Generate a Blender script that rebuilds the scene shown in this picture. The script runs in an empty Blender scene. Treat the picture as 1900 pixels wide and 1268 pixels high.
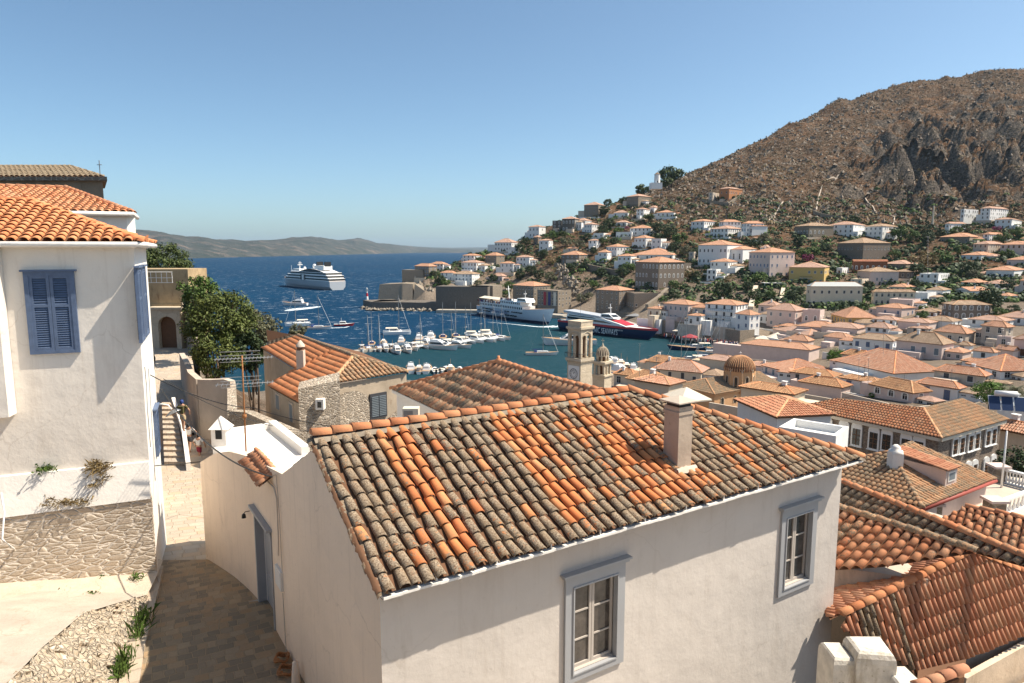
import bpy, math, random
from mathutils import Vector, Matrix, noise
import numpy as np
R = math.radians
random.seed(7)
# ---------------------------------------------------------------- camera, sky, sun, exposure
scene = bpy.context.scene
H = 42.0                                    # eye height above the sea
PITCH = R(7.66)
cam_d = bpy.data.cameras.new("camera"); cam = bpy.data.objects.new("camera", cam_d)
scene.collection.objects.link(cam); scene.camera = cam
cam.location = (0, 0, H); cam.rotation_euler = (R(90) - PITCH, 0, 0)
cam_d.sensor_width = 36; cam_d.lens = 24.0; cam_d.clip_start = 0.2; cam_d.clip_end = 60000
SUN_EL, SUN_AZ = R(54), R(4)               # azimuth from +X towards +Y
sdir = Vector((math.cos(SUN_EL)*math.cos(SUN_AZ), math.cos(SUN_EL)*math.sin(SUN_AZ), math.sin(SUN_EL)))
world = bpy.data.worlds.new("World"); scene.world = world; world.use_nodes = True
wn = world.node_tree.nodes; wl = world.node_tree.links
bg = wn['Background']; sky = wn.new('ShaderNodeTexSky'); sky.sky_type = 'NISHITA'
sky.sun_disc = False; sky.sun_elevation = SUN_EL; sky.sun_rotation = R(90) - SUN_AZ
sky.air_density = 0.7; sky.dust_density = 1.3; sky.ozone_density = 5.0; sky.altitude = 0
tint = wn.new('ShaderNodeMix'); tint.data_type = 'RGBA'; tint.blend_type = 'MULTIPLY'; tint.inputs[0].default_value = 1
tint.inputs[7].default_value = (.93, .97, .84, 1); wl.new(sky.outputs[0], tint.inputs[6]); wl.new(tint.outputs[2], bg.inputs[0]); bg.inputs[1].default_value = 0.115
sun_d = bpy.data.lights.new("sun", 'SUN'); sun = bpy.data.objects.new("sun", sun_d)
scene.collection.objects.link(sun); sun_d.energy = 4.5; sun_d.angle = R(0.53); sun_d.color = (1.0, 0.90, 0.76)
sun.rotation_euler = sdir.to_track_quat('Z', 'Y').to_euler(); sun.location = (60, 20, 120)
vs = scene.view_settings; vs.view_transform = 'Standard'; vs.look = 'None'; vs.exposure = 0.85; vs.gamma = 1
scene.cycles.max_bounces = 6; scene.cycles.diffuse_bounces = 4
COL = scene.collection

# ---------------------------------------------------------------- helpers
FPX = 24.0/36*1900; CP, SP = math.cos(PITCH), math.sin(PITCH)
def ray(px, py):
    a = px-950.0; b = 634.0-py
    return Vector((a, FPX*CP + b*SP, -FPX*SP + b*CP))
def PY(px, py, Y):                           # world point seen at a pixel, Y metres ahead
    d = ray(px, py); return Vector((0, 0, H)) + d*(Y/d.y)
def PZ(px, py, z):                           # ... at world height z
    d = ray(px, py); return Vector((0, 0, H)) + d*((z-H)/d.z)
def PP(px, py, O, N):                        # ... on a plane
    d = ray(px, py); c = Vector((0, 0, H)); return c + d*((O-c).dot(N)/d.dot(N))
def V(*a): return Vector(a)
Z = V(0, 0, 1)

def tag(o, label=None, cat=None, group=None, kind=None):
    if label: o['label'] = label
    if cat: o['category'] = cat
    if group: o['group'] = group
    if kind: o['kind'] = kind
    return o
def thing(name, label, cat, loc=(0, 0, 0), rz=0, group=None):
    o = bpy.data.objects.new(name, None); COL.objects.link(o); o.location = loc; o.rotation_euler = (0, 0, rz)
    o.empty_display_size = .3
    return tag(o, label, cat, group)
def wmat(o):
    m = o.matrix_basis.copy()
    while o.parent: o = o.parent; m = o.matrix_basis @ m
    return m
class MB:
    def __init__(s): s.v = []; s.f = []; s.mi = []; s.uv = []; s.at = []; s.sm = []
    def face(s, pts, mi=0, uv=None, at=0.0, sm=False):
        n = len(s.v); s.v.extend(Vector(p) for p in pts); s.f.append(tuple(range(n, n+len(pts))))
        s.mi.append(mi); s.uv.append(uv); s.at.append(at); s.sm.append(sm)
    def mesh(s, vs, fs, mi=0, at=0.0, sm=False, uvs=None):
        n = len(s.v); s.v.extend(Vector(p) for p in vs)
        for f in fs:
            s.f.append(tuple(n+i for i in f)); s.mi.append(mi); s.at.append(at); s.sm.append(sm)
            s.uv.append([uvs[i] for i in f] if uvs else None)
    def box(s, x0, x1, y0, y1, z0, z1, mi=0, M=None):
        vs = [V(x, y, z) for z in (z0, z1) for y in (y0, y1) for x in (x0, x1)]
        if M: vs = [M @ v for v in vs]
        s.mesh(vs, [(0, 2, 3, 1), (4, 5, 7, 6), (0, 1, 5, 4), (1, 3, 7, 5), (3, 2, 6, 7), (2, 0, 4, 6)], mi)
    def prism(s, plan, z0, tops, mi=0, bottom=True):
        n = len(plan)
        if not isinstance(tops, (list, tuple)): tops = [tops]*n
        vs = [V(p[0], p[1], z0) for p in plan] + [V(p[0], p[1], t) for p, t in zip(plan, tops)]
        fs = [(i, (i+1) % n, n+(i+1) % n, n+i) for i in range(n)] + [tuple(range(n, 2*n))]
        if bottom: fs.append(tuple(reversed(range(n))))
        s.mesh(vs, fs, mi)
    def tube(s, pts, r, n=6, mi=0, cap=True, r2=None):
        pts = [Vector(p) for p in pts]; k = len(pts); vs = []
        for i, p in enumerate(pts):
            d = (pts[min(i+1, k-1)] - pts[max(i-1, 0)]).normalized()
            a = d.cross(Z) if abs(d.z) < .98 else d.cross(V(1, 0, 0)); a.normalize(); b = d.cross(a)
            rr = r if r2 is None else r + (r2-r)*i/(k-1)
            for j in range(n):
                t = 2*math.pi*j/n; vs.append(p + a*(rr*math.cos(t)) + b*(rr*math.sin(t)))
        fs = [(i*n+j, i*n+(j+1) % n, (i+1)*n+(j+1) % n, (i+1)*n+j) for i in range(k-1) for j in range(n)]
        if cap: fs += [tuple(reversed(range(n))), tuple(range((k-1)*n, k*n))]
        s.mesh(vs, fs, mi, sm=n > 5)
    def lathe(s, prof, c=(0, 0, 0), n=16, mi=0, ph=0, sm=True, a0=0, a1=2*math.pi):
        c = Vector(c); vs = []; full = a1-a0 > 6.28; m = n if full else n+1
        for r, z in prof:
            for j in range(m):
                t = a0 + ph + (a1-a0)*j/n; vs.append(c + V(r*math.cos(t), r*math.sin(t), z))
        fs = [(i*m+j, i*m+(j+1) % m, (i+1)*m+(j+1) % m, (i+1)*m+j) for i in range(len(prof)-1) for j in range(n)]
        s.mesh(vs, fs, mi, sm=sm)
    def build(s, name, mats, parent=None, world=False):
        me = bpy.data.meshes.new(name)
        vs = s.v
        if world and parent is not None:
            inv = wmat(parent).inverted(); vs = [inv @ v for v in vs]
        me.from_pydata([tuple(v) for v in vs], [], s.f)
        if not isinstance(mats, (list, tuple)): mats = [mats]
        for m in mats: me.materials.append(m)
        me.polygons.foreach_set('material_index', s.mi)
        me.polygons.foreach_set('use_smooth', s.sm)
        if any(u is not None for u in s.uv):
            ul = me.uv_layers.new(name='UVMap'); flat = []
            for f, u in zip(s.f, s.uv):
                for i in range(len(f)):
                    flat.extend(u[i] if u else (0, 0))
            ul.data.foreach_set('uv', flat)
        if any(s.at):
            a = me.attributes.new('lich', 'FLOAT', 'FACE'); a.data.foreach_set('value', s.at)
        me.update()
        o = bpy.data.objects.new(name, me); COL.objects.link(o)
        if parent is not None: o.parent = parent
        return o
def kids(o): return [c for c in bpy.data.objects if c.parent == o]
def copy_tree(o, loc=None, rz=None, label=None, tree=None):
    def cp(src, par):
        c = src.copy(); COL.objects.link(c)
        if par is not None: c.parent = par
        for ch in KID.get(src.name, ()): cp(ch, c)
        return c
    if o.name not in KID:
        def reg(x):
            KID[x.name] = kids(x)
            for k in KID[x.name]: reg(k)
        reg(o)
    r = cp(o, None)
    if loc is not None: r.location = loc
    if rz is not None: r.rotation_euler.z = rz
    if label: r['label'] = label
    return r
KID = {}

# ---------------------------------------------------------------- materials
class NT:
    def __init__(s, name):
        s.m = bpy.data.materials.new(name); s.m.use_nodes = True
        s.t = s.m.node_tree; s.b = s.t.nodes['Principled BSDF']; s.l = s.t.links
    def n(s, ty, **k):
        o = s.t.nodes.new('ShaderNode'+ty)
        for a, b in k.items():
            if a.startswith('i_'): s.put(o.inputs[a[2:].replace('_', ' ')], b)
            else: setattr(o, a, b)
        return o
    def put(s, sock, v):
        if isinstance(v, bpy.types.NodeSocket): s.l.new(v, sock)
        elif isinstance(v, (tuple, list)) and len(v) == 3 and sock.type == 'RGBA': sock.default_value = (*v, 1)
        else: sock.default_value = v
    def coord(s, out='Object', scale=None):
        c = s.n('TexCoord').outputs[out]
        if scale:
            m = s.n('Mapping'); s.l.new(c, m.inputs[0]); m.inputs['Scale'].default_value = scale; c = m.outputs[0]
        return c
    def noise(s, scale, detail=4, rough=.6, vec=None, dist=0):
        o = s.n('TexNoise', i_Scale=scale, i_Detail=detail, i_Roughness=rough, i_Distortion=dist)
        s.l.new(vec or s.coord(), o.inputs['Vector']); return o.outputs['Fac']
    def ramp(s, fac, stops, interp='LINEAR'):
        o = s.n('ValToRGB'); s.l.new(fac, o.inputs[0]); cr = o.color_ramp; cr.interpolation = interp
        while len(cr.elements) < len(stops): cr.elements.new(.5)
        for e, (p, c) in zip(cr.elements, stops):
            e.position = p; e.color = (*c, 1) if isinstance(c, (tuple, list)) else (c, c, c, 1)
        return o.outputs[0]
    def mix(s, f, a, b, mode='MIX'):
        o = s.n('Mix', data_type='RGBA', blend_type=mode)
        s.put(o.inputs[0], f); s.put(o.inputs[6], a); s.put(o.inputs[7], b); return o.outputs[2]
    def math(s, op, a, b=0.0):
        o = s.n('Math', operation=op); s.put(o.inputs[0], a); s.put(o.inputs[1], b); return o.outputs[0]
    def bump(s, h, strength=.5, dist=.02, prev=None):
        o = s.n('Bump', i_Strength=strength, i_Distance=dist); s.l.new(h, o.inputs['Height'])
        if prev: s.l.new(prev, o.inputs['Normal'])
        return o.outputs[0]
    def out(s, col, rough=.8, nrm=None, spec=.3, metal=0):
        s.put(s.b.inputs['Base Color'], col); s.put(s.b.inputs['Roughness'], rough)
        s.b.inputs['Specular IOR Level'].default_value = spec; s.b.inputs['Metallic'].default_value = metal
        if nrm: s.l.new(nrm, s.b.inputs['Normal'])
        return s.m
MATS = {}
def plain(name, col, rough=.6, spec=.4, metal=0, var=.12, vs=1.5):
    if name in MATS: return MATS[name]
    t = NT(name); f = t.noise(vs, 4)
    c = t.mix(f, tuple(x*(1-var) for x in col), tuple(min(1, x*(1+var)) for x in col))
    MATS[name] = t.out(c, rough, None, spec, metal); return MATS[name]
def stucco(name, col, stain=(.45, .38, .3), amt=.25, fine=.25, scale=.6, dark=None, b=.35, crack=0):
    t = NT(name); co = t.coord()
    big = t.noise(scale, 5, .65, co); c = t.mix(t.ramp(big, [(.3, 0.0), (.75, 1.0)]), col, tuple(x*(1-amt*.45) for x in col))
    st = t.noise(1.3, 6, .7, t.coord('Object', (1.4, 1.4, .35)))
    c = t.mix(t.math('MULTIPLY', t.ramp(st, [(.56, 0.0), (.72, 1.0)]), amt), c, stain)
    sp = t.noise(9, 3, .6, co)
    c = t.mix(t.math('MULTIPLY', t.ramp(sp, [(.67, 0.0), (.72, 1.0)]), amt*.9), c, stain)
    if crack:
        vm = t.n('VectorMath', operation='MULTIPLY_ADD'); wn_ = t.n('TexNoise', i_Scale=1.1, i_Detail=5.0); t.l.new(co, wn_.inputs['Vector']); t.l.new(wn_.outputs['Color'], vm.inputs[0]); vm.inputs[1].default_value = (1.1, 1.1, 1.1); t.l.new(co, vm.inputs[2])
        ve = t.n('TexVoronoi', feature='DISTANCE_TO_EDGE', i_Scale=.42); t.l.new(vm.outputs[0], ve.inputs['Vector'])
        ck = t.math('MULTIPLY', t.ramp(ve.outputs['Distance'], [(0.0, 1.0), (.0035, .7), (.009, 0.0)]), t.ramp(t.noise(.5, 2, .5, co), [(.5, 0.0), (.6, 1.0)])); c = t.mix(t.math('MULTIPLY', ck, crack), c, stain)
        pz = t.ramp(t.noise(.8, 4, .55, t.coord('Object', (1, 1, 2.2))), [(.55, 0.0), (.575, 1.0)]); c = t.mix(t.math('MULTIPLY', pz, .22), c, tuple(x*.86 for x in col))
        dr = t.noise(1.0, 5, .7, t.coord('Object', (7, 7, .28))); c = t.mix(t.math('MULTIPLY', t.ramp(dr, [(.55, 0.0), (.75, 1.0)]), .28), c, stain)
    n = t.bump(t.noise(14, 6, .6, co), b, .02); n = t.bump(t.noise(1.6, 3, .5, co), .35, .08, n)
    return t.out(c, .9, n, .15)
def stone(name, c1, c2, mortar, scale=3.2, bump=.8, asp=1.7, mw=.06):
    t = NT(name); co = t.coord('Object', (1, 1, asp)); wob = t.n('TexNoise', i_Scale=1.7, i_Detail=2.0)
    t.l.new(co, wob.inputs['Vector']); v = t.n('VectorMath', operation='MULTIPLY_ADD')
    t.l.new(wob.outputs['Color'], v.inputs[0]); v.inputs[1].default_value = (.35, .35, .35); t.l.new(co, v.inputs[2])
    vo = t.n('TexVoronoi', i_Scale=scale); t.l.new(v.outputs[0], vo.inputs['Vector'])
    ve = t.n('TexVoronoi', feature='DISTANCE_TO_EDGE', i_Scale=scale); t.l.new(v.outputs[0], ve.inputs['Vector'])
    sep = t.n('SeparateColor'); t.l.new(vo.outputs['Color'], sep.inputs[0])
    c = t.mix(sep.outputs[0], c1, c2); f = t.noise(11, 5, .7); c = t.mix(t.math('MULTIPLY', f, .55), c, tuple(x*.45 for x in c1))
    edge = t.ramp(ve.outputs['Distance'], [(0.0, 1.0), (mw, 1.0), (mw*1.7, 0.0)])
    c = t.mix(edge, c, mortar)
    hgt = t.math('ADD', t.ramp(ve.outputs['Distance'], [(0.0, 0.0), (.16, 1.0)]), t.math('MULTIPLY', f, .7))
    return t.out(c, .95, t.bump(hgt, bump, .06), .1)
def roof_near(name, cols, lich=.0, lcol=((.055, .045, .034), (.42, .35, .25))):
    """clay tiles, one island per tile; face attribute lich raises the lichen"""
    t = NT(name); g = t.n('NewGeometry'); co = t.coord()
    n = len(cols); base = t.ramp(g.outputs['Random Per Island'], [(i/(n-1)*.98, c) for i, c in enumerate(cols)])
    f1 = t.noise(7, 5, .65, co); base = t.mix(t.math('MULTIPLY', f1, .5), base, tuple(x*.55 for x in cols[0]))
    at = t.n('Attribute', attribute_name='lich')
    f2 = t.noise(16, 6, .75, co); f3 = t.noise(2.2, 4, .6, co)
    thr = t.math('ADD', t.math('ADD', t.math('MULTIPLY', at.outputs['Fac'], .42), lich*.42), t.math('MULTIPLY', t.math('SUBTRACT', f3, .5), .45))
    m = t.ramp(t.math('ADD', t.math('SUBTRACT', f2, .72), thr), [(.0, 0.0), (.07, 1.0)])
    f4 = t.noise(38, 3, .7, co)
    lc = t.mix(t.ramp(f4, [(.36, 0.0), (.62, 1.0)]), lcol[0], lcol[1])
    lc = t.mix(t.ramp(t.noise(5, 3, .6, co), [(.35, 0.0), (.7, .6)]), lc, (.24, .17, .10))
    c = t.mix(t.math('MULTIPLY', m, .93), base, lc)
    nn = t.bump(t.noise(30, 5, .7, co), .45, .012); nn = t.bump(m, .35, .01, nn)
    return t.out(c, .9, nn, .15)
def roof_far(name, cols, dirt=.4):
    """clay tiles from the UV map in metres: u along the eave, v down the slope"""
    t = NT(name); uv = t.n('UVMap').outputs[0]
    br = t.n('TexBrick', offset=0.0); t.l.new(uv, br.inputs['Vector'])
    br.inputs['Scale'].default_value = 1; br.inputs['Brick Width'].default_value = .25; br.inputs['Row Height'].default_value = .4
    br.inputs['Mortar Size'].default_value = .0; br.inputs['Color1'].default_value = (0, 0, 0, 1); br.inputs['Color2'].default_value = (1, 1, 1, 1)
    n = len(cols); base = t.ramp(br.outputs['Color'], [(i/(n-1)*.98, c) for i, c in enumerate(cols)])
    co = t.coord(); d = t.noise(.45, 5, .65, co); base = t.mix(t.math('MULTIPLY', t.ramp(d, [(.38, 0.0), (.7, 1.0)]), dirt), base, (.17, .125, .08))
    base = t.mix(t.math('MULTIPLY', t.noise(3, 4, .7, co), .3), base, (.12, .08, .05))
    sx = t.n('SeparateXYZ'); t.l.new(uv, sx.inputs[0])
    w = t.math('ABSOLUTE', t.math('SINE', t.math('MULTIPLY', sx.outputs[0], math.pi/.25)))
    gap = t.ramp(w, [(.0, 1.0), (.28, 0.0)]); base = t.mix(t.math('MULTIPLY', gap, .55), base, (.05, .035, .025))
    row = t.math('FRACT', t.math('MULTIPLY', sx.outputs[1], 2.5))
    hgt = t.math('ADD', w, t.math('MULTIPLY', row, .3))
    return t.out(base, .9, t.bump(hgt, .9, .09), .1)

M = {}
M['white'] = stucco('white_stucco', (.80, .76, .70), amt=.10)
M['whitef'] = stucco('white_wall_far', (.78, .77, .74), amt=.18)
M['peach'] = stucco('cream_stucco', (.72, .61, .51), amt=.14)
M['lefth'] = stucco('left_house_stucco', (.84, .77, .68), (.5, .42, .34), amt=.3, scale=.35, b=.25, crack=.35)
M['bounce_yard'] = plain('pale_bounce_paving', (.48, .43, .37), .9)
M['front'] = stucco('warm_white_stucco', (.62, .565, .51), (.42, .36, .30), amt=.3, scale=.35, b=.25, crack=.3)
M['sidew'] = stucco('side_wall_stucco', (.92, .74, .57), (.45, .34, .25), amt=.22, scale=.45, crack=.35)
M['pink'] = stucco('pink_wall', (.66, .53, .47), amt=.3)
M['cream'] = stucco('cream_wall_far', (.66, .56, .43), amt=.3)
M['yellow'] = stucco('yellow_wall', (.62, .42, .16), amt=.2)
M['rust'] = stucco('orange_wall', (.46, .21, .10), amt=.3)
M['apric'] = stucco('apricot_wall', (.62, .37, .20), amt=.25)
M['old'] = stucco('old_plaster', (.52, .42, .31), (.26, .18, .11), amt=.75)
M['aged'] = stucco('aged_plaster', (.62, .52, .42), (.30, .25, .2), amt=.6)
M['stone'] = stone('rubble_stone', (.34, .28, .21), (.20, .16, .125), (.33, .28, .22), 2.2, .5)
M['dark'] = stone('grey_stone', (.175, .15, .125), (.11, .095, .08), (.20, .175, .15), 2.2, .5)
M['brown'] = stone('brown_stone', (.26, .20, .155), (.19, .15, .12), (.30, .25, .2), 2.4, .4)
M['brick'] = stone('red_brick', (.30, .10, .05), (.22, .08, .04), (.30, .16, .1), 3.0, .3)
M['rubble'] = stone('pale_rubble', (.58, .48, .37), (.34, .27, .20), (.66, .57, .46), 5.0, 1.0, 1.7, .07)
M['masonry'] = stone('painted_masonry', (.68, .57, .45), (.60, .49, .37), (.80, .71, .60), 2.9, .8, 2.6, .05)
M['ashlar'] = stone('tower_marble', (.72, .61, .46), (.62, .52, .38), (.48, .40, .30), .9, .3, 1.6, .015)
OR = [(.66, .27, .13), (.72, .34, .18), (.58, .22, .11), (.70, .38, .22), (.62, .30, .16)]
M['t_main'] = roof_near('weathered_clay_tiles', [(.64, .22, .08), (.60, .24, .10), (.66, .34, .16), (.54, .19, .08), (.68, .28, .11)], 0, ((.035, .03, .024), (.40, .34, .25)))
M['t_orange'] = roof_near('orange_clay_tiles', OR, .12)
M['t_fresh'] = roof_near('new_orange_tiles', [(.70, .27, .12), (.74, .32, .15), (.64, .23, .10), (.76, .36, .18)], .02)
M['t_mixed'] = roof_near('mixed_clay_tiles', [(.68, .32, .17), (.70, .42, .24), (.56, .26, .14), (.72, .50, .31), (.64, .30, .16)], .30)
M['t_red'] = roof_near('red_clay_tiles', [(.58, .26, .15), (.64, .32, .19), (.52, .22, .13), (.66, .37, .22)], .12)
M['tt_o'] = roof_near('town_orange_tiles', [(.62, .32, .2), (.68, .40, .27), (.55, .27, .17), (.66, .44, .31)], .12)
M['tt_p'] = roof_near('town_pink_tiles', [(.54, .32, .23), (.60, .39, .30), (.48, .27, .2), (.58, .42, .33)], .2)
M['t_tan'] = roof_near('tan_clay_tiles', [(.52, .28, .15), (.60, .36, .2), (.44, .24, .13), (.56, .3, .16)], .3)
M['t_under'] = plain('bedding_and_belfry_shade', (.16, .085, .05), .95, .1)
M['ridge'] = roof_near('ridge_tiles', [(.66, .26, .12), (.72, .34, .17), (.60, .22, .1)], .1)
M['ridgeo'] = roof_near('old_ridge_tiles', [(.58, .3, .16), (.66, .4, .22), (.5, .24, .12)], .35)
M['r_o'] = roof_far('orange_roof_far', [(.60, .31, .19), (.68, .39, .26), (.54, .27, .17)], .25)
M['r_p'] = roof_far('pink_roof_far', [(.54, .34, .26), (.62, .41, .32), (.48, .29, .22)], .3)
M['r_n'] = roof_far('tan_roof_far', [(.44, .31, .21), (.52, .38, .27), (.38, .26, .18)], .55)
M['r_r'] = roof_far('red_roof_far', [(.42, .16, .10), (.48, .2, .12), (.37, .14, .09)], .3)
M['r_g'] = plain('grey_sheet_roof', (.36, .38, .37), .6)
M['glass'] = plain('dark_glass', (.025, .028, .03), .12, .6)
M['glassf'] = plain('far_window_glass', (.022, .022, .024), .5, .15)
M['wframe'] = plain('white_joinery', (.74, .71, .66), .6)
M['gframe'] = plain('grey_blue_joinery', (.34, .345, .355), .55)
M['shB'] = plain('blue_paint', (.10, .14, .225), .5, var=.35, vs=6)
M['shG'] = plain('grey_shutter_paint', (.17, .2, .22), .6)
M['shD'] = plain('dark_shutter_paint', (.055, .055, .06), .6)
M['wood'] = plain('brown_wood', (.16, .08, .04), .7, var=.3, vs=4)
M['metal'] = plain('grey_metal', (.3, .3, .3), .4, .5, .6)
M['black'] = plain('black_metal', (.02, .02, .02), .5)
M['rusty'] = plain('rusty_metal', (.33, .14, .05), .8, var=.5, vs=9)
M['wpaint'] = plain('white_paint', (.8, .79, .76), .35, .5, var=.03)
M['navy'] = plain('navy_paint', (.012, .03, .085), .3, .5)
M['redp'] = plain('red_paint', (.5, .02, .03), .4, .5)
M['canvas'] = plain('pale_canvas', (.68, .6, .48), .9)
M['gcanvas'] = plain('grey_canvas', (.25, .25, .25), .9)
M['cloth_b'] = plain('blue_cloth', (.04, .07, .2), .9)
M['teak'] = plain('teak_deck', (.35, .22, .12), .7)
M['concrete'] = stucco('concrete', (.42, .38, .32), amt=.5)
M['trunk'] = plain('bark', (.12, .085, .06), .95, .1, var=.4, vs=5)
# ---------------------------------------------------------------- terrain
def zp(y, Y): return PY(950, y, Y).z
def prof(*a):
    out = []
    for e in a: out.append((e[0], zp(e[2], e[0])) if len(e) == 3 else e)
    return out
P_ = 'p'
NEARL = [(0, 31), (6, 31), (20, 31.4), (28, 30.2), (39, 29.2), (45, 29.4), (73, 31), (110, 28)]
COLS = [
 (-900, prof((0, 34), (60, 36), (200, 20), (300, -5))),
 (60, prof(*NEARL, (160, 22), (260, -5))),
 (330, prof(*NEARL[:-1], (95, 27), (150, 12), (230, -5))),
 (470, prof((0, 31), (20, 30.5), (40, 29), (80, 24), (150, 9), (225, -5))),
 (600, prof((0, 31), (20, 30), (40, 28.5), (80, 21), (150, 8), (215, 1.5), (226, -5))),
 (745, prof((0, 31), (15, 30), (40, 26), (75, 19), (140, 9), (200, 3), (212, 1.5), (218, -5))),
 (790, prof((0, 31), (15, 30), (40, 26), (75, 19), (140, 9), (200, 3), (210, 1.5), (216, -5), (503, -5), (515, 8), (540, 21), (580, 24), (640, 10), (700, -5))),
 (870, prof((0, 31), (15, 30), (40, 26), (75, 19), (140, 9), (200, 3), (210, 1.5), (216, -5), (505, -5), (514, 2), (530, 12), (565, P_, 500), (620, P_, 474), (700, 30), (800, -5))),
 (940, prof((0, 31), (15, 29.5), (40, 25), (75, 18), (140, 9), (200, 3), (210, 1.5), (216, -5), (485, -5), (495, 2), (515, 10), (550, P_, 505), (600, P_, 475), (655, P_, 455), (740, 38), (860, -5))),
 (1000, prof((0, 31), (15, 29.5), (40, 25), (75, 18), (140, 9), (200, 3), (212, 1.5), (218, -5), (462, -5), (470, 2), (490, 4), (510, 14), (560, P_, 480), (620, P_, 450), (690, P_, 425), (780, 50), (950, -5))),
 (1060, prof((0, 31), (15, 29.5), (40, 25), (75, 18), (140, 9), (200, 3), (218, 1.5), (224, -5), (440, -5), (448, 1.5), (470, 3), (500, P_, 520), (560, P_, 470), (630, P_, 430), (700, P_, 405), (800, 60), (1000, -5))),
 (1120, prof((0, 31), (15, 29.5), (40, 25), (75, 18), (140, 9), (200, 3), (224, 1.5), (230, -5), (405, -5), (412, 1.5), (440, 3), (470, P_, 538), (540, P_, 475), (630, P_, 420), (720, P_, 385), (820, 80), (1050, 0))),
 (1200, prof((0, 31), (15, 29), (40, 24), (75, 17), (140, 9), (200, 3), (228, 1.5), (234, -5), (345, -5), (352, 1.5), (380, 4), (425, P_, 540), (530, P_, 470), (630, P_, 410), (700, P_, 372), (770, P_, 350), (850, 110), (1100, 30), (1400, 0))),
 (1290, prof((0, 31), (15, 28), (40, 23), (75, 17), (140, 10), (200, 4), (244, 1.5), (250, -5), (308, -5), (315, 1.5), (345, 5), (410, P_, 540), (500, P_, 480), (590, P_, 420), (660, P_, 370), (820, P_, 313), (900, 140), (1300, 20))),
 (1385, prof((0, 31), (15, 28), (40, 22), (75, 17), (140, 10), (200, 4), (262, 1.5), (268, -3), (278, -3), (284, 1.5), (320, 8), (390, P_, 540), (470, P_, 480), (560, P_, 420), (620, P_, 385), (750, P_, 310), (880, P_, 268), (960, 180), (1400, 40))),
 (1440, prof((0, 31), (15, 28), (40, 22), (75, 17), (140, 10), (200, 5), (270, 2), (290, 3), (320, 8), (390, P_, 540), (470, P_, 480), (560, P_, 420), (630, P_, 380), (760, P_, 300), (920, P_, 233), (1000, 200), (1400, 60))),
 (1530, prof((0, 31), (15, 27), (40, 21), (75, 16), (140, 11), (200, 7), (260, 6), (310, 10), (390, P_, 540), (470, P_, 480), (560, P_, 420), (640, P_, 370), (800, P_, 270), (970, P_, 185), (1050, 230), (1500, 60))),
 (1620, prof((0, 31), (15, 27), (40, 20), (75, 16), (150, 12), (200, 10), (260, 9), (320, 12), (390, P_, 540), (480, P_, 480), (570, P_, 420), (660, P_, 365), (820, P_, 260), (1000, P_, 160), (1100, 250), (1500, 80))),
 (1760, prof((0, 31), (15, 27), (40, 20), (75, 16), (150, 12.5), (200, 11.5), (280, 12), (370, P_, 540), (460, P_, 480), (550, P_, 420), (640, P_, 375), (800, P_, 265), (1000, P_, 135), (1150, 270), (1500, 100))),
 (1900, prof((0, 31), (15, 27), (40, 20), (75, 16), (150, 14), (210, 13), (290, 13.5), (370, P_, 540), (450, P_, 480), (540, P_, 420), (640, P_, 370), (800, P_, 260), (1000, P_, 121), (1200, 300), (1600, 140))),
 (2500, prof((0, 31), (15, 27), (40, 22), (75, 18), (150, 16), (290, 18), (400, 30), (600, 80), (1000, 260), (1600, 200))),
]
CR = [(x-950)/1258.0 for x, _ in COLS]
CP_ = [(np.array([p[0] for p in pr], float), np.array([p[1] for p in pr], float)) for _, pr in COLS]
YS = np.arange(0, 1700, 1.0)
TAB = np.array([np.interp(YS, a, b) for a, b in CP_])
# soften the knots away from the shore
for i in range(len(TAB)):
    k = np.ones(21)/21; sm = np.convolve(np.pad(TAB[i], 10, 'edge'), k, 'valid')
    wgt = np.clip((np.minimum(sm, TAB[i])-8)/8, 0, 1); wgt[:90] = 0; TAB[i] = TAB[i]*(1-wgt)+sm*wgt
def T0(X, Y):
    if Y < 1: Y = 1.0
    if Y > 1690: return -5
    r = X/Y; r = min(max(r, CR[0]), CR[-1]-1e-6)
    i = np.searchsorted(CR, r, side='right')-1; i = max(0, min(i, len(CR)-2))
    f = (r-CR[i])/(CR[i+1]-CR[i]); j = int(Y); g = Y-j
    a = TAB[i][j]*(1-g)+TAB[i][j+1]*g; b = TAB[i+1][j]*(1-g)+TAB[i+1][j+1]*g
    return a*(1-f)+b*f
def T(X, Y):
    z = T0(X, Y)
    if z > 60 and Y > 520:
        k = min(1, (z-60)/40.0)
        p = V(X*.014, Y*.014, 3.3); rg = 1-abs(noise.fractal(p, .8, 2.1, 4))*1.6
        z += k*(rg*7-3.5)
        r = X/Y; c = math.exp(-((r-.66)/.14)**2) * math.exp(-((z-150)/75.0)**2)
        c += .8*math.exp(-((r-.56)/.07)**2)*math.exp(-((z-120)/35.0)**2); st = (z + noise.noise(V(X*.02, Y*.02, 1))*22)/26.0; fr = st-math.floor(st)
        z += c*(min(1, fr*1.0)**3*28 - 13) + c*noise.fractal(V(X*.06, Y*.03, 9), .7, 2.2, 4)*20
        z += k*noise.fractal(V(X*.08, Y*.08, 5), .9, 2.2, 3)*1.6
    elif z > 20 and Y > 480:
        z += noise.fractal(V(X*.05, Y*.05, 5), .9, 2.2, 3)*.8
    return z
def onground(px, py, Ymin=55, Ymax=1300):
    d = ray(px, py); Y = Ymin; st = 2.0
    while Y < Ymax:
        p = V(0, 0, H)+d*(Y/d.y)
        if p.z < T0(p.x, p.y): return p
        Y += st
    return V(0, 0, H)+d*(600/d.y)
rs = np.concatenate([np.arange(-1.47, -.2, .03), np.arange(-.2, .85, .0052), np.arange(.85, 1.24, .02)])
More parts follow.
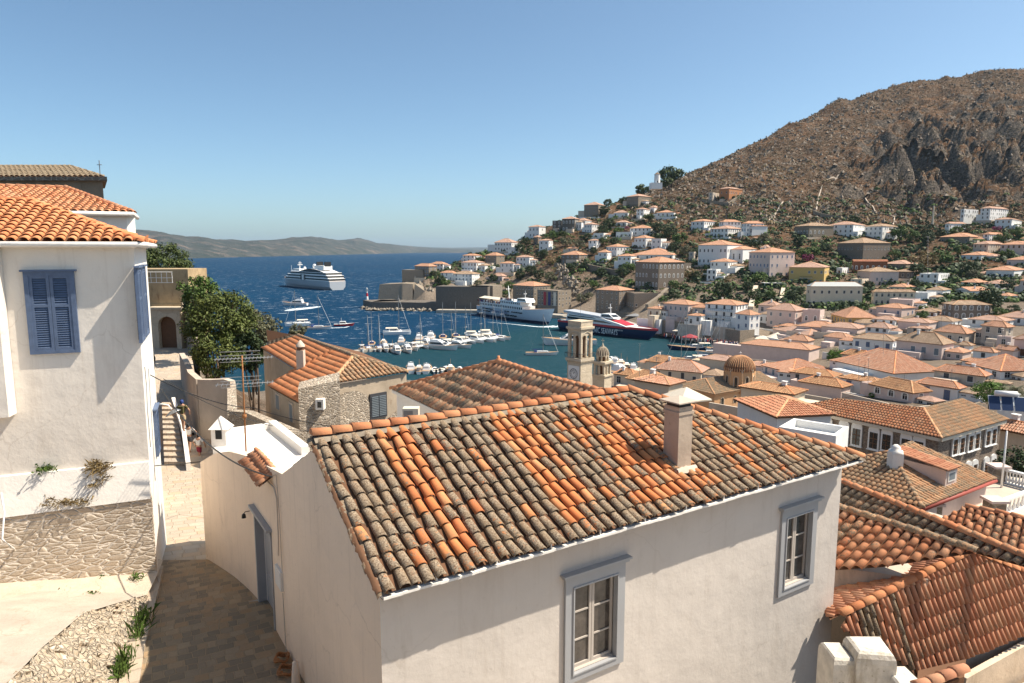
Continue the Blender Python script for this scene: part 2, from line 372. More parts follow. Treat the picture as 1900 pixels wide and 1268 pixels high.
ys = np.concatenate([np.arange(2, 60, 4), np.arange(60, 200, 5), np.arange(200, 520, 3.5), np.arange(520, 1100, 3.6), np.arange(1100, 1640, 20)])
vs_ = []; fs_ = []
for Y in ys:
    for r in rs: vs_.append((r*Y, Y, T(r*Y, Y)))
nr = len(rs)
for j in range(len(ys)-1):
    for i in range(nr-1):
        a = j*nr+i
        if max(vs_[a][2], vs_[a+1][2], vs_[a+nr][2], vs_[a+nr+1][2]) > -4.9: fs_.append((a, a+1, a+nr+1, a+nr))
me = bpy.data.meshes.new('hillside'); me.from_pydata(vs_, [], fs_); me.polygons.foreach_set('use_smooth', [True]*len(fs_)); me.update()
hill = bpy.data.objects.new('hillside', me); COL.objects.link(hill); tag(hill, kind='structure')
def m_hill():
    t = NT('dry_rocky_hillside'); co = t.coord()
    big = t.noise(.012, 6, .65, co); med = t.noise(.09, 6, .75, co); fine = t.noise(.55, 5, .75, co)
    soil = t.mix(t.ramp(med, [(.3, 0.0), (.7, 1.0)]), (.12, .068, .036), (.072, .046, .029))
    soil = t.mix(t.ramp(big, [(.45, 0.0), (.65, .7)]), soil, (.20, .10, .048))
    rock = t.mix(t.ramp(fine, [(.35, 0.0), (.7, 1.0)]), (.04, .035, .032), (.20, .165, .135))
    g = t.n('NewGeometry'); sx = t.n('SeparateXYZ'); t.l.new(g.outputs['Normal'], sx.inputs[0])
    steep = t.ramp(t.math('ADD', sx.outputs[2], t.math('MULTIPLY', t.math('SUBTRACT', fine, .5), .45)), [(.62, 1.0), (.80, 0.0)])
    c = t.mix(steep, soil, rock)
    rk = t.ramp(t.noise(.45, 5, .85, co), [(.53, 0.0), (.60, 1.0)]); c = t.mix(t.math('MULTIPLY', rk, .8), c, (.27, .215, .165))
    sh = t.ramp(t.noise(.35, 5, .8, co), [(.54, 0.0), (.6, 1.0)]); c = t.mix(t.math('MULTIPLY', sh, .85), c, (.038, .034, .022))
    hf = t.noise(.33, 4, .9, t.coord('Object', (1, 1, 1.3))); c = t.mix(t.ramp(hf, [(.38, .9), (.46, 0.0)]), c, (.022, .019, .013)); c = t.mix(t.ramp(t.noise(.28, 5, .9, t.coord('Object', (1.1, 1, 1.2))), [(.56, 0.0), (.62, .85)]), c, (.34, .28, .22))
    sz = t.n('SeparateXYZ'); t.l.new(co, sz.inputs[0]); low = t.ramp(t.math('DIVIDE', sz.outputs[2], 40.0), [(.3, 1.0), (.8, 0.0)])
    yr = t.ramp(t.math('DIVIDE', sz.outputs[1], 500.0), [(.05, 0.0), (.14, 1.0)])
    c = t.mix(t.math('MULTIPLY', t.math('MULTIPLY', low, yr), .8), c, t.mix(med, (.40, .33, .26), (.26, .21, .16)))
    n = t.bump(t.noise(.25, 7, .8, co), 1.0, 2.2); n = t.bump(fine, .9, .6, n)
    return t.out(c, .97, n, .05)
hill.data.materials.append(m_hill())

# unseen street and pale ground below it, added to bounce sunlight onto the walls
mb = MB(); mb.prism([(-45, -45), (45, -45), (45, .9), (-45, .9)], 24, 40.35); tag(mb.build('street', M['bounce_yard']), kind='structure')
mb = MB(); mb.face([V(-5.5, .9, 31.3), V(26, .9, 31.3), V(26, 11.5, 31.3), V(-5.5, 11.5, 31.3)]); mb.face([V(-30, .9, 32.2), V(-5.5, .9, 32.2), V(-5.5, 8.6, 32.2), V(-30, 8.6, 32.2)]); tag(mb.build('bounce_yard', M['bounce_yard']), kind='structure')

# ---------------------------------------------------------------- sea
def m_sea():
    t = NT('sea_water'); co = t.coord()
    c = t.ramp(t.noise(.004, 4, .6, co), [(.3, (.002, .026, .066)), (.7, (.003, .036, .085))])
    # the sheltered harbour basin is greener
    sx = t.n('SeparateXYZ'); t.l.new(co, sx.inputs[0])
    f = t.math('ADD', t.math('MULTIPLY', sx.outputs[0], .0115), t.math('MULTIPLY', t.math('SUBTRACT', 455.0, sx.outputs[1]), .0075))
    c = t.mix(t.ramp(f, [(.2, 0.0), (.9, 1.0)]), c, (.008, .042, .054))
    a = t.noise(1.0, 4, .7, t.coord('Object', (.10, .35, 1))); b = t.noise(1.0, 5, .75, t.coord('Object', (.55, 1.6, 1)))
    cap = t.math('MULTIPLY', t.ramp(t.noise(1.0, 5, .8, t.coord('Object', (.07, .22, 1))), [(.60, 0.0), (.63, 1.0)]), t.ramp(f, [(.0, 1.0), (.4, 0.0)]))
    c = t.mix(t.math('MULTIPLY', t.ramp(b, [(.5, 0.0), (.7, 1.0)]), .35), c, (.012, .07, .13))
    c = t.mix(t.math('MULTIPLY', cap, .8), c, (.6, .66, .7))
    n = t.bump(a, .85, 1.6); n = t.bump(b, .85, .45, n)
    t.out(c, .6, n, 0); gl = t.n('BsdfGlossy', i_Roughness=.28); t.l.new(n, gl.inputs['Normal']); gl.inputs['Color'].default_value = (.8, .9, 1, 1)
    mx = t.n('MixShader', i_Fac=.05); t.l.new(t.b.outputs[0], mx.inputs[1]); t.l.new(gl.outputs[0], mx.inputs[2]); t.l.new(mx.outputs[0], t.t.nodes['Material Output'].inputs['Surface']); return t.m
mb = MB()
q = []
xs_ = [-40000, -3000, -600, 0, 600, 3000, 40000]; yy_ = [-2000, 0, 400, 1000, 4000, 58000]
for i in range(6):
    for j in range(5): mb.face([(xs_[i], yy_[j], 0), (xs_[i+1], yy_[j], 0), (xs_[i+1], yy_[j+1], 0), (xs_[i], yy_[j+1], 0)])
tag(mb.build('sea', m_sea()), kind='structure')

# ---------------------------------------------------------------- far coast across the strait
def m_far():
    t = NT('distant_hills'); co = t.coord(); f = t.noise(.006, 7, .75, co)
    c = t.ramp(f, [(.38, (.045, .06, .055)), (.54, (.085, .09, .085)), (.68, (.22, .17, .14))])
    return t.out(c, .95, t.bump(f, 1.0, 60), .05)
def coast(name, knots, shore, Yf, sd, mat):
    mbx = []; F = []; nx = 200; ny = 14
    xs = np.linspace(knots[0][0], knots[-1][0], nx)
    for i, x in enumerate(xs):
        yk = np.interp(x, [k[0] for k in knots], [k[1] for k in knots]); yb = np.interp(x, [k[0] for k in shore], [k[1] for k in shore])
        S = PZ(x, yb, 0); Sy = min(S.y, Yf)
        for j in range(ny):
            u = j/(ny-1); Y = Sy + (1500+Sy*.25)*u; p = PY(x, yk, Y); hz = max(0, p.z)
            zz = hz*math.sin(min(1, u/.8)*math.pi/2)**.8 if u < .8 else hz*(1-(u-.8)*3)
            nz = noise.fractal(V(x*.02, Y*.0012, sd), .8, 2.1, 4)
            zz = zz*(1+.35*nz*(1-u if u < .8 else 0)) - (6 if j == 0 else 0)
            mbx.append((p.x, Y, zz))
    for i in range(nx-1):
        for j in range(ny-1): a = i*ny+j; F.append((a, a+ny, a+ny+1, a+1))
    m = bpy.data.meshes.new(name); m.from_pydata(mbx, [], F); m.polygons.foreach_set('use_smooth', [True]*len(F)); m.update(); m.materials.append(mat)
    o = bpy.data.objects.new(name, m); COL.objects.link(o); tag(o, kind='structure'); return o
mf = m_far()
coast('far_coast_hills', [(-250, 426), (200, 424), (290, 430), (330, 437), (380, 441), (450, 447), (500, 446), (540, 441), (575, 438), (630, 446), (665, 443), (700, 451), (760, 457), (810, 461), (850, 462), (900, 464.2)],
      [(-250, 490), (350, 480), (600, 474), (740, 470.5), (900, 466.5)], 9000, 1.0, mf)
coast('farther_coast_hills', [(640, 462), (760, 458), (840, 460), (900, 459.5), (960, 461), (1060, 463)], [(640, 467), (1060, 466)], 14000, 4.0, mf)
# ---------------------------------------------------------------- tiles and roofs
rnd = random.Random(11)
def tile_face(mb, poly, sp=.27, L=.36, r=.105, seg=5, lich=None, rise=.022, jit=.012, mi=0, under=None, umi=1, th=.03, tap=.82):
    """cover tiles (one island each) over a planar roof face; poly = world points"""
    poly = [Vector(p) for p in poly]
    n = V(0, 0, 0)
    for i in range(len(poly)): n += (poly[i]-poly[0]).cross(poly[(i+1) % len(poly)]-poly[0])
    n.normalize()
    if n.z < 0: n = -n
    h = n.cross(Z).normalized(); s = h.cross(n).normalized()
    if s.z > 0: s = -s; h = -h
    O = poly[0]; P2 = [((p-O).dot(h), (p-O).dot(s)) for p in poly]
    if under is not None: under.face([p - n*.01 for p in poly], umi)
    a = min(p[0] for p in P2) + sp*.5; amax = max(p[0] for p in P2); ci = 0
    while a < amax:
        xs = []
        for i in range(len(P2)):
            (x0, y0), (x1, y1) = P2[i], P2[(i+1) % len(P2)]
            if (x0 <= a < x1) or (x1 <= a < x0): xs.append(y0+(y1-y0)*(a-x0)/(x1-x0))
        xs.sort()
        for k in range(0, len(xs)-1, 2):
            b0, b1 = xs[k], xs[k+1]; b = b1 + rnd.uniform(0, jit*3); row = 0; off = rnd.uniform(-jit, jit)
            while b > b0 + .05:
                t = max(b0, b-L*1.12); aa = a+off+rnd.uniform(-jit, jit)*.6; yaw = rnd.uniform(-jit, jit)*1.2
                rr = r*rnd.uniform(.96, 1.06); vs = []
                for q, (bb, rad, lift) in enumerate(((b, rr, rise), (t, rr*tap, 0.0))):
                    for m_ in range(seg+1):
                        an = math.pi*m_/seg
                        vs.append(O + h*(aa + (yaw if q else 0) - rad*math.cos(an)) + s*bb + n*(lift+.005+rad*.82*math.sin(an)))
                fs = [(m_, m_+1, seg+2+m_, seg+1+m_) for m_ in range(seg)]
                nb = seg+1
                if th:   # thickness at the lower lip
                    for m_ in range(seg+1):
                        an = math.pi*m_/seg; rad = rr-th*.6
                        vs.append(O + h*(aa-rad*math.cos(an)) + s*b + n*(rise+.0+rad*.8*math.sin(an)))
                    fs += [(m_+1, m_, 2*nb+m_, 2*nb+m_+1) for m_ in range(seg)]
                at = lich(ci, row, aa, b) if lich else .001
                mb.mesh(vs, fs, mi, at=at, sm=True)
                b -= L; row += 1
        a += sp; ci += 1
def ridge_line(mb, pts, L=.36, r=.12, mi=0, lift=.04, seg=6, lich=0.001):
    pts = [Vector(p) for p in pts]
    for i in range(len(pts)-1):
        a, b = pts[i], pts[i+1]; d = b-a; ln = d.length; d.normalize(); k = max(1, round(ln/L)); st = ln/k
        sd = d.cross(Z).normalized(); up = sd.cross(d).normalized()
        for j in range(k):
            vs = []; w = sd*rnd.uniform(-.012, .012)
            for q, (tt, rad, lf) in enumerate(((j*st-.02, r*1.06, lift+.015), ((j+1)*st+.03, r*.9, lift-.01))):
                for m_ in range(seg+1):
                    an = math.pi*m_/seg; vs.append(a+d*tt+w+sd*(rad*math.cos(an))+up*(lf-.05+rad*.95*math.sin(an)))
            fs = [(m_+1, m_, seg+1+m_, seg+2+m_) for m_ in range(seg)]
            c = len(vs); vs += [a+d*(j*st-.02)+w+up*(lift-.05)]
            fs += [(m_, m_+1, c) for m_ in range(seg)]
            mb.mesh(vs, fs, mi, sm=True, at=lich)
def hip_faces(x0, x1, y0, y1, z, rise, kind='hip'):
    """roof faces (lists of points) and ridge polylines of a hip or gable roof over a rectangle"""
    w, d = x1-x0, y1-y0
    c = [V(x0, y0, z), V(x1, y0, z), V(x1, y1, z), V(x0, y1, z)]
    if kind == 'gable':
        if w >= d: a, b = V(x0, (y0+y1)/2, z+rise), V(x1, (y0+y1)/2, z+rise); return [[c[0], c[1], b, a], [c[2], c[3], a, b]], [[a, b]]
        a, b = V((x0+x1)/2, y0, z+rise), V((x0+x1)/2, y1, z+rise); return [[c[1], c[2], b, a], [c[3], c[0], a, b]], [[a, b]]
    if w >= d: k = min(d/2, w/2-.05); a, b = V(x0+k, (y0+y1)/2, z+rise), V(x1-k, (y0+y1)/2, z+rise); F = [[c[0], c[1], b, a], [c[1], c[2], b], [c[2], c[3], a, b], [c[3], c[0], a]]; RR = [[a, b], [a, c[0]], [a, c[3]], [b, c[1]], [b, c[2]]]
    else: k = min(w/2, d/2-.05); a, b = V((x0+x1)/2, y0+k, z+rise), V((x0+x1)/2, y1-k, z+rise); F = [[c[0], c[1], a], [c[1], c[2], b, a], [c[2], c[3], b], [c[3], c[0], a, b]]; RR = [[a, b], [a, c[0]], [a, c[1]], [b, c[2]], [b, c[3]]]
    return F, RR
def uvface(mb, poly, mi=0):
    n = V(0, 0, 0)
    for i in range(1, len(poly)-1): n += (poly[i]-poly[0]).cross(poly[i+1]-poly[0])
    n.normalize()
    if n.z < 0: n = -n
    h = n.cross(Z).normalized(); s = h.cross(n).normalized()
    if s.z > 0: s = -s
    mb.face(poly, mi, uv=[(p.dot(h), p.dot(s)) for p in poly])

# ---------------------------------------------------------------- windows, shared meshes 1 x 1 (x across, z up, facing -y)
def win_mesh(kind):
    mb = MB()
    def pbox(x0, x1, z0, z1, y0, y1, mi): mb.box(x0, x1, -y1, -y0, z0, z1, mi)
    arch = kind.startswith('arch'); sh = {'blue': 'shB', 'grey': 'shG', 'darkw': 'shD', 'wood': 'wood'}.get(kind)
    if arch:
        pts = [(-.5, 0), (.5, 0), (.5, .72)] + [(.5*math.cos(t), .72+.28*math.sin(t)) for t in [math.pi*k/8 for k in range(1, 8)]] + [(-.5, .72)]
        inn = [(x*.62, .08+z*.8) for x, z in pts]; n = len(pts)
        vs = [V(x, -.08, z) for x, z in pts]+[V(x, -.08, z) for x, z in inn]+[V(x, 0, z) for x, z in pts]
        fs = [(i, (i+1) % n, n+(i+1) % n, n+i) for i in range(n)]+[((i+1) % n, i, 2*n+i, 2*n+(i+1) % n) for i in range(n)]
        mb.mesh(vs, fs, 0); mb.face([V(x, -.02, z) for x, z in inn], 1)
        pbox(-.03, .03, .06, .9, .02, .05, 0); pbox(-.33, .33, .60, .64, .02, .05, 0)
    else:
        for b in ((-.5, -.45, 0, 1), (.45, .5, 0, 1), (-.45, .45, .96, 1), (-.45, .45, 0, .04)): pbox(*b, 0, .06, 0)
        mb.face([V(-.45, -.02, .04), V(.45, -.02, .04), V(.45, -.02, .96), V(-.45, -.02, .96)], 1)
        if sh:
            for s_ in (-1, 1):
                a, b = (-.4, -.01) if s_ < 0 else (.01, .4)
                pbox(a, b, .06, .93, .025, .055, 2)
                for k in range(5): pbox(a+.06, b-.06, .12+k*.16, .2+k*.16, .055, .066, 2)
        else:
            pbox(-.02, .02, .06, .93, .02, .05, 0); pbox(-.4, .4, .6, .635, .02, .05, 0)
        pbox(-.56, .56, -.05, 0, 0, .12, 0)
    o = mb.build('window', [M['wframe'], M['glassf'], M[sh] if sh else M['glassf']]); me = o.data; bpy.data.objects.remove(o); return me
WM = {k: win_mesh(k) for k in ('plain', 'arch', 'blue', 'grey', 'darkw', 'wood')}
def add_win(parent, kind, x, y, z, w, h, face, name='window'):
    o = bpy.data.objects.new(name, WM[kind]); COL.objects.link(o); o.parent = parent
    o.scale = (w, 1, h); o.location = (x, y, z)
    o.rotation_euler = (0, 0, {'f': 0, 'r': R(90), 'b': R(180), 'l': R(-90)}[face]); return o

WC = {'w': 'whitef', 'p': 'pink', 'c': 'cream', 's': 'stone', 'd': 'dark', 'y': 'yellow', 'o': 'rust', 'b': 'brick', 'n': 'brown', 'a': 'apric', 'g': 'aged'}
RC = {'o': ('r_o', 'tt_o'), 'p': ('r_p', 'tt_p'), 'n': ('r_n', 't_tan'), 'r': ('r_r', 't_red'), 'g': ('r_g', None), 'f': (None, None)}
HR = random.Random(5)
def house(xl, xc, xr, yt, ye, yb, wc, rc, label, win='auto', name='house', cat='house', Y=None, gable=False, fl=None, psi=None, group=None, chim=None, nwin=True, dep=None, annex=True):
    C = PY(xc, yb, Y) if Y else onground(xc, yb)
    phi = math.atan2(C.x, C.y); pl, pr = max(1., xc-xl), max(0., xr-xc)
    if psi is None:
        psi = math.atan(1.25*pr/pl) if pr > 1 else R(4)
        psi = min(max(psi, R(6)), R(68))
    th = psi+phi; D = math.hypot(C.x, C.y)
    rl = (xl-950)/1258.; rr = (xr-950)/1258.
    w = (C.x-rl*C.y)/max(.15, math.cos(th)+rl*math.sin(th))
    den = math.sin(th)-rr*math.cos(th)
    d = (rr*C.y-C.x)/den if (pr > 1 and den > .05) else (dep or min(9., w*.8))
    w = min(max(w, 2.5), 60); d = min(max(d, 2.5), 45)
    if dep: d = dep
    if D > 300: w *= 1.1; d *= 1.1
    k = C.y/1262.; hgt = max(2.2, (yb-ye)*k*1.0)
    g = thing(name, label, cat, (C.x, C.y, C.z), -th, group)
    base = -5.0
    mb = MB(); mb.box(-w, 0, 0, d, base, hgt)
    flat = rc == 'f'
    if flat:
        for b in ((-w, 0, 0, .25), (-w, 0, d-.25, d), (-w, -w+.25, .25, d-.25), (-.25, 0, .25, d-.25)): mb.box(b[0], b[1], b[2], b[3], hgt, hgt+.5)
    rise = 0
    if not flat:
        ov = .35; zr = PY(xc, yt, C.y+min(w, d)*.5).z - (C.z+hgt)
        rise = min(max(zr, .16*min(w, d)), .34*min(w, d)+.2)
        F, RR = hip_faces(-w-ov, ov, -ov, d+ov, hgt+.12, rise, 'gable' if gable else 'hip')
        if gable:
            if w >= d: mb.face([V(0, 0, hgt), V(0, d, hgt), V(0, d/2, hgt+rise*.93)]); mb.face([V(-w, d, hgt), V(-w, 0, hgt), V(-w, d/2, hgt+rise*.93)])
            else: mb.face([V(-w, 0, hgt), V(0, 0, hgt), V(-w/2, 0, hgt+rise*.93)]); mb.face([V(0, d, hgt), V(-w, d, hgt), V(-w/2, d, hgt+rise*.93)])
    mb.build('wall', M[WC[wc]], g)
    near = D < 215 and RC[rc][1]
    if not flat:
        rb = MB(); ro = None
        if near:
            fx = D/100.
            vis = F[:2] if not gable else F[:2]
            for f in F: rb.face(f, 1)
            for f in F:
                nn = (f[1]-f[0]).cross(f[2]-f[0]); nn.normalize()
                if nn.z < 0: nn = -nn
                cw = g.matrix_basis @ f[0]; nw = g.matrix_basis.to_3x3() @ nn
                if nw.dot(V(0, 0, H)-cw) > 0: tile_face(rb, f, sp=.27 if D < 110 else .3, L=.45 if D < 110 else .6, r=.115, seg=3, rise=.04, th=0, jit=.02)
            for l in RR: ridge_line(rb, l, L=.5, r=.15, seg=4, mi=2)
            mats = [M[RC[rc][1]], M['t_under'], M['ridge' if HR.random() < .6 else 'ridgeo']]
        else:
            for f in F: uvface(rb, f)
            for l in RR: rb.tube(l, .13, 4, 2)
            mats = [M[RC[rc][0]], M['t_under'], M['ridgeo']]
        # eave band and soffit
        for (a0, a1, b0, b1) in ((-w-ov, ov, -ov, -ov+.12), (-w-ov, ov, d+ov-.12, d+ov), (-w-ov, -w-ov+.12, -ov+.12, d+ov-.12), (ov-.12, ov, -ov+.12, d+ov-.12)):
            rb.box(a0, a1, b0, b1, hgt-.03, hgt+.115, 1)
        rb.face([V(-w-ov, -ov, hgt+.03), V(-w-ov, d+ov, hgt+.03), V(ov, d+ov, hgt+.03), V(ov, -ov, hgt+.03)], 1)
        ro = rb.build('roof', mats, g)
        if chim or (chim is None and HR.random() < .45 and D < 450):
            cb = MB(); cx = -w*HR.uniform(.25, .75); cy = d*HR.uniform(.3, .7); zt = hgt+rise+.7
            cb.box(cx-.3, cx+.3, cy-.25, cy+.25, hgt, zt); cb.box(cx-.38, cx+.38, cy-.33, cy+.33, zt, zt+.12)
            cb.build('chimney', M['whitef'], ro)
    if 95 < D < 900 and w > 5 and annex:
        if HR.random() < .7:
            s_ = HR.choice([-1, 1]); a2 = MB(); aw = w*HR.uniform(.35, .6); x0 = -w-aw*.75 if s_ < 0 else .02; x1 = -w-.02 if s_ < 0 else aw*.75; ah = hgt*HR.uniform(.55, .85); y0, y1 = d*.25, d*HR.uniform(.8, 1.2)
            a2.box(x0, x1, y0, y1, base, ah); a2.build('wing', M[WC[wc] if HR.random() < .7 else 'whitef'], g); a2 = MB()
            for f in hip_faces(x0-.3, x1+.3, y0-.3, y1+.3, ah+.05, min(abs(x1-x0), y1-y0)*.24)[0]: uvface(a2, f)
            a2.box(x0-.3, x1+.3, y0-.3, y1+.3, ah-.08, ah+.04, 1); a2.build('wing_roof', [M[HR.choice(['r_o', 'r_p', 'r_n'])], M['t_under']], g)
            for i in range(2): add_win(g, 'plain', x0+(x1-x0)*(i+.5)/2, y0, ah*.4, .9, ah*.35, 'f')
        ab = MB(); aw = w*HR.uniform(.3, .7); ah = max(1.6, hgt*HR.uniform(.35, .7)); ad = HR.uniform(2.5, 5); sd = HR.choice(['l', 'f', 'f', 'r'])
        if sd == 'f': x0 = -w+HR.uniform(0, w-aw); ab.box(x0, x0+aw, -ad, -.01, base, ah*.62); ab.box(x0+aw*.1, x0+aw*.9, -ad-.9, -ad-.7, base, ah*.62-1.0)
        elif sd == 'l': ab.box(-w-aw*.7, -w-.01, .6, d*.8, base, ah); ab.box(-w-aw*.7, -w-aw*.7+.2, .6, d*.8, ah, ah+.6); ab.box(-w-aw*.7, -w-.01, .6, .8, ah, ah+.6)
        else: ab.box(.01, ad, .6, d*.7, base, ah*.8)
        ab.build('annex', M[WC[wc] if wc in 'wpcg' else 'aged'], g)
        yb_ = MB(); yd = HR.uniform(3, 7); x0, x1 = -w-HR.uniform(0, 4), HR.uniform(0, 4); zt0 = HR.uniform(-.6, .9); yb_.box(x0, x1, -yd-.3, -yd, base-2, zt0); yb_.box(x1-.3, x1, -yd, d*.5, base-2, zt0)
        yb_.build('yard_wall', M[HR.choice(['whitef', 'aged', 'stone', 'cream'])], g)
    if HR.random() < .5 and D < 420:
        q = MB(); ax = -w*HR.uniform(.2, .8); ah = HR.uniform(2, 3.5); z0 = hgt+(0 if flat else rise*.5); q.tube([V(ax, d*.4, z0-.5), V(ax, d*.4, z0+ah)], .04, 4)
        for s_ in (.2, .5): q.tube([V(ax-.6, d*.4, z0+ah-s_), V(ax+.6, d*.4, z0+ah-s_)], .03, 3)
        q.build('aerial', M['metal'], g)
    if nwin:
        F_ = fl or max(1, round(hgt/3.4)); fh = hgt/F_
        kinds = [win] if win != 'auto' else [HR.choice(['plain', 'plain', 'grey', 'blue' if HR.random() < .3 else 'darkw', 'wood'])]
        kd = kinds[0]
        if kd == 'arch': ww, wh = 1.5, min(2.6, fh*.66)
        else: ww, wh = HR.uniform(1.0, 1.3), min(HR.uniform(1.6, 2.1), fh*.6)
        for face, ln in (('f', w), ('r', d)):
            if ln < 2.6 or (face == 'r' and pr <= 1): continue
            n = max(1, min(9, int(ln/HR.uniform(2.6, 3.4))))
            for f in range(F_):
                for i in range(n):
                    if HR.random() < .12 and n > 2: continue
                    u = ln*(i+.5)/n + HR.uniform(-.15, .15); z = f*fh + fh*.32 + HR.uniform(-.05, .05)
                    h_ = wh
                    if f == 0 and HR.random() < .2 and kd != 'arch': z = .05; h_ = 2.1
                    nm = 'door' if h_ == 2.1 and z < .1 else 'window'
                    if face == 'f': add_win(g, kd, -u, -.0, z, ww, h_, 'f', nm)
                    else: add_win(g, kd, .0, u, z, ww, h_, 'r', nm)
    return g
# ================================================================ FOREGROUND
A = PZ(706, 1103, 37.0); B = PZ(1600, 850, 37.0)
U = (B-A).normalized(); U.z = 0; W = V(-U.y, U.x, 0)          # along the eave, and away from the camera
LEN = (B-A).length; NF = -W                                    # front wall faces -W
ang = math.atan2(U.y, U.x)
def loc(p, O=A): return V((p-O).dot(U), (p-O).dot(W), p.z)
def gp(a, b, z, O=A): return V(O.x+U.x*a+W.x*b, O.y+U.y*a+W.y*b, z)
def wall_holes(mb, O, Ud, w, z0, z1, holes, mi=0, n=None, depth=.18):
    """rectangular wall in the plane O,Ud with openings; reveals run inwards"""
    n = n or V(Ud.y, -Ud.x, 0)
    xs = sorted({0, w, *[h[0] for h in holes], *[h[1] for h in holes]}); zs = sorted({z0, z1, *[h[2] for h in holes], *[h[3] for h in holes]})
    P = lambda x, z, dd=0: V(O.x+Ud.x*x-n.x*dd, O.y+Ud.y*x-n.y*dd, z)
    for i in range(len(xs)-1):
        for j in range(len(zs)-1):
            cx, cz = (xs[i]+xs[i+1])/2, (zs[j]+zs[j+1])/2
            if any(h[0] < cx < h[1] and h[2] < cz < h[3] for h in holes): continue
            mb.face([P(xs[i], zs[j]), P(xs[i+1], zs[j]), P(xs[i+1], zs[j+1]), P(xs[i], zs[j+1])], mi)
    for h in holes:
        a, b, c, d = h[:4]
        mb.face([P(a, c), P(a, c, depth), P(a, d, depth), P(a, d)], mi); mb.face([P(b, c, depth), P(b, c), P(b, d), P(b, d, depth)], mi)
        mb.face([P(a, d), P(a, d, depth), P(b, d, depth), P(b, d)], mi); mb.face([P(a, c, depth), P(a, c), P(b, c), P(b, c, depth)], mi)
def bar(mb, O, Ud, x0, x1, z0, z1, y0, y1, mi=0, n=None):
    """box on a wall: x along the wall, y out of it"""
    n = n or V(Ud.y, -Ud.x, 0)
    Mx = Matrix(((Ud.x, n.x, 0, O.x), (Ud.y, n.y, 0, O.y), (0, 0, 1, 0), (0, 0, 0, 1)))
    mb.box(x0, x1, y0, y1, z0, z1, mi, Mx)
def casement(par, O, Ud, x0, x1, z0, z1):
    fr = MB(); t = .17
    for b in ((x0, x0+t, z0, z1), (x1-t, x1, z0, z1), (x0+t, x1-t, z1-t*1.15, z1), (x0+t, x1-t, z0, z0+t*.8)): bar(fr, O, Ud, *b, -.02, .055)
    a, b, c, d = x0+t, x1-t, z0+t*.8, z1-t*1.15
    for q in ((a, a+.03, c, d), (b-.03, b, c, d), (a+.03, b-.03, d-.03, d), (a+.03, b-.03, c, c+.03)): bar(fr, O, Ud, *q, -.05, .075)
    o = fr.build('window', M['gframe'], par, True)
    lt = MB(); bar(lt, O, Ud, x0-.05, x1+.05, z1+.002, z1+.06, -.02, .11); bar(lt, O, Ud, x0-.09, x1+.09, z1+.06, z1+.10, -.02, .15)
    l2_ = lt.build('lintel', M['gframe'], None); setpar(l2_, o)
    sm_ = MB(); e = .055; a += .03; b -= .03; c += .03; d -= .03; m = (a+b)/2
    for (p, q) in ((a, m-.006), (m+.006, b)):
        for bx in ((p, p+e, c, d), (q-e, q, c, d), (p+e, q-e, d-e, d), (p+e, q-e, c, c+e*1.5)): bar(sm_, O, Ud, *bx, -.13, -.075)
        for k in (1, 2): zz = c+(d-c)*k/3; bar(sm_, O, Ud, p+e, q-e, zz-.015, zz+.015, -.125, -.085)
    bar(sm_, O, Ud, a, b, c-.03, c+.02, -.1, .0)
    s2 = sm_.build('sash', M['wsash'], None); setpar(s2, o)
    pn = MB(); bar(pn, O, Ud, a+.01, b-.01, c, d, -.112, -.105); s3 = pn.build('pane', M['panes'], None); setpar(s3, o)
    cu = MB(); n_ = V(Ud.y, -Ud.x, 0)     # dark sheet whose colour stands in for the unlit room
    bar(cu, O, Ud, a, b, c, d, -.30, -.26); s4 = cu.build('room_dark', M['room_dark'], None); setpar(s4, o)
    return o
def setpar(c, p):
    """parent c to p keeping world-built vertices in place"""
    inv = wmat(p).inverted(); c.data.transform(inv); c.parent = p
def fixchild(c, p):
    if c is not None: c.data.transform(wmat(p).inverted())
M['wsash'] = plain('worn_white_sash', (.46, .41, .36), .7)
M['room_dark'] = stucco('painted_room_dark', (.13, .11, .09), (.04, .03, .03), amt=.6)
_t = NT('window_panes'); _t.b.inputs['Transmission Weight'].default_value = 0; M['panes'] = _t.out((.06, .05, .042), .08, None, .5); 
_f = _t.noise(3, 4); _t.put(_t.b.inputs['Base Color'], _t.ramp(_f, [(.3, (.03, .026, .022)), (.7, (.12, .10, .085))]))

# ---------------------------------------------------------------- main house
ZE = 37.0; DEP = 6.56
D0 = PP(578, 812, A, (W*.487-Z).normalized() if False else V(W.x*.487, W.y*.487, -1).normalized())
C0 = PP(1168, 731, A, V(W.x*.487, W.y*.487, -1).normalized())
ridge_z = (D0.z+C0.z)/2; RB = (ridge_z-ZE)/.487
D0 = gp(loc(D0).x, RB, ridge_z); C0 = gp(loc(C0).x, RB, ridge_z)
BASE = 29.0
mh = thing('house', 'cream front house with lichen covered clay tiles, square chimney and grey framed windows', 'house', (A.x, A.y, BASE), ang)
OV = .40
FO = gp(0.14, OV, 0); FW = LEN-.14-.16
def fw(px, py):
    p = PP(px, py, FO, NF); return (p-FO).dot(U), p.z
w1 = [fw(*p) for p in ((1045.8, 1072), (1156, 1042), (1154.7, 1226.8), (1045.8, 1268))]
w2 = [fw(*p) for p in ((1446, 947), (1513, 930), (1507, 1080), (1443, 1107))]
def rect(w): return (w[0][0]+w[3][0])/2, (w[1][0]+w[2][0])/2, (w[2][1]+w[3][1])/2, (w[0][1]+w[1][1])/2
R1_, R2_ = rect(w1), rect(w2)
mb = MB()
zt = ZE+OV*.487-.1
holes = [(r[0]+.15, r[1]-.15, r[2]+.12, r[3]-.17) for r in (R1_, R2_)]
wall_holes(mb, FO, U, FW, BASE-4, zt, holes, 0, NF, .34)
mb.build('wall', M['front'], mh, True)
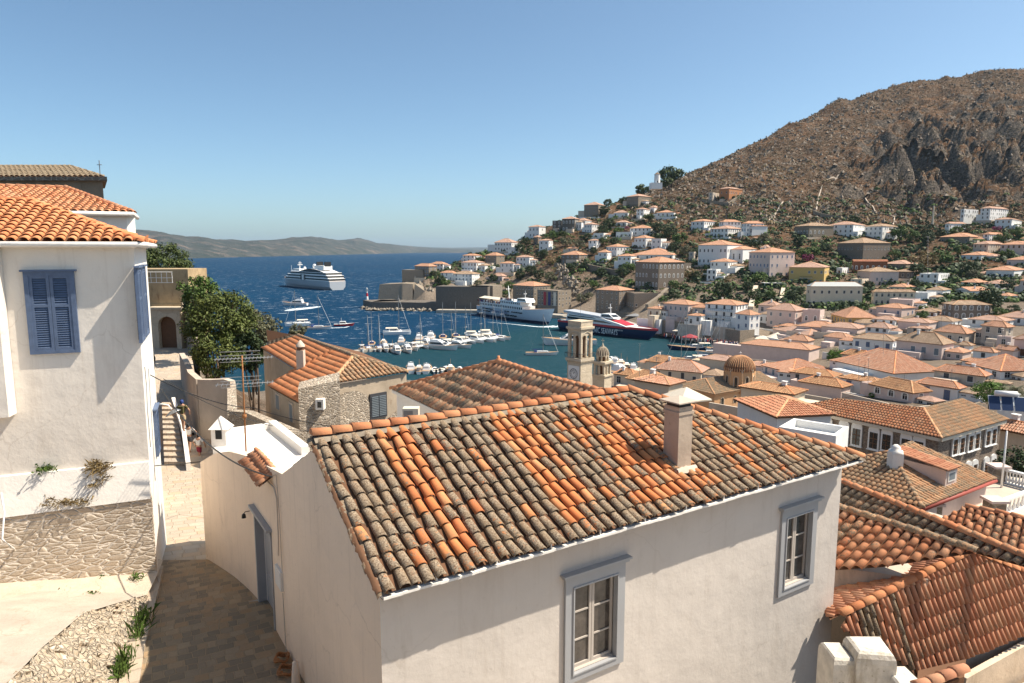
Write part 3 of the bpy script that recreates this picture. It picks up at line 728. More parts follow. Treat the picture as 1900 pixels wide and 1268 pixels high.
# side wall on the lane: gable, terrace wall, door opening
SO = gp(.14, OV, 0)                                           # side wall plane origin; runs along W, faces -U
def sw(px, py):
    p = PP(px, py, SO, -U); return (p-SO).dot(W), p.z
s_top = [(0, zt), (RB-OV, ridge_z-.12), (2*RB-OV*1.0-.2, ZE+.02)]
tb = sw(504, 870); tc = sw(440, 838); td = sw(379, 858); tf = sw(383, 1041)
d1, d2, d3, d4 = sw(469, 940), sw(503, 985), sw(484, 1128), sw(513, 1168)
dx0, dx1 = (d2[0]+d4[0])/2, (d1[0]+d3[0])/2; dz0, dz1 = (d3[1]+d4[1])/2, (d1[1]+d2[1])/2
mb = MB()
CE = PZ(383, 1041, H-9.9); Lw = (CE-SO).dot(W); BUL = -(CE-SO).dot(U)
def P(x, z, dd=0): dd = dd-BUL*max(0, min(1, (x-9)/(Lw-9)))**1.4 if x > 9 else dd; return V(SO.x+W.x*x+U.x*dd, SO.y+W.y*x+U.y*dd, z)
td = (Lw, PY(379, 858, CE.y).z)
def topz(x):
    pts = s_top + [(max(tb[0], s_top[-1][0]+.1), tb[1]), (tc[0], tc[1]+.05), ((tc[0]+td[0])/2, (tc[1]+td[1])/2+.12), (Lw, td[1])]
    return float(np.interp(x, [p[0] for p in pts], [p[1] for p in pts]))
cuts = sorted({0, s_top[1][0], dx0, dx1, *np.linspace(0, Lw, 40)})
for i in range(len(cuts)-1):
    a, b = cuts[i], cuts[i+1]; cx = (a+b)/2
    if dx0 < cx < dx1:
        mb.face([P(b, dz1), P(a, dz1), P(a, topz(a)), P(b, topz(b))]); mb.face([P(b, BASE-1), P(a, BASE-1), P(a, dz0), P(b, dz0)])
    else: mb.face([P(b, BASE-1), P(a, BASE-1), P(a, topz(a)), P(b, topz(b))])
    mb.face([P(a, topz(a)), P(a, topz(a), .28), P(b, topz(b), .28), P(b, topz(b))])
for x in (dx0, dx1): mb.face([P(x, dz0), P(x, dz0, .3), P(x, dz1, .3), P(x, dz1)])
mb.face([P(dx0, dz1), P(dx0, dz1, .3), P(dx1, dz1, .3), P(dx1, dz1)])
mb.face([P(Lw, BASE-1), P(Lw, BASE-1, 3), P(Lw, topz(Lw), 3), P(Lw, topz(Lw))])
# rounded plaster skirt at the foot of the wall
for i in range(24):
    a, b = Lw*i/24, Lw*(i+1)/24
    if a < dx1+.15 and b > dx0-.15: continue
    k0 = .10+.05*noise.noise(V(a, 1, 2)); k1 = .10+.05*noise.noise(V(b, 1, 2))
mb.build('side_wall', M['sidew'], mh, True)
mb = MB(); mb.prism([gp(.4, OV+.36, 0), gp(FW, OV+.36, 0), gp(FW, DEP-.3, 0), gp(.5, DEP-.3, 0)], BASE-2, ZE-.3); 
mb.face([gp(FW+.14, OV, BASE-2), gp(FW+.14, DEP-OV, BASE-2), gp(FW+.14, DEP-OV, ZE), gp(FW+.14, OV, ZE+.05)])
mb.build('back_wall', M['front'], mh, True)
# roof: real tiles
clean = {4: .25, 5: .1, 6: .0, 14: .05, 15: .05, 16: .0, 17: .15, 20: .6, 22: .3, 23: .1, 24: .05, 25: .1, 26: .3, 27: .5, 28: .55, 33: .5, 35: .5, 37: .6, 40: .4}
lr = random.Random(3)
def lich_main(ci, row, a, b):
    base = clean.get(int(ci*.9), .98)
    if lr.random() < .10: base = .35
    if base < .3 and lr.random() < .18: base = .8
    if row == 0: base = max(base, .75)
    return min(1, max(.01, base+lr.uniform(-.1, .12)))
rb = MB()
poly = [A, B, C0, D0]
tile_face(rb, poly, sp=.226, L=.33, r=.090, seg=8, lich=lich_main, rise=.042, jit=.026, tap=.86, under=rb, umi=1, th=.022)
Bk = gp(LEN, DEP, ZE); Ak = gp(.5, DEP, ZE); D0i = D0+U*.5
tile_face(rb, [B, Bk, gp(loc(C0).x, RB+.05, ridge_z)], sp=.29, L=.36, r=.12, seg=5, lich=lich_main, under=rb, umi=1)
tile_face(rb, [Ak, Bk, C0, D0i], sp=.29, L=.36, r=.12, seg=5, lich=lich_main, under=rb, umi=1)
# bedding under the ridge and along the eave
def lump(mb, a, b, w, hgt, mi, n=40, sd=0):
    d = (b-a); s_ = d.cross(Z).normalized(); vs = []; 
    for i in range(n+1):
        p = a+d*(i/n)
        for j, (o, zz) in enumerate(((-w, -.03), (-w*.5, hgt*.7), (0, hgt), (w*.5, hgt*.7), (w, -.03))):
            vs.append(p+s_*(o*(1+.5*noise.noise(V(i*.7, j, sd))))+Z*(zz*(1+.6*noise.noise(V(i*.9, j, sd+5)))))
    mb.mesh(vs, [(i*5+j, i*5+j+1, i*5+j+6, i*5+j+5) for i in range(n) for j in range(4)], mi, sm=True)
lump(rb, D0, C0, .2, .05, 2); lump(rb, C0, B, .2, .04, 2, sd=3)
lump(rb, D0, A+V(0, 0, .02), .07, .02, 1, 60, 7)
roof = rb.build('roof', [M['t_main'], M['t_under'], M['mortar'] if 'mortar' in M else stucco('lime_mortar', (.30, .25, .19), (.08, .06, .05), amt=.9, scale=5)], mh, True)
rm = MB(); 
ridge_line(rm, [D0+V(0, 0, .10), D0*.5+C0*.5+V(0, 0, .075), C0+V(0, 0, .10)], L=.40, r=.115, seg=8, lift=.03)
ridge_line(rm, [C0+V(0, 0, .10), C0*.5+B*.5+V(0, 0, .06), B+V(0, 0, .06)], L=.42, r=.11, seg=8, lift=.03)
o = rm.build('ridge_tiles', M['ridge'], None); setpar(o, roof)
# verge: stub tiles and slates sticking out along the left edge
vg = MB(); n_ = 30
for i in range(n_):
    t = (i+.5)/n_; p = D0.lerp(A, t); dn = (A-D0).normalized(); w_ = lr.uniform(.10, .16); q = p-U*lr.uniform(.0, .05)
    vs = []
    for s_, l_ in ((-.07, .0), (.10, .02)):
        for m_ in range(6):
            an = math.pi*m_/5; vs.append(q+dn*s_+U*(.07-w_*math.cos(an)*.8)+Z*(-.02-l_+.06*math.sin(an)))
    vg.mesh(vs, [(m_, m_+1, m_+7, m_+6) for m_ in range(5)], 0, at=.9, sm=True)
o = vg.build('verge_tiles', M['t_main'], None); setpar(o, roof)
# cornice and gutter strip under the eave
cb = MB(); bar(cb, gp(0, 0, 0), U, .05, LEN-.05, ZE-.13, ZE-.02, -OV, -.06, 1)
for i in range(40):
    x0, x1 = .03+(LEN-.06)*i/40, .03+(LEN-.06)*(i+1)/40; zz = ZE-.085+.006*math.sin(i*1.3)
    bar(cb, gp(0, 0, 0), U, x0, x1, zz, zz+.04, -.08, .05, 0)
for i in range(11):
    x = .9+i*1.08; bar(cb, gp(0, 0, 0), U, x, x+.02, ZE-.11, ZE+.03, -.04, .01, 0); bar(cb, gp(0, 0, 0), U, x, x+.02, ZE+.03, ZE+.045, -.1, .01, 0)
cb.build('cornice', [M['white'], M['t_under']], mh, True)
casement(mh, FO, U, *R1_); casement(mh, FO, U, *R2_)
# chimney
cp = PP(1268, 872, A, V(W.x*.487, W.y*.487, -1).normalized()); ct = PY(1268, 752, cp.y+.15).z
l_ = loc(cp); ch = MB(); a0, b0 = l_.x-.2, l_.y-.02
q = lambda x0, x1, y0, y1, z0, z1, mi=0: ch.prism([gp(x0, y0, 0), gp(x1, y0, 0), gp(x1, y1, 0), gp(x0, y1, 0)], z0, z1, mi)
q(a0, a0+.40, b0, b0+.42, cp.z-.5, ct); q(a0-.02, a0+.42, b0-.02, b0+.44, ct-.16, ct-.10); q(a0+.03, a0+.37, b0+.03, b0+.39, ct, ct+.10, 1)
c_ = gp(a0+.2, b0+.21, ct+.21); e = .29; ring = [gp(a0+.2+sx*e, b0+.21+sy*e, ct+.09) for sx, sy in ((-1, -1), (1, -1), (1, 1), (-1, 1))]
ring2 = [p+V(0, 0, .025) for p in ring]
o = ch.build('chimney', [stucco('chimney_plaster', (.50, .40, .31), (.25, .19, .14), amt=.55, scale=2), M['black']], None); setpar(o, roof)
cc = MB()
for i in range(4): cc.face([ring2[i], ring2[(i+1) % 4], c_]); cc.face([ring[i], ring[(i+1) % 4], ring2[(i+1) % 4], ring2[i]])
cc.face(list(reversed(ring))); o = cc.build('chimney_cap', M['aged'], None); setpar(o, roof)
cs = MB(); lump(cs, gp(a0-.08, b0-.05, cp.z+.02), gp(a0+.48, b0-.05, cp.z+.02), .09, .07, 0, 10); lump(cs, gp(a0-.04, b0-.06, cp.z), gp(a0-.04, b0+.5, cp.z+.26), .07, .06, 0, 10, 4)
o = cs.build('flashing', M['aged'], None); setpar(o, roof)
# door on the lane, its frame, step, meter box, pipes, lamp
ds = MB()
def sbar(mb, x0, x1, z0, z1, y0, y1, mi=0): bar(mb, SO, W, x0, x1, z0, z1, y0, y1, mi, -U)
sbar(ds, dx0+.1, dx1-.1, dz0, dz1-.1, -.26, -.20)
for (x0, x1, z0, z1) in ((dx0+.25, (dx0+dx1)/2-.05, dz0+.2, dz0+.85), ((dx0+dx1)/2+.05, dx1-.25, dz0+.2, dz0+.85), (dx0+.25, dx1-.25, dz0+1.05, dz1-.3)): sbar(ds, x0, x1, z0, z1, -.20, -.185)
dr = ds.build('door', M['gframe'], mh, True)
df = MB()
for b in ((dx0, dx0+.1, dz0, dz1), (dx1-.1, dx1, dz0, dz1), (dx0, dx1, dz1-.1, dz1+.02)): sbar(df, *b, -.22, .03)
sbar(df, dx0-.06, dx1+.06, dz1+.02, dz1+.09, -.02, .14)
o = df.build('door_frame', M['gframe'], None); setpar(o, dr)
dk = MB(); dk.lathe([(0, 0), (.03, .0), (.045, .03), (.03, .06), (0, .065)], (0, 0, 0), 8); 
for v_ in dk.v: v_.xyz = P(dx0+.28, dz0+1.0, -0.0)-U*(v_.z-.19)+W*v_.x+Z*v_.y
o = dk.build('handle', M['black'], None); setpar(o, dr)
def text(s_, size, name, mat, parent, M4, extrude=.004, align='CENTER'):
    c = bpy.data.curves.new(name, 'FONT'); c.body = s_; c.size = size; c.extrude = extrude; c.align_x = align; c.resolution_u = 3
    o = bpy.data.objects.new(name, c); COL.objects.link(o); dg = bpy.context.evaluated_depsgraph_get()
    m = bpy.data.meshes.new_from_object(o.evaluated_get(dg)); bpy.data.objects.remove(o); m.transform(M4); m.materials.clear(); m.materials.append(mat)
    o = bpy.data.objects.new(name, m); COL.objects.link(o); setpar(o, parent) if parent else None; return o
pt = P((dx0+dx1)/2-.05, dz1-.62, -.0)+U*.18
Mt = Matrix(((-W.x, 0, -U.x, pt.x), (-W.y, 0, -U.y, pt.y), (0, 1, 0, pt.z), (0, 0, 0, 1)))
text('4', .26, 'house_number', M['black'], dr, Mt)
st = MB(); sbar(st, dx0-.12, dx1+.1, dz0-.5, dz0-.0, -.2, .26); st.build('door_step', M['pavst'] if 'pavst' in M else M['concrete'], mh, True)
m1, m2 = sw(514, 1042), sw(527, 1105); bx = MB(); sbar(bx, m2[0], m1[0], m2[1]+.1, m1[1]-.05, 0, .06); sbar(bx, m2[0]+.05, m1[0]-.05, m2[1]+.16, m1[1]-.11, .06, .068)
bx.build('meter_box', M['wframe'], mh, True)
pp = MB()
def wpts(pts, off=.04): return [P(*sw(x, y), -off) for x, y in pts]
pp.tube(wpts([(500, 893), (512, 905), (517, 925), (520, 1000), (520, 1030)]), .018, 5); pp.tube(wpts([(508, 884), (516, 880), (522, 960), (527, 1060)]), .012, 5)
pp.tube(wpts([(528, 1100), (535, 1220)]), .012, 5)
pp.build('conduit', M['aged'], mh, True)
# little clay canopy over the door
k1, k2 = sw(500, 852), sw(468, 866)
cn = MB(); pa, pb = P(k1[0]-.25, k1[1]-.3, .1), P(k2[0]-.1, k1[1]-.3, .1); out = -U*.42+Z*-.26
tile_face(cn, [pa, pb, pb+out, pa+out], sp=.2, L=.28, r=.085, seg=6, under=cn, umi=1)
ridge_line(cn, [pa+V(0, 0, .05), pb+V(0, 0, .05)], L=.3, r=.06)
cn.build('canopy', [M['t_orange'], M['t_under']], mh, True)
lm = MB(); lp = P(*sw(466, 948), -.0); lm.tube([lp, lp-U*.12, lp-U*.16-Z*.05], .012, 5)
lm.lathe([(0.02, .0), (.05, -.03), (.06, -.12), (0, -.13)], lp-U*.16-Z*.04, 10); lm.build('wall_lamp', M['black'], mh, True)

# ---------------------------------------------------------------- flat white terrace house beyond the gable
zt_ = H-6.0
r1, r2, r3 = PZ(393, 803, zt_), PZ(512, 787, zt_), PZ(575, 836, zt_)
te = thing('house', 'low white flat roofed house with tiny gabled chimney behind the front house gable', 'house', (r1.x, r1.y, 30))
n0 = P(8.2, 0, .3); n1 = P(Lw-.3, 0, .3)
mb = MB(); pl = [r1, r2, r3, V(n0.x, n0.y, 0), V(n1.x, n1.y, 0)]; pl = [V(p.x, p.y, 0) for p in pl]
mb.prism(pl, 29, zt_-.12, bottom=False); mb.f.pop(); mb.mi.pop(); mb.uv.pop(); mb.at.pop(); mb.sm.pop()
ctr = sum(pl, V(0, 0, 0))/5; ctr.z = zt_-.12
for i in range(5): a_, b_ = pl[i], pl[(i+1) % 5]; mb.face([ctr, V(a_.x, a_.y, zt_-.12), V(b_.x, b_.y, zt_-.12)])
mb.build('wall', M['white'], te, True)
mb = MB()
def para(mb, a, b, w=.22, h=.18, z=zt_): 
    d = (b-a).normalized(); s_ = V(d.y, -d.x, 0)*w
    mb.prism([V(a.x, a.y, 0), V(b.x, b.y, 0), V(b.x+s_.x, b.y+s_.y, 0), V(a.x+s_.x, a.y+s_.y, 0)], z-.12, z+h-.1)
para(mb, r1, r2); para(mb, r2, r3, .25, .24); mb.build('parapet', M['white'], te, True)
mb = MB(); hp = PY(411, 800, 21.0); 
mb.prism([(hp.x-.24, hp.y-.22), (hp.x+.22, hp.y-.22), (hp.x+.22, hp.y+.22), (hp.x-.24, hp.y+.22)], zt_-.2, zt_+.45)
ap = V(hp.x, hp.y, zt_+.82); rg = [V(hp.x+sx*.3, hp.y+sy*.28, zt_+.43) for sx, sy in ((-1, -1), (1, -1), (1, 1), (-1, 1))]
for i in range(4): mb.face([rg[i], rg[(i+1) % 4], ap])
mb.face(list(reversed(rg))); mb.box(hp.x-.10, hp.x+.10, hp.y-.235, hp.y-.222, zt_+.12, zt_+.42, 1); mb.build('chimney', [M['white'], M['glass']], te, True)
ae = MB(); ab = PY(456, 832, 19.0); at = PY(449, 660, 19.0); ae.tube([ab-V(0, 0, .5), ab.lerp(at, .5), at], .022, 6, 0)
aerial = thing('aerial', 'rusty pole with two television aerials standing on the low white flat roof', 'aerial', (ab.x, ab.y, ab.z))
ae.tube([ab.lerp(at, .33), ab.lerp(at, .37)], .06, 6); ae.build('pole', M['rusty'], aerial, True)
for frac, k in ((.97, 8), (.7, 6)):
    yg = MB(); c = ab.lerp(at, frac); dirb = V(.93, .3, 0); cr = V(.2, -.2, .96)
    yg.tube([c-dirb*.75, c+dirb*.85], .012, 4)
    for i in range(k*2):
        q = c+dirb*(-.7+1.5*i/(k*2-1)); sd = V(-.3, .95, 0)*.3
        yg.tube([q-sd, q+sd], .006, 3)
    for s_ in (-.09, .09, .2): yg.tube([c+V(0, 0, s_)-dirb*.6, c+V(0, 0, s_)+dirb*.5], .008, 3)
    yg.build('antenna', M['metal'], aerial, True)

# ---------------------------------------------------------------- second house, mixed tiles, behind the main ridge
h2 = thing('house', 'low white house with patchwork clay tile roof just behind the front house ridge', 'house', (0, 18, 30), 0)
zr = H-3.62; ze = H-5.02
Rg1 = PZ(925, 673, zr); Rg2 = PZ(1176, 727, zr-.0); E1 = PZ(727, 722, ze); e2 = PZ(840, 775, ze)
dv = (e2-E1).normalized(); E2 = E1+dv*9.2
Rg2 = Rg1+dv*6.6
rb = MB(); n_ = (Rg1-E1).cross(e2-E1).normalized()
def lich2(ci, row, a, b): return min(1, max(.02, .0+.45*noise.noise(V(a*.8, b*.8, 0))+lr.uniform(-.3, .45)))
# keep the face planar: rebuild the ridge end from the plane
def onplane(p, O, N): return V(p.x, p.y, O.z-((p.x-O.x)*N.x+(p.y-O.y)*N.y)/N.z)
tile_face(rb, [E1, E2, Rg2, Rg1], sp=.25, L=.40, r=.098, seg=6, lich=lich2, rise=.02, tap=.9, under=rb, umi=1, jit=.012)
bk = Rg1+(Rg1-(E1+dv*(Rg1-E1).dot(dv)))*1.0; bk.z = ze; bk2 = bk+dv*6; bk0 = E1+(bk-(E1+dv*(Rg1-E1).dot(dv)))*1.0; bk0.z = ze
rb.face([Rg1, Rg2, bk2, bk], 1); rb.face([E1, Rg1, bk0], 1)
ro = rb.build('roof', [M['t_mixed'], M['t_under']], h2, True)
rm = MB(); ridge_line(rm, [E1, Rg1+V(0, 0, .03)], L=.36, r=.11, seg=6); ridge_line(rm, [Rg1+V(0, 0, .03), Rg1.lerp(Rg2, .5)-V(0, 0, .05), Rg2], L=.34, r=.12, seg=6)
fp = Rg1+V(0, 0, .0); rm.tube([fp, fp+V(0, 0, .22)], .05, 6); o = rm.build('ridge_tiles', M['ridge'], None); setpar(o, ro)
mb = MB(); wn_ = V(-dv.y, dv.x, 0); wn_ = wn_ if wn_.dot(Rg1-E1) > 0 else -wn_
q1, q2 = E1+wn_*.18, E2+wn_*.18; mb.prism([q1, q2, q2+wn_*4, q1+wn_*4], 30, ze-.05); mb.build('wall', M['white'], h2, True)
mb = MB(); 
for a in (0,): mb.prism([E1+wn_*.0, E2, E2+wn_*.2, E1+wn_*.2], ze-.14, ze-.03)
mb.build('cornice', M['white'], h2, True)
ac = thing('air_conditioner', 'cream air conditioner box on the wall below the patchwork tile roof', 'air conditioner', tuple(PY(765, 775, 20.9)))
mb = MB(); c = PY(765, 782, 20.9); mb.box(c.x-.27, c.x+.22, c.y-.2, c.y+.15, c.z-.2, c.z+.45); mb.build('casing', M['canvas'], ac, True)
mb = MB(); mb.box(c.x-.23, c.x+.05, c.y-.215, c.y-.202, c.z-.14, c.z+.39)
mb.build('grille', M['metal'], ac, True)

# ---------------------------------------------------------------- third house, fresh orange roof with chimney
zr = H-5.72; ze = H-7.35
Pk = PZ(655, 661, zr); Q = PZ(553, 623, zr)
Lc = PZ(553, 747, ze); L2 = PZ(497, 716, ze)
N3 = (Pk-Q).cross(Lc-Q).normalized(); O3 = Q
def o3(px, py): return PP(px, py, O3, N3)
Kc = o3(612, 713); S1 = o3(548, 685); S2 = o3(485, 646); L1 = o3(553, 747); L2 = o3(497, 716)
h3 = thing('house', 'old plaster and rubble house with bright orange roof and round topped chimney', 'house', (Lc.x, Lc.y, 29), 0)
rb = MB(); tile_face(rb, [Q, Pk, Kc, L1, L2, S1, S2], sp=.21, L=.37, r=.088, seg=5, rise=.014, tap=.95, jit=.006, under=rb, umi=1, mi=0, lich=lambda a, b, c, d: .02)
Mc = PZ(757, 690, Kc.z)
tile_face(rb, [Pk, Mc, Kc], sp=.27, L=.38, r=.105, seg=6, rise=.03, under=rb, umi=1, mi=2, lich=lambda a, b, c, d: .3)
Bq = Q+(Mc-Kc)*1.0; Bq.z = ze; rb.face([Q, Pk, Mc, Bq], 1)
# the weathered roof part behind the crest
Q2 = PZ(494, 612, zr-.1); Q3 = PZ(497, 640, zr-.9)
tile_face(rb, [Q, Q2, Q3, S2], sp=.27, L=.4, r=.1, seg=4, under=rb, umi=1, mi=2, lich=lambda a, b, c, d: .8)
ro = rb.build('roof', [M['t_fresh'], M['t_under'], M['t_tan']], h3, True)
rm = MB(); ridge_line(rm, [Q, Pk+V(0, 0, .03), Mc], L=.4, r=.14, seg=6, lich=.35); ridge_line(rm, [Pk, Kc], L=.4, r=.1); ridge_line(rm, [S2, Q], L=.4, r=.1, lich=.5)
o = rm.build('ridge_tiles', M['ridgeo'], None); setpar(o, ro)
cb = PP(559, 684, O3, N3); ch = MB(); s_ = .2; ztop = PY(559, 650, cb.y).z
ch.prism([(cb.x-s_, cb.y-s_), (cb.x+s_, cb.y-s_), (cb.x+s_, cb.y+s_), (cb.x-s_, cb.y+s_)], cb.z-.6, ztop)
ch.lathe([(.2, 0), (.2, .2)], (cb.x, cb.y, ztop), 8, 1); ch.lathe([(.26, .2), (.24, .3), (.05, .55), (0, .58)], (cb.x, cb.y, ztop), 10)
o = ch.build('chimney', [M['aged'], M['wood']], None); setpar(o, ro)
def down(p, z=28.5): return V(p.x, p.y, z)
mb = MB()
ins = V(.15, .1, 0)
def wq(mb, a, b, mi=0, z0=28.5, off=V(0, 0, 0), dz=-.1):
    a = a+off; b = b+off; mb.face([down(a, z0), down(b, z0), b+V(0, 0, dz), a+V(0, 0, dz)], mi)
off = (Pk-(Q+Lc)*.5); off.z = 0; off = off.normalized()*.18
wq(mb, L2, L1, 0, off=off); wq(mb, S2, S1, 0, off=off); wq(mb, S1, L2, 0, off=off); wq(mb, L1, Kc, 0, off=off*.6); 
kk = V(Kc.x, Kc.y, Kc.z); f3 = (Mc-Kc); f3.z = 0; f3n = f3.normalized(); n3 = V(f3n.y, -f3n.x, 0)
wq(mb, kk, Mc, 0, off=-n3*.15)
mb.build('wall', M['old'], h3, True)
# rubble part with the small window, in front of the corner
mb = MB(); ra, rb_ = PY(553, 722, 32.2), PY(630, 706, 33.2)
mb.prism([(ra.x, ra.y), (rb_.x, rb_.y), (rb_.x-.3, rb_.y+1.2), (ra.x-.3, ra.y+1.2)], 28.5, [ra.z, rb_.z, rb_.z+.2, ra.z+.1])
mb.build('rubble_wall', M['rubble'], h3, True)
mb = MB(); rc, rd = PY(640, 728, 34.2), PY(742, 712, 37.5); pts = [V(rc.x, rc.y, 28.5), V(rd.x, rd.y, 28.5)]
m_ = [(.0, 0), (.0, 2.6), (.12, 3.0), (.35, 3.1), (.5, 2.6), (.56, 1.2), (.8, 1.0), (1, 2.6), (1, 0)]
zb = PY(640, 800, 34.2).z-.8
kx = kk-n3*.15; Oq = kx
def w3(px, py): p = PP(px, py, Oq, n3); return (p-Oq).dot(f3n), p.z
def w3p(x, z, o_=0): return V(Oq.x+f3n.x*x+n3.x*o_, Oq.y+f3n.y*x+n3.y*o_, z)
mb.face([w3p(*w3(x, y), .05) for x, y in ((626, 830), (626, 735), (640, 728), (660, 725), (678, 732), (690, 760), (688, 790), (720, 775), (760, 740), (770, 790), (770, 830))])
mb.build('bare_masonry', M['rubble'], h3, True)
a, b = w3(685, 732), w3(717, 772); x0, x1, z0, z1 = a[0], b[0], b[1], a[1]
mb = MB(); bar(mb, Oq, f3n, x0, x1, z0, z1, .0, .09, 0, n3)
for s0, s1 in ((x0+.08, (x0+x1)/2-.03), ((x0+x1)/2+.03, x1-.08)):
    for k in range(12): zz = z0+.12+(z1-z0-.24)*k/12; bar(mb, Oq, f3n, s0, s1, zz, zz+.05, .09, .12, 1, n3)
mb.build('window', [M['shD'], M['shG']], h3, True)
mb = MB(); a = PY(580, 745, 32.0); b = PY(596, 765, 32.0)
mb.box(a.x, b.x, a.y+.42, a.y+.8, b.z, a.z, 0); mb.box(a.x+.1, b.x-.1, a.y+.41, a.y+.42, b.z+.12, a.z-.12, 1); mb.build('small_window', [M['white'], M['glass']], h3, True)
# window and arched door on the shaded side
sd_ = (L1-L2); sd_.z = 0; sdn = sd_.normalized(); ns = V(sdn.y, -sdn.x, 0); ns = ns if ns.x < 0 else -ns; OL = L2+off
def wl_(px, py): p = PP(px, py, OL, ns); return (p-OL).dot(sdn), p.z
for nm, (pa, pb) in (('window', ((512, 728), (521, 762))), ('door', ((537, 745), (546, 785)))):
    a, b = wl_(*pa), wl_(*pb); mb = MB(); bar(mb, OL, sdn, a[0], b[0], b[1], a[1], 0, .05, 0, ns); bar(mb, OL, sdn, a[0]+.1, b[0]-.1, b[1], a[1]-.1, .05, .06, 1, ns)
    mb.build(nm, [M['aged'], M['shG']], h3, True)
OS = S2+off; sdn2 = (S1-S2); sdn2.z = 0; sdn2.normalize()
mb = MB(); p = PP(505, 690, OS, ns); mb.prism([p+sdn2*-.5+ns*.05, p+sdn2*.5+ns*.05, p+sdn2*.5, p+sdn2*-.5], p.z-1.1, p.z+.6); mb.build('window', M['shD'], h3, True)
# ================================================================ LEFT: blue shuttered house, lane, walls
K1 = PY(247, 450, 19.0); U2 = V(.932, .363, 0).normalized(); N2 = V(U2.y, -U2.x, 0)     # front wall faces N2
W2 = V(-.402, .916, 0).normalized(); NR = V(W2.y, -W2.x, 0)                                # right wall faces NR
wt = K1.z-.08
lh = thing('house', 'tall cream house at the left with blue louvred shutters and orange tile roof', 'house', (K1.x, K1.y, 32))
def fl_(px, py): p = PP(px, py, K1, N2); return (p-K1).dot(U2), p.z
def fp_(x, z, o=0): return V(K1.x+U2.x*x+N2.x*o, K1.y+U2.y*x+N2.y*o, z)
bz = fl_(150, 868)[1]; bz2 = fl_(150, 940)[1]; gz = PY(280, 1045, 19).z
mb = MB()
FWL = 7.0
mb.face([fp_(-FWL, bz), fp_(0, bz), fp_(0, wt), fp_(-FWL, wt)])
RL = 4.0
rp = lambda x, z, o=0: V(K1.x+W2.x*x+NR.x*o, K1.y+W2.y*x+NR.y*o, z)
mb.face([rp(0, gz-1), rp(RL, gz-1), rp(RL, wt), rp(0, wt)], 1)
mb.face([rp(RL, gz-1), fp_(-FWL, gz-1)+W2*RL, fp_(-FWL, wt)+W2*RL, rp(RL, wt)], 1)
mb.build('wall', [M['lefth'], M['white']], lh, True)
mb = MB()   # bright plaster band and masonry base, battered
e1, e2_ = .10, .34
mb.face([fp_(-FWL, bz-.02, e1), fp_(.0, bz, e1), fp_(.0, bz, 0), fp_(-FWL, bz, 0)])
mb.face([fp_(-FWL, bz2, e2_), fp_(.0, bz2+.1, e2_), fp_(0, bz, e1), fp_(-FWL, bz-.02, e1)])
mb.face([fp_(0, bz2+.1, e2_), rp(0, bz2), rp(0, bz), fp_(0, bz, e1)])
mb.build('plaster_band', M['white'], lh, True)
mb = MB(); mb.face([fp_(-FWL, gz-1, .30), fp_(.0, gz-1, .30), fp_(.0, bz2+.1, .30), fp_(-FWL, bz2, .30)])
mb.face([fp_(0, gz-1, .30), fp_(0.003, gz-1, 0), fp_(0.003, bz2+.1, 0), fp_(0, bz2+.1, .30)])
mb.build('masonry_base', M['masonry'], lh, True)
# shutters
def louvre_window(par, O, Ud, n, x0, x1, z0, z1, name='window', nsl=26, mat='shB'):
    fr = MB(); t = .11
    for b in ((x0, x0+t, z0, z1), (x1-t, x1, z0, z1), (x0+t, x1-t, z1-t, z1), (x0+t, x1-t, z0, z0+t*.8)): bar(fr, O, Ud, *b, 0, .09, 0, n)
    bar(fr, O, Ud, x0-.06, x1+.06, z1, z1+.05, 0, .14, 0, n); bar(fr, O, Ud, x0+t, x1-t, z0+t*.8, z1-t, -.02, .012, 1, n)
    o = fr.build(name, [M[mat], M['black']], par, True)
    a, b, c, d = x0+t, x1-t, z0+t*.8, z1-t; m = (a+b)/2; e = .075
    for p, q in ((a, m-.004), (m+.004, b)):
        s = MB()
        for bx in ((p, p+e, c, d), (q-e, q, c, d), (p+e, q-e, d-e, d), (p+e, q-e, c, c+e), (p+e, q-e, c+(d-c)*.58, c+(d-c)*.58+e)): bar(s, O, Ud, *bx, .02, .075, 0, n)
        for (za, zb) in ((c+e, c+(d-c)*.58), (c+(d-c)*.58+e, d-e)):
            k = max(3, int(nsl*(zb-za)/(d-c))); h_ = (zb-za)/k
            for i in range(k):
                zz = za+h_*i; P4 = [O+Ud*(p+e)+n*.065, O+Ud*(q-e)+n*.065, O+Ud*(q-e)+n*.03, O+Ud*(p+e)+n*.03]
                lo, hi = zz+h_*.05, zz+h_*.85
                s.face([V(P4[0].x, P4[0].y, lo), V(P4[1].x, P4[1].y, lo), V(P4[2].x, P4[2].y, hi), V(P4[3].x, P4[3].y, hi)])
        s2 = s.build('shutter', M[mat], None); setpar(s2, o)
    return o
ws = [fl_(41, 505), fl_(137, 503), fl_(151, 653), fl_(60, 658)]
louvre_window(lh, K1*1, U2, N2, (ws[0][0]+ws[3][0])/2, (ws[1][0]+ws[2][0])/2, (ws[2][1]+ws[3][1])/2, (ws[0][1]+ws[1][1])/2, nsl=34)
def rr_(px, py): p = PP(px, py, K1, NR); return (p-K1).dot(W2), p.z
a, b = rr_(247.6, 497.7), rr_(262, 632); c, d = rr_(268, 494.5), rr_(277.5, 617)
louvre_window(lh, K1*1, W2, NR, a[0]+.05, a[0]+1.0, b[1], a[1], nsl=34); louvre_window(lh, K1*1, W2, NR, a[0]+1.55, a[0]+2.6, b[1], a[1], nsl=34)
zl1, zl2 = rr_(284, 760)[1], rr_(290, 845)[1]
louvre_window(lh, K1*1, W2, NR, 2.2, 3.2, zl2, zl1, nsl=30)
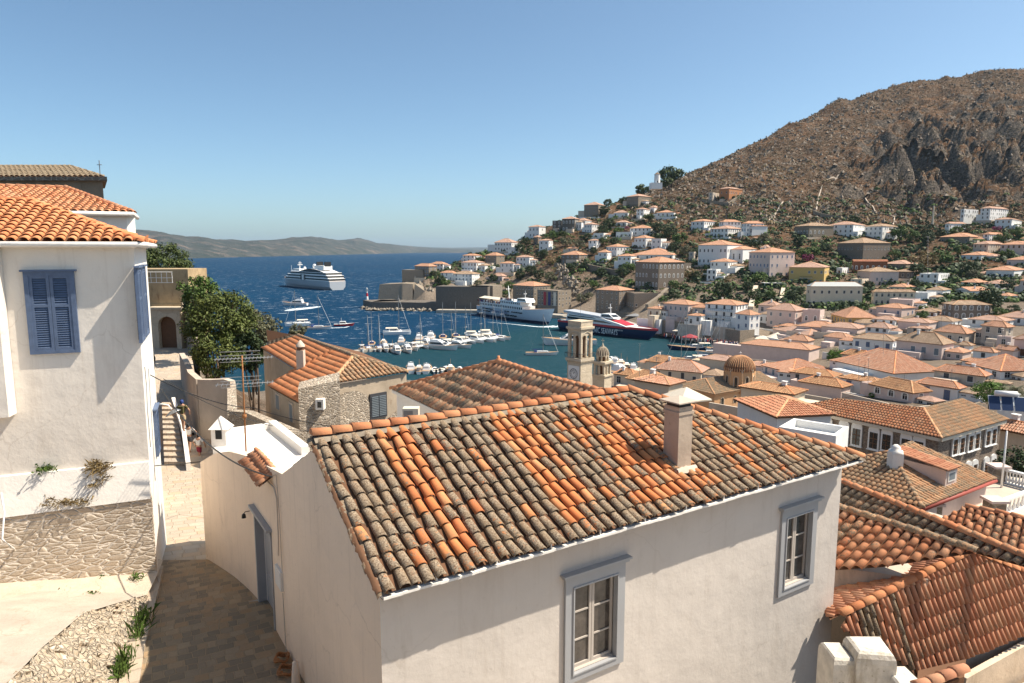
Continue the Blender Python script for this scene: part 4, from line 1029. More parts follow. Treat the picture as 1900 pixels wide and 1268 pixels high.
# roof
ze = K1.z; hx = PP(52, 373, K1, N2).z
ea = fp_(-FWL, ze, .28); eb = fp_(.18, ze, .28)+NR*.12
zr = PY(52, 373, 21.0).z; Rr = PY(52, 373, 21.0); Rl = Rr-U2*5
n_ = (eb-ea).cross(Rr-ea).normalized(); Rl = onplane(Rl, ea, n_)
rb = MB(); tile_face(rb, [ea, eb, Rr, Rl], sp=.265, L=.30, r=.115, seg=8, rise=.045, under=rb, umi=1, jit=.006, lich=lambda a, b, c, d: .02)
ec = rp(RL+.3, ze, .28); bkr = fp_(-2.2, ze)+W2*5.2; rb.face([eb, ec, Rr], 1); rb.face([ec, bkr+W2*.1, Rr], 1); rb.face([Rr, bkr, Rl+W2*3, Rl], 1)
tile_face(rb, [eb, ec, Rr], sp=.265, L=.30, r=.115, seg=6)
ro = rb.build('roof', [M['t_fresh'], M['t_under']], lh, True)
rm = MB(); ridge_line(rm, [Rl, Rr+V(0, 0, .03)], L=.4, r=.10); ridge_line(rm, [eb+V(0, 0, .03), Rr.lerp(eb, .5)-V(0, 0, .05), Rr+V(0, 0, .03)], L=.36, r=.12)
for c_, dd in ((Rr, -U2), (eb, U2)):
    rm.mesh([c_+V(0, 0, .12)-dd*.02+W2*.04, c_+V(0, 0, .12)-dd*.02-W2*.04, c_+V(0, 0, .0)+dd*.1, c_+dd*.12+V(0, 0, .3)*.7], [(0, 1, 3), (0, 3, 2), (1, 2, 3), (0, 2, 1)], 0)
o = rm.build('ridge_tiles', M['t_fresh'], None); setpar(o, ro)
cb = MB(); 
gut = [fp_(-FWL, ze-.06, .30), fp_(.1, ze-.06, .30), fp_(.2, ze-.06, .3)+NR*.1, rp(RL+.2, ze-.08, .26)]
cb.tube(gut, .075, 10); cb.face([fp_(-FWL, ze-.1, .3), fp_(.15, ze-.1, .3), fp_(.05, ze-.16, 0), fp_(-FWL, ze-.16, 0)]); cb.face([rp(-.1, ze-.1, .3), rp(RL, ze-.1, .3), rp(RL, ze-.16, 0), rp(0, ze-.16, 0)])
cb.build('gutter', M['white'], lh, True)
# bay at the far left and its white edge
def bx_(px, py, off): p = PP(px, py, K1+N2*off, N2); return (p-K1).dot(U2), p.z
x1b, zb1 = bx_(3, 640, .5); zb = bx_(12, 775, .5)[1]
mb = MB(); Pb = lambda x, o: fp_(x, 0, o)
mb.prism([Pb(-FWL, 0.02), Pb(-FWL, .5), Pb(x1b, .5), Pb(x1b+.05, 0.02)], zb, wt-.05)
mb.build('bay', M['lefth'], lh, True)
# wires and crack lines on the corner
mb = MB(); mb.tube([rp(.5, rr_(262, 690)[1], .02), rp(.6, rr_(268, 720)[1], .02), rp(.4, rr_(270, 770)[1], .02), rp(.5, rr_(272, 850)[1], .02)], .012, 4)
mb.tube([rp(1.6, rr_(278, 690)[1]+.2, .02), rp(1.5, rr_(280, 760)[1], .02), rp(1.2, rr_(285, 900)[1], .02)], .010, 4); mb.build('wall_wire', M['metal'], lh, True)
# neighbour roof behind
nh = thing('house', 'cream house with long orange tile roof behind the blue shuttered house', 'house', (-14, 27, 32))
Yb = 27.0; zb_ = PY(200, 400, Yb).z
ra, rb_, rc_, rd_ = PY(-60, 352, Yb+3.5), PY(122, 350, Yb+3.5), PY(248, 395, Yb), None
le = PY(-60, 402, Yb-4.2); 
n_ = (rb_-ra).cross(rc_-ra).normalized(); le = rc_-U2*14; le = onplane(le, ra, n_); le2 = rc_-V(.93, .36, 0)*14
rb = MB(); ra = rb_-U2*10; n_ = (U2).cross(rc_-rb_).normalized(); 
tile_face(rb, [rc_-U2*14, rc_, rb_, ra], sp=.27, L=.33, r=.105, seg=6, under=rb, umi=1, rise=.035)
rdd = rc_+V(-1.75, 3.2, 0); rb.face([rc_, rdd, rb_], 1); tile_face(rb, [rc_, rdd, rb_], sp=.27, L=.33, r=.105)
ro = rb.build('roof', [M['t_orange'], M['t_under']], nh, True)
rm = MB(); ridge_line(rm, [ra, rb_+V(0, 0, .03), rc_], L=.36, r=.12); o = rm.build('ridge_tiles', M['t_orange'], None); setpar(o, ro)
mb = MB(); wa = rc_-U2*14-N2*.3; wb = rc_-N2*.3-U2*.3; wc = rdd-U2*.3
mb.prism([(wa.x, wa.y), (wb.x, wb.y), (wb.x+.05, wb.y+.5), (wc.x+.1, wc.y), (wa.x, wa.y+4)], 30, rc_.z-.12); mb.build('wall', M['white'], nh, True)
mb = MB(); mb.tube([rc_-U2*14-V(0, 0, .05), rc_-V(0, 0, .05), rdd+V(.15, 0, -.05)], .09, 8); mb.build('gutter', M['white'], nh, True)
# old stone hall behind
sh_ = thing('church', 'old brown stone hall with weathered roof and small cross, highest at left', 'church', (-30, 42, 30))
e1 = PY(-80, 318, 40); e2 = PY(196, 326, 40); e2.z = e1.z = PY(196, 328, 40).z
u_ = (e2-e1).normalized(); w_ = V(-u_.y, u_.x, 0)
r1_ = PY(130, 308, 43); r0_ = r1_-u_*14
rb = MB(); n__ = u_.cross(r1_-e2).normalized(); tile_face(rb, [e1, e2, r1_, V(e1.x, e1.y, 0)+w_*3+V(0, 0, r1_.z)], sp=.3, L=.4, r=.12, seg=5, under=rb, umi=1, lich=lambda a, b, c, d: .8)
w2_ = V(-.53, .85, 0); e3 = e2+w2_*6; rb.face([e2, e3, r1_], 1)
rb.prism([e1+V(0, -.05, 0), e2+V(.1, -.05, 0), e3+V(.1, 0, 0), e1+w_*6], e1.z-.22, e1.z-.01, 2)
rb.build('roof', [M['t_tan'], M['t_under'], M['brown']], sh_, True)
mb = MB(); a = e1+w_*.25; b = e2+w_*.25-u_*.35; mb.prism([a, b, b+w2_*5.4, a+w2_*5.4], 30, e1.z-.15); mb.build('wall', stucco('hall_plaster', (.36, .26, .18), (.2, .13, .08), amt=.8), sh_, True)
mb = MB(); c_ = PY(186, 326, 40.2); mb.tube([c_, c_+V(0, 0, .85)], .025, 5); mb.tube([c_+V(-.14, 0, .6), c_+V(.14, 0, .6)], .02, 5); mb.build('cross', M['metal'], sh_, True)

# ---------------------------------------------------------------- lane, terrace, ramp
def G(px, py, rel): return PZ(px, py, H+rel)
def m_pave(name, ca, cb, mort, sc, bump=.35, wet=None):
    t = NT(name); co = t.coord(); br = t.n('TexBrick', offset=.37, offset_frequency=2, squash=1.5, squash_frequency=3)
    wob = t.n('TexNoise', i_Scale=1.3, i_Detail=3.0); t.l.new(co, wob.inputs['Vector']); v = t.n('VectorMath', operation='MULTIPLY_ADD')
    t.l.new(wob.outputs['Color'], v.inputs[0]); v.inputs[1].default_value = (.22, .22, 0); t.l.new(co, v.inputs[2])
    mp = t.n('Mapping'); t.l.new(v.outputs[0], mp.inputs[0]); mp.inputs['Rotation'].default_value = (0, 0, -R(28)); t.l.new(mp.outputs[0], br.inputs['Vector'])
    br.inputs['Scale'].default_value = sc; br.inputs['Mortar Size'].default_value = .022; br.inputs['Mortar Smooth'].default_value = .4; br.inputs['Brick Width'].default_value = .46; br.inputs['Row Height'].default_value = .40; br.squash = .7
    br.inputs['Color1'].default_value = (0, 0, 0, 1); br.inputs['Color2'].default_value = (1, 1, 1, 1); br.inputs['Mortar'].default_value = (.5, .5, .5, 1)
    c = t.ramp(br.outputs['Color'], [(0, tuple(x*.88 for x in ca)), (.3, ca), (.6, cb), (.8, tuple(x*y for x, y in zip(cb, (.95, .8, .66)))), (1, tuple((x+y)/2 for x, y in zip(ca, cb)))]); f = t.noise(2.2, 5, .7, co); c = t.mix(t.math('MULTIPLY', f, .8), c, tuple((x+y)*.33 for x, y in zip(ca, cb)))
    c = t.mix(t.math('MULTIPLY', br.outputs['Fac'], .8), c, mort)
    f2 = t.noise(18, 4, .7, co); h = t.math('ADD', t.math('MULTIPLY', t.math('SUBTRACT', 1.0, br.outputs['Fac']), .8), t.math('MULTIPLY', f2, .5))
    return t.out(c, .85, t.bump(h, bump, .03), .2)
M['pave'] = m_pave('slate_paving', (.25, .20, .14), (.44, .33, .21), (.36, .27, .17), 1.5, .9)
M['paveb'] = m_pave('pale_stone_paving', (.50, .42, .33), (.60, .50, .39), (.44, .35, .26), .8, 1.0)
lane = MB()
# rows across the lane: (left px,py,rel) (right px,py,rel)
rows = [((150, 1500, -9.2), (640, 1500, -9.3)), ((232, 1290, -9.35), (560, 1290, -9.35)), ((262, 1160, -9.45), (500, 1150, -9.4)), ((285, 1085, -9.6), (440, 1068, -9.6)), ((300, 1040, -9.8), (383, 1038, -9.8))]
rows2 = [((300, 1040, -9.8), (383, 1038, -9.8)), ((300, 975, -10.6), (383, 975, -10.55)), ((302, 915, -11.2), (380, 912, -11.2)), ((303, 868, -11.8), (376, 866, -11.8)), ((303, 830, -12.0), (390, 830, -12.0)), ((305, 790, -12.0), (372, 790, -12.0))]
def strip(mb, rows, z=0, ext=.5):
    for i in range(len(rows)-1):
        a, b = [G(*q) for q in rows[i]]; c, d = [G(*q) for q in rows[i+1]]; e = V(ext, 0, 0); zz = V(0, 0, z)
        k = 6
        for j in range(k):
            s0, s1 = j/k, (j+1)/k; L_ = lambda p, q, s: (p-e).lerp(q+e, s)+zz
            mb.face([L_(a, b, s0), L_(a, b, s1), L_(c, d, s1), L_(c, d, s0)])
strip(lane, rows, ext=.6); tag(lane.build('lane', M['pave']), kind='structure')
l2 = MB(); strip(l2, rows2, -.004, ext=.5); 
pr = [((303, 800, -12.0), (372, 800, -12.0)), ((298, 720, -11.3), (352, 720, -11.3)), ((300, 665, -10.6), (345, 662, -10.6)), ((290, 640, -10.2), (345, 640, -10.2))]
strip(l2, pr, .02, .6); tag(l2.build('path', M['paveb']), kind='structure')
# terrace to the left of the lane
tr = MB()
pts = [G(-200, 1040, -9.1), G(20, 1038, -9.1), G(285, 1045, -9.35), G(292, 1080, -9.4), G(270, 1108, -9.3), G(155, 1140, -8.95), G(60, 1200, -8.7), G(-300, 1330, -8.4)]
vsn = []; nx = 26; ny = 16; x0, x1_, y0, y1_ = -24, -9.2, 8.5, 19.5
tz = lambda x, y: H-9.25 + .05*noise.fractal(V(x*.8, y*.8, 0), .8, 2, 4) + max(0, (-10.5-x))*.10 + max(0, 17-y)*.02
rgt = lambda y: float(np.interp(y, [8, 13.8, 14.2, 17.6, 19.8], [-9.6, -9.9, -9.75, -9.9, -10.6]))
for j in range(ny+1):
    y = y0+(y1_-y0)*j/ny; xr_ = rgt(y)
    for i in range(nx+1):
        x = x0+(xr_-x0)*i/nx; tr.v.append(V(x, y, tz(x, y)))
tr.f = [(j*(nx+1)+i, j*(nx+1)+i+1, (j+1)*(nx+1)+i+1, (j+1)*(nx+1)+i) for j in range(ny) for i in range(nx)]
tr.mi = [0]*len(tr.f); tr.uv = [None]*len(tr.f); tr.at = [0]*len(tr.f); tr.sm = [True]*len(tr.f)
tag(tr.build('terrace', stucco('terrace_ground', (.58, .49, .385), (.36, .27, .19), amt=.55, scale=1.2, b=1.0, crack=.7)), kind='structure')
# kerb strip between terrace wall and lane
kb = MB(); 
kp = [(215, 1290, -9.30), (235, 1200, -9.32), (255, 1130, -9.36), (280, 1085, -9.4), (296, 1050, -9.5)]
kq = [(255, 1290, -9.30), (268, 1200, -9.32), (285, 1130, -9.36), (296, 1085, -9.4), (303, 1050, -9.5)]
for i in range(4):
    a, b, c, d = G(*kp[i]), G(*kq[i]), G(*kq[i+1]), G(*kp[i+1]); kb.face([a, b, c, d]); kb.face([b, b-V(0, 0, .4), c-V(0, 0, .4), c])
tag(kb.build('pavement', M['paveb']), kind='structure')
# rough retaining wall of the ramp
rw = thing('wall', 'rough pale rubble retaining wall of the ramp, bottom left beside the lane', 'wall', (-9, 13, 32))
rwm = MB(); top = [(-200, 1420, -6.4), (20, 1262, -7.6), (80, 1200, -8.0), (155, 1138, -8.5), (215, 1120, -8.9), (272, 1104, -9.25)]
bot = [(60, 1560, -9.3), (205, 1300, -9.3), (225, 1235, -9.32), (243, 1180, -9.33), (258, 1140, -9.35), (276, 1106, -9.36)]
NS = 60; NV = 16; tp = [G(*q) for q in top]; bt = [G(*q) for q in bot]
def pl_at(pl, t): i = min(int(t*(len(pl)-1)), len(pl)-2); f = t*(len(pl)-1)-i; return pl[i].lerp(pl[i+1], f)
for i in range(NS+1):
    for j in range(NV+1):
        t = i/NS; s = j/NV; p = pl_at(bt, t).lerp(pl_at(tp, t), s); nz = noise.fractal(p*3.0, .9, 2.1, 4); nz2 = noise.noise(p*7)
        rwm.v.append(p+V(.15*nz+.09*nz2, -.12*nz, .06*nz2) if 0 < j else p)
rwm.f = [(i*(NV+1)+j, (i+1)*(NV+1)+j, (i+1)*(NV+1)+j+1, i*(NV+1)+j+1) for i in range(NS) for j in range(NV)]
rwm.mi = [0]*len(rwm.f); rwm.uv = [None]*len(rwm.f); rwm.at = [0]*len(rwm.f); rwm.sm = [False]*len(rwm.f)
o = rwm.build('rubble_face', stone('limewashed_rubble', (.62, .52, .40), (.50, .40, .29), (.70, .62, .50), 8.0, 1.0, .55, .03), rw, True)
rp_ = MB(); 
for i in range(NS):
    a, b = pl_at(tp, i/NS), pl_at(tp, (i+1)/NS); e = V(-2.6, .5, -.0); rp_.face([a+e*.0, b, b+e, a+e])
tag(rp_.build('ramp', stucco('ramp_ground', (.52, .45, .37), (.33, .26, .19), amt=.6, scale=1.2, b=1.0, crack=.5)), kind='structure')

# ---------------------------------------------------------------- garden wall, gate, stair parapet beyond
def box_wall(name, label, pts, z0, th, mat, cat='wall', cap=None):
    """wall along a polyline of (point with top z)"""
    g = thing(name, label, cat, (pts[0].x, pts[0].y, z0)); mb = MB()
    for i in range(len(pts)-1):
        a, b = pts[i], pts[i+1]; d = b-a; d.z = 0; d.normalize(); s = V(-d.y, d.x, 0)*th
        vs = [V(a.x, a.y, z0), V(b.x, b.y, z0), V(b.x+s.x, b.y+s.y, z0), V(a.x+s.x, a.y+s.y, z0), a, b, b+s, a+s]
        mb.mesh(vs, [(0, 1, 5, 4), (1, 2, 6, 5), (2, 3, 7, 6), (3, 0, 4, 7), (4, 5, 6, 7)], 0)
    mb.build(cap or 'wall_body', mat, g, True); return g
a = [PY(342, 655, 58), PY(352, 672, 52), PY(360, 690, 47), PY(376, 703, 43), PY(400, 703, 42.5), PY(424, 702, 42), PY(436, 706, 41.8), PY(438, 716, 41.7)]
box_wall('garden_wall', 'weathered cream garden wall with curved top, right of the stepped path', list(reversed(a)), 29, .4, M['aged'])
a = [PY(438, 718, 41.6), PY(440, 760, 37), PY(470, 762, 36), PY(560, 800, 29.5)]
box_wall('stone_wall', 'low broken rubble wall between garden wall and orange roofed house', list(reversed(a)), 29, .5, M['rubble'])
a = [PY(345, 860, 35.2), PY(336, 790, 39.8), PY(318, 738, 45)]
box_wall('stair_parapet', 'thin white sloping parapet beside the steps where people walk', list(reversed(a)), 29.5, .22, M['white'])
sp_ = MB()   # stone steps between the house and the parapet
sg = thing('steps', 'rough pale stone steps beside the white parapet at the lane end', 'steps', (-17, 36, 29.6))
for i in range(12):
    t = i/12; p, q = G(305, 862, -11.75).lerp(G(300, 745, -10.0), t), G(345, 862, -11.75).lerp(G(322, 745, -10.0), t)
    p2, q2 = G(305, 862, -11.75).lerp(G(300, 745, -10.0), t+1/12), G(345, 862, -11.75).lerp(G(322, 745, -10.0), t+1/12)
    z = H-11.6+i*.14; sp_.prism([(p.x, p.y), (q.x, q.y), (q2.x, q2.y), (p2.x, p2.y)], 29.5, z)
sp_.build('step_blocks', M['paveb'], sg, True)
# gate house with arched doorway
YG = 72.0
gh = thing('gatehouse', 'ochre stone gatehouse with arched doorway at the end of the path', 'gatehouse', (-38, YG, 30))
g0, g1 = PY(272, 500, YG), PY(344, 502, YG); gb = PY(300, 641, YG).z; zmid = PY(300, 568, YG).z
mb = MB(); mb.prism([(g0.x-3, YG+.5), (g1.x, YG+.5), (g1.x, YG+5), (g0.x-3, YG+5)], gb-1, g0.z)
mb.prism([(g0.x-3, YG+.35), (g1.x+.1, YG+.35), (g1.x+.1, YG+5.1), (g0.x-3, YG+5.1)], zmid-.1, zmid+.12)
mb.build('upper_wall', stucco('ochre_plaster', (.50, .37, .22), (.22, .14, .08), amt=1.0, scale=.5), gh, True)
mb = MB(); ax, ay = PY(293, 600, YG-1).x, PY(326, 600, YG-1).x; f0, f1 = PY(277, 600, YG-1).x, PY(335, 600, YG-1).x; zs = PY(300, 604, YG-1).z; zc = PY(300, 575, YG-1).z; cx = (ax+ay)/2; rr = (ay-ax)/2
for (x0, x1) in ((f0, ax), (ay, f1)): mb.box(x0, x1, YG-1, YG+.5, gb-1, zc)
arc = [V(cx+rr*math.cos(math.pi*k/10), YG-1, zs+rr*math.sin(math.pi*k/10)) for k in range(11)]
for k in range(10):
    p, q = arc[k], arc[k+1]; mb.face([q, p, V(p.x, p.y, zc), V(q.x, q.y, zc)]); mb.face([p, q, q+V(0, 1, 0), p+V(0, 1, 0)])
mb.box(f0-.2, f1+.2, YG-1.15, YG+.5, zc, zc+.25)
mb.build('portal', M['ashlar'], gh, True)
mb = MB(); mb.face([V(ax, YG-.4, gb-1), V(ay, YG-.4, gb-1)]+[p+V(0, .6, 0) for p in arc]); mb.build('door', M['wood'], gh, True)
mb = MB(); bal = PY(285, 525, YG-1.2)
for i in range(8): mb.tube([V(bal.x-2+i*.55, YG-1, bal.z), V(bal.x-2+i*.55, YG-1, bal.z+1.1)], .03, 4)
for s in (0, .5, 1.1): mb.tube([V(bal.x-2, YG-1, bal.z+s), V(bal.x+1.9, YG-1, bal.z+s)], .03, 4)
mb.build('railing', M['wframe'], gh, True)
a = [PY(384, 640, YG-4), PY(370, 600, YG-2), PY(352, 560, YG+1), PY(346, 535, YG+2)]
box_wall('stone_wall', 'steep rubble wall falling from the gatehouse towards the trees', a, 29, .8, M['rubble'])

# ---------------------------------------------------------------- cables and lamp
def cable(label, pts, r=.016, sag=.5):
    mb = MB(); full = []
    for i in range(len(pts)-1):
        n = 14
        for k in range(n+(i == len(pts)-2)):
            t = k/n; full.append(pts[i].lerp(pts[i+1], t)-V(0, 0, sag*4*t*(1-t)))
    mb.tube(full, r, 5); o = mb.build('cable', M['black']); tag(o, label, 'cable'); return o
cable('black cable from the blue shuttered house sagging down to the front house gable', [PY(300, 722, 22.5), PY(505, 885, 14.9)], .02, .55)
cable('long thin cable crossing above the garden wall to the patchwork roof', [PY(273, 693, 21), PY(470, 757, 27), PY(745, 800, 24)], .016, .25)
cable('thin cable from the lamp bracket past the rusty aerial pole', [PY(303, 703, 22.5), PY(452, 775, 20.5), PY(575, 800, 26)], .012, .1)
cable('short straight cable from the house corner across the lane', [PY(272, 866, 20.2), PY(372, 857, 21)], .016, .0)
ln = thing('wall_lamp', 'street lamp on a curved white arm over the steps', 'lamp', tuple(PY(286, 757, 23)))
mb = MB(); mb.tube([PY(284, 757, 23), PY(298, 750, 23), PY(312, 752, 23), PY(318, 760, 23)], .025, 6); mb.build('arm', M['wpaint'], ln, True)
mb = MB(); c = PY(321, 765, 23); mb.lathe([(.0, .08), (.10, .06), (.2, -.04), (.19, -.06), (0, -.05)], c, 14)
for v_ in mb.v:
    d_ = v_-c; v_.x = c.x+d_.x*1.3; v_.z = c.z+d_.z+d_.x*.6
mb.build('lamp_head', M['metal'], ln, True)
# ================================================================ RIGHT FOREGROUND ROOFS
def plane3(a, b, c): n = (b-a).cross(c-a).normalized(); return (a, n if n.z > 0 else -n)
def proof(mb, pl, pix, **k):
    pts = [PP(x, y, *pl) for x, y in pix]; tile_face(mb, pts, under=mb, umi=1, **k); return pts
def lichr(base, amp=.3): return lambda c, r, a, b: min(1, max(.01, base+amp*noise.noise(V(a*.5, b*.5, 3))+lr.uniform(-.15, .15)))
# R_e : the big red roof
zA = H-8.3; zB = H-10.6
eA, eB = PZ(1700, 1258, zB), PZ(1905, 1178, zB); rA = PZ(1800, 1022, zA)
ude = (eB-eA); ude.z = 0; ude.normalize(); 
g = thing('house', 'large red tiled roof at the lower right with a long pale hip ridge', 'house', (eA.x, eA.y, 24))
plE = plane3(eA, eB, rA); rb = MB()
proof(rb, plE, [(1578, 1132), (1800, 1022), (1990, 1095), (1990, 1140), (1700, 1258), (1690, 1240), (1560, 1165)], sp=.205, L=.42, r=.085, seg=6, rise=.03, lich=lambda c, r, a, b: .75 if (c in (3, 4, 5, 9)) else max(.02, .15+.35*noise.noise(V(a, b, 1))))
ra_ = PP(1560, 1140, *plE); rb_ = PP(1800, 1022, *plE); 
# other face of the hip, falling away to the left
pf = PZ(1575, 1035, H-9.6); plF = plane3(ra_, rb_, pf)
proof(rb, plF, [(1540, 1150), (1800, 1022), (1720, 1033), (1578, 1060), (1500, 1075)], sp=.2, L=.34, r=.08, seg=5, rise=.03, lich=lambda c, r, a, b: .12)
o = rb.build('roof', [M['t_red'], M['t_under']], g, True)
rm = MB(); ridge_line(rm, [ra_, rb_], L=.40, r=.12); rc_ = PP(1990, 1095, *plE); ridge_line(rm, [rb_, rc_], L=.4, r=.12)
o2 = rm.build('ridge_tiles', M['ridge'], None); setpar(o2, o)
mb = MB(); i_ = V(-ude.y, ude.x, 0)*.3; a, b = PP(1700, 1258, *plE)+i_, PP(1990, 1140, *plE)+i_; mb.prism([a, b, b+i_*12, a+i_*12], 22, zB-.1); mb.build('wall', M['aged'], g, True)
# R_c : orange tiles left of it
g = thing('house', 'orange roof with large loose tiles left of the big red roof', 'house', tuple(PZ(1650, 1050, 28)))
pA, pB, pC = PZ(1560, 946, H-7.6), PZ(1810, 1026, H-7.6), PZ(1600, 1058, H-8.4)
plC = plane3(pA, pB, pC); rb = MB()
proof(rb, plC, [(1550, 943), (1812, 1026), (1740, 1036), (1640, 1052), (1550, 1058)], sp=.25, L=.36, r=.11, seg=7, rise=.035, lich=lichr(.2, .4))
o = rb.build('roof', [M['t_orange'], M['t_under']], g, True)
rm = MB(); ridge_line(rm, [PP(1550, 943, *plC)+V(0, 0, .06), PP(1812, 1026, *plC)+V(0, 0, .06)], L=.42, r=.13, lich=.3); o2 = rm.build('ridge_tiles', M['ridgeo'], None); setpar(o2, o)
mb = MB(); a, b = PP(1560, 1056, *plC)+V(0, .3, -.1), PP(1740, 1034, *plC)+V(0, .3, -.1); mb.prism([a, b, b+V(0, 2, 0), a+V(0, 2, 0)], 24, a.z); mb.build('wall', M['aged'], g, True)
# R_b : mottled strip further back
g = thing('house', 'mottled tan and grey tile roof behind the orange loose tiles', 'house', tuple(PZ(1750, 1000, 27)))
pA, pB, pC = PZ(1560, 896, H-8.0), PZ(1930, 1046, H-8.0), PZ(1640, 980, H-8.5)
plB = plane3(pA, pB, pC); rb = MB()
proof(rb, plB, [(1550, 892), (1990, 1072), (1990, 1110), (1900, 1052), (1800, 1024), (1550, 946)], sp=.27, L=.34, r=.115, seg=6, rise=.04, lich=lichr(.5, .5))
o = rb.build('roof', [M['t_mixed'], M['t_under']], g, True)
rm = MB(); ridge_line(rm, [PP(1550, 892, *plB)+V(0, 0, .06), PP(1990, 1072, *plB)+V(0, 0, .06)], L=.42, r=.13, lich=.3); o2 = rm.build('ridge_tiles', M['ridge'], None); setpar(o2, o)
mb = MB(); a, b = PP(1550, 960, *plB)+V(0, .5, -.2), PP(1790, 1020, *plB)+V(0, .5, -.2); mb.prism([a, b, b+V(.5, 2.5, 0), a+V(.5, 2.5, 0)], 24, min(a.z, b.z)); mb.build('wall', M['aged'], g, True)
# R_f : small orange roof at the right edge, behind the strip
g = thing('house', 'bright orange low roof at the right edge beside the balustraded terrace', 'house', tuple(PZ(1850, 990, 26)))
pR = PZ(1792, 940, H-9.0); p1, p2 = PZ(1745, 962, H-9.9), PZ(1990, 1010, H-9.0)
rb = MB(); plf = plane3(pR, PZ(2000, 985, H-9.0), PZ(1850, 1010, H-9.6)); proof(rb, plf, [(1848, 950), (2000, 985), (2000, 1060), (1900, 1042), (1770, 985)], sp=.25, L=.36, r=.1, seg=5, lich=lichr(.2, .3))
plg = plane3(pR, PP(1848, 950, *plf), PZ(1755, 975, H-9.5)); proof(rb, plg, [(1792, 940), (1848, 950), (1770, 985), (1745, 963)], sp=.22, L=.3, r=.09, seg=5)
o = rb.build('roof', [M['t_orange'], M['t_under']], g, True)
rm = MB(); ridge_line(rm, [PP(1792, 940, *plg), PP(1848, 950, *plg), PP(2000, 985, *plf)], L=.4, r=.12); o2 = rm.build('ridge_tiles', M['t_orange'], None); setpar(o2, o)
mb = MB(); a, b = PP(1780, 985, *plf)+V(.3, .3, -.1), PP(2000, 1050, *plf)+V(0, .3, -.1); mb.prism([a, b, b+V(0, 2, 0), a+V(0, 2, 0)], 24, min(a.z, b.z)); mb.build('wall', M['aged'], g, True)
# white pier and chimney mass, bottom right
g = thing('wall', 'bright white rounded masonry pier beside the front house corner', 'wall', tuple(PZ(1640, 1250, 28)))
mb = MB(); c = PY(1640, 1240, 12.6); zt = PY(1640, 1200, 12.8).z
def rock(mb, pts, z0, z1, rr=.22, seg=5):
    """soft topped masonry block over a plan polygon"""
    n = len(pts); cx = sum(p[0] for p in pts)/n; cy = sum(p[1] for p in pts)/n; vs = []
    ring = [(1, z0), (1, z1-rr)] + [(1-rr*(1-math.cos(a))*1.2, z1-rr+rr*math.sin(a)) for a in (.5, 1.0, 1.57)]
    for s, z in ring:
        for p in pts: vs.append(V(cx+(p[0]-cx)*s, cy+(p[1]-cy)*s, z+.03*noise.noise(V(p[0]*2, p[1]*2, z))))
    mb.mesh(vs, [(i*n+j, i*n+(j+1) % n, (i+1)*n+(j+1) % n, (i+1)*n+j) for i in range(len(ring)-1) for j in range(n)]+[tuple(range((len(ring)-1)*n, len(ring)*n))], 0)
rock(mb, [(c.x-.55, c.y), (c.x+.2, c.y-.1), (c.x+.3, c.y+.7), (c.x-.5, c.y+.7)], 28, zt-.02)
rock(mb, [(c.x-.95, c.y+.1), (c.x-.5, c.y+.05), (c.x-.5, c.y+.8), (c.x-.95, c.y+.8)], 28, zt-.22)
rock(mb, [(c.x+.05, c.y-.5), (c.x+.62, c.y-.45), (c.x+.6, c.y+.3), (c.x+.1, c.y+.3)], 28, zt-.42)
mb.build('masonry', stucco('pitted_whitewash', (.78, .72, .62), (.35, .28, .18), amt=.9, scale=3, b=.9), g, True)
g = thing('wall', 'cream parapet wall under the eave of the big red roof', 'wall', tuple(PZ(1850, 1230, 28)))
mb = MB(); z1 = H-10.9
a, b = PZ(1793, 1260, z1), PZ(1990, 1150, z1); d = (b-a).normalized(); s = V(d.y, -d.x, 0)*.16
mb.prism([a, b, b-s, a-s], 26, z1); mb.build('parapet', stucco('stained_parapet', (.70, .56, .42), (.4, .3, .2), amt=.7, scale=1.2), g, True)
fl = MB(); f0 = a+s; z2 = z1-.9; fl.prism([a+s*1.01, b+s*1.01, b+s*14, a+s*14], 26, z2); fl.build('terrace_floor', M['paveb'], g, True)
g = thing('tile_edge', 'short run of red ridge tiles on a dark ledge below the red roof', 'roof edge')
g.location = tuple(PZ(1740, 1250, 30)); mb = MB(); ridge_line(mb, [PY(1700, 1275, 12.2), PY(1790, 1240, 12.8)], L=.35, r=.12, seg=6); mb.prism([PY(1700, 1285, 12.2), PY(1790, 1250, 12.8), PY(1790, 1250, 13.4), PY(1700, 1285, 13)], 28, PY(1745, 1268, 12.5).z-.06, 1)
mb.build('ledge', [M['t_red'], M['t_under']], g, True)

# ---------------------------------------------------------------- brown hip roof with dormer, terrace, school
g = thing('house', 'brown tiled hip roof with dormer window and white chimney, below the arched school', 'house', tuple(PZ(1700, 900, 24)))
za = H-10.2; apx = PY(1653, 836, 36); apx2 = PY(1692, 822, 41)
cor = PY(1712, 942, 30.5); le = PY(1560, 905, 29); re_ = PY(1848, 888, 44)
z0 = cor.z; le = PZ(1548, 890, z0); re_ = PZ(1848, 889, z0); apx = PZ(1653, 838, apx.z); ap2 = PZ(1690, 822, apx.z)
plL = plane3(le, cor, apx); plR = plane3(cor, re_, apx); rb = MB()
proof(rb, plL, [(1540, 895), (1540, 853), (1600, 848), (1653, 838), (1712, 942), (1640, 925)], sp=.27, L=.36, r=.11, seg=5, lich=lichr(.25, .3))
ptsr = [PP(1653, 838, *plR), PP(1690, 822, *plR), PP(1848, 889, *plR), PP(1712, 942, *plR)]
tile_face(rb, ptsr, sp=.27, L=.36, r=.11, seg=5, lich=lichr(.3, .3), under=rb, umi=1)
ro = rb.build('roof', [M['t_tan'], M['t_under']], g, True)
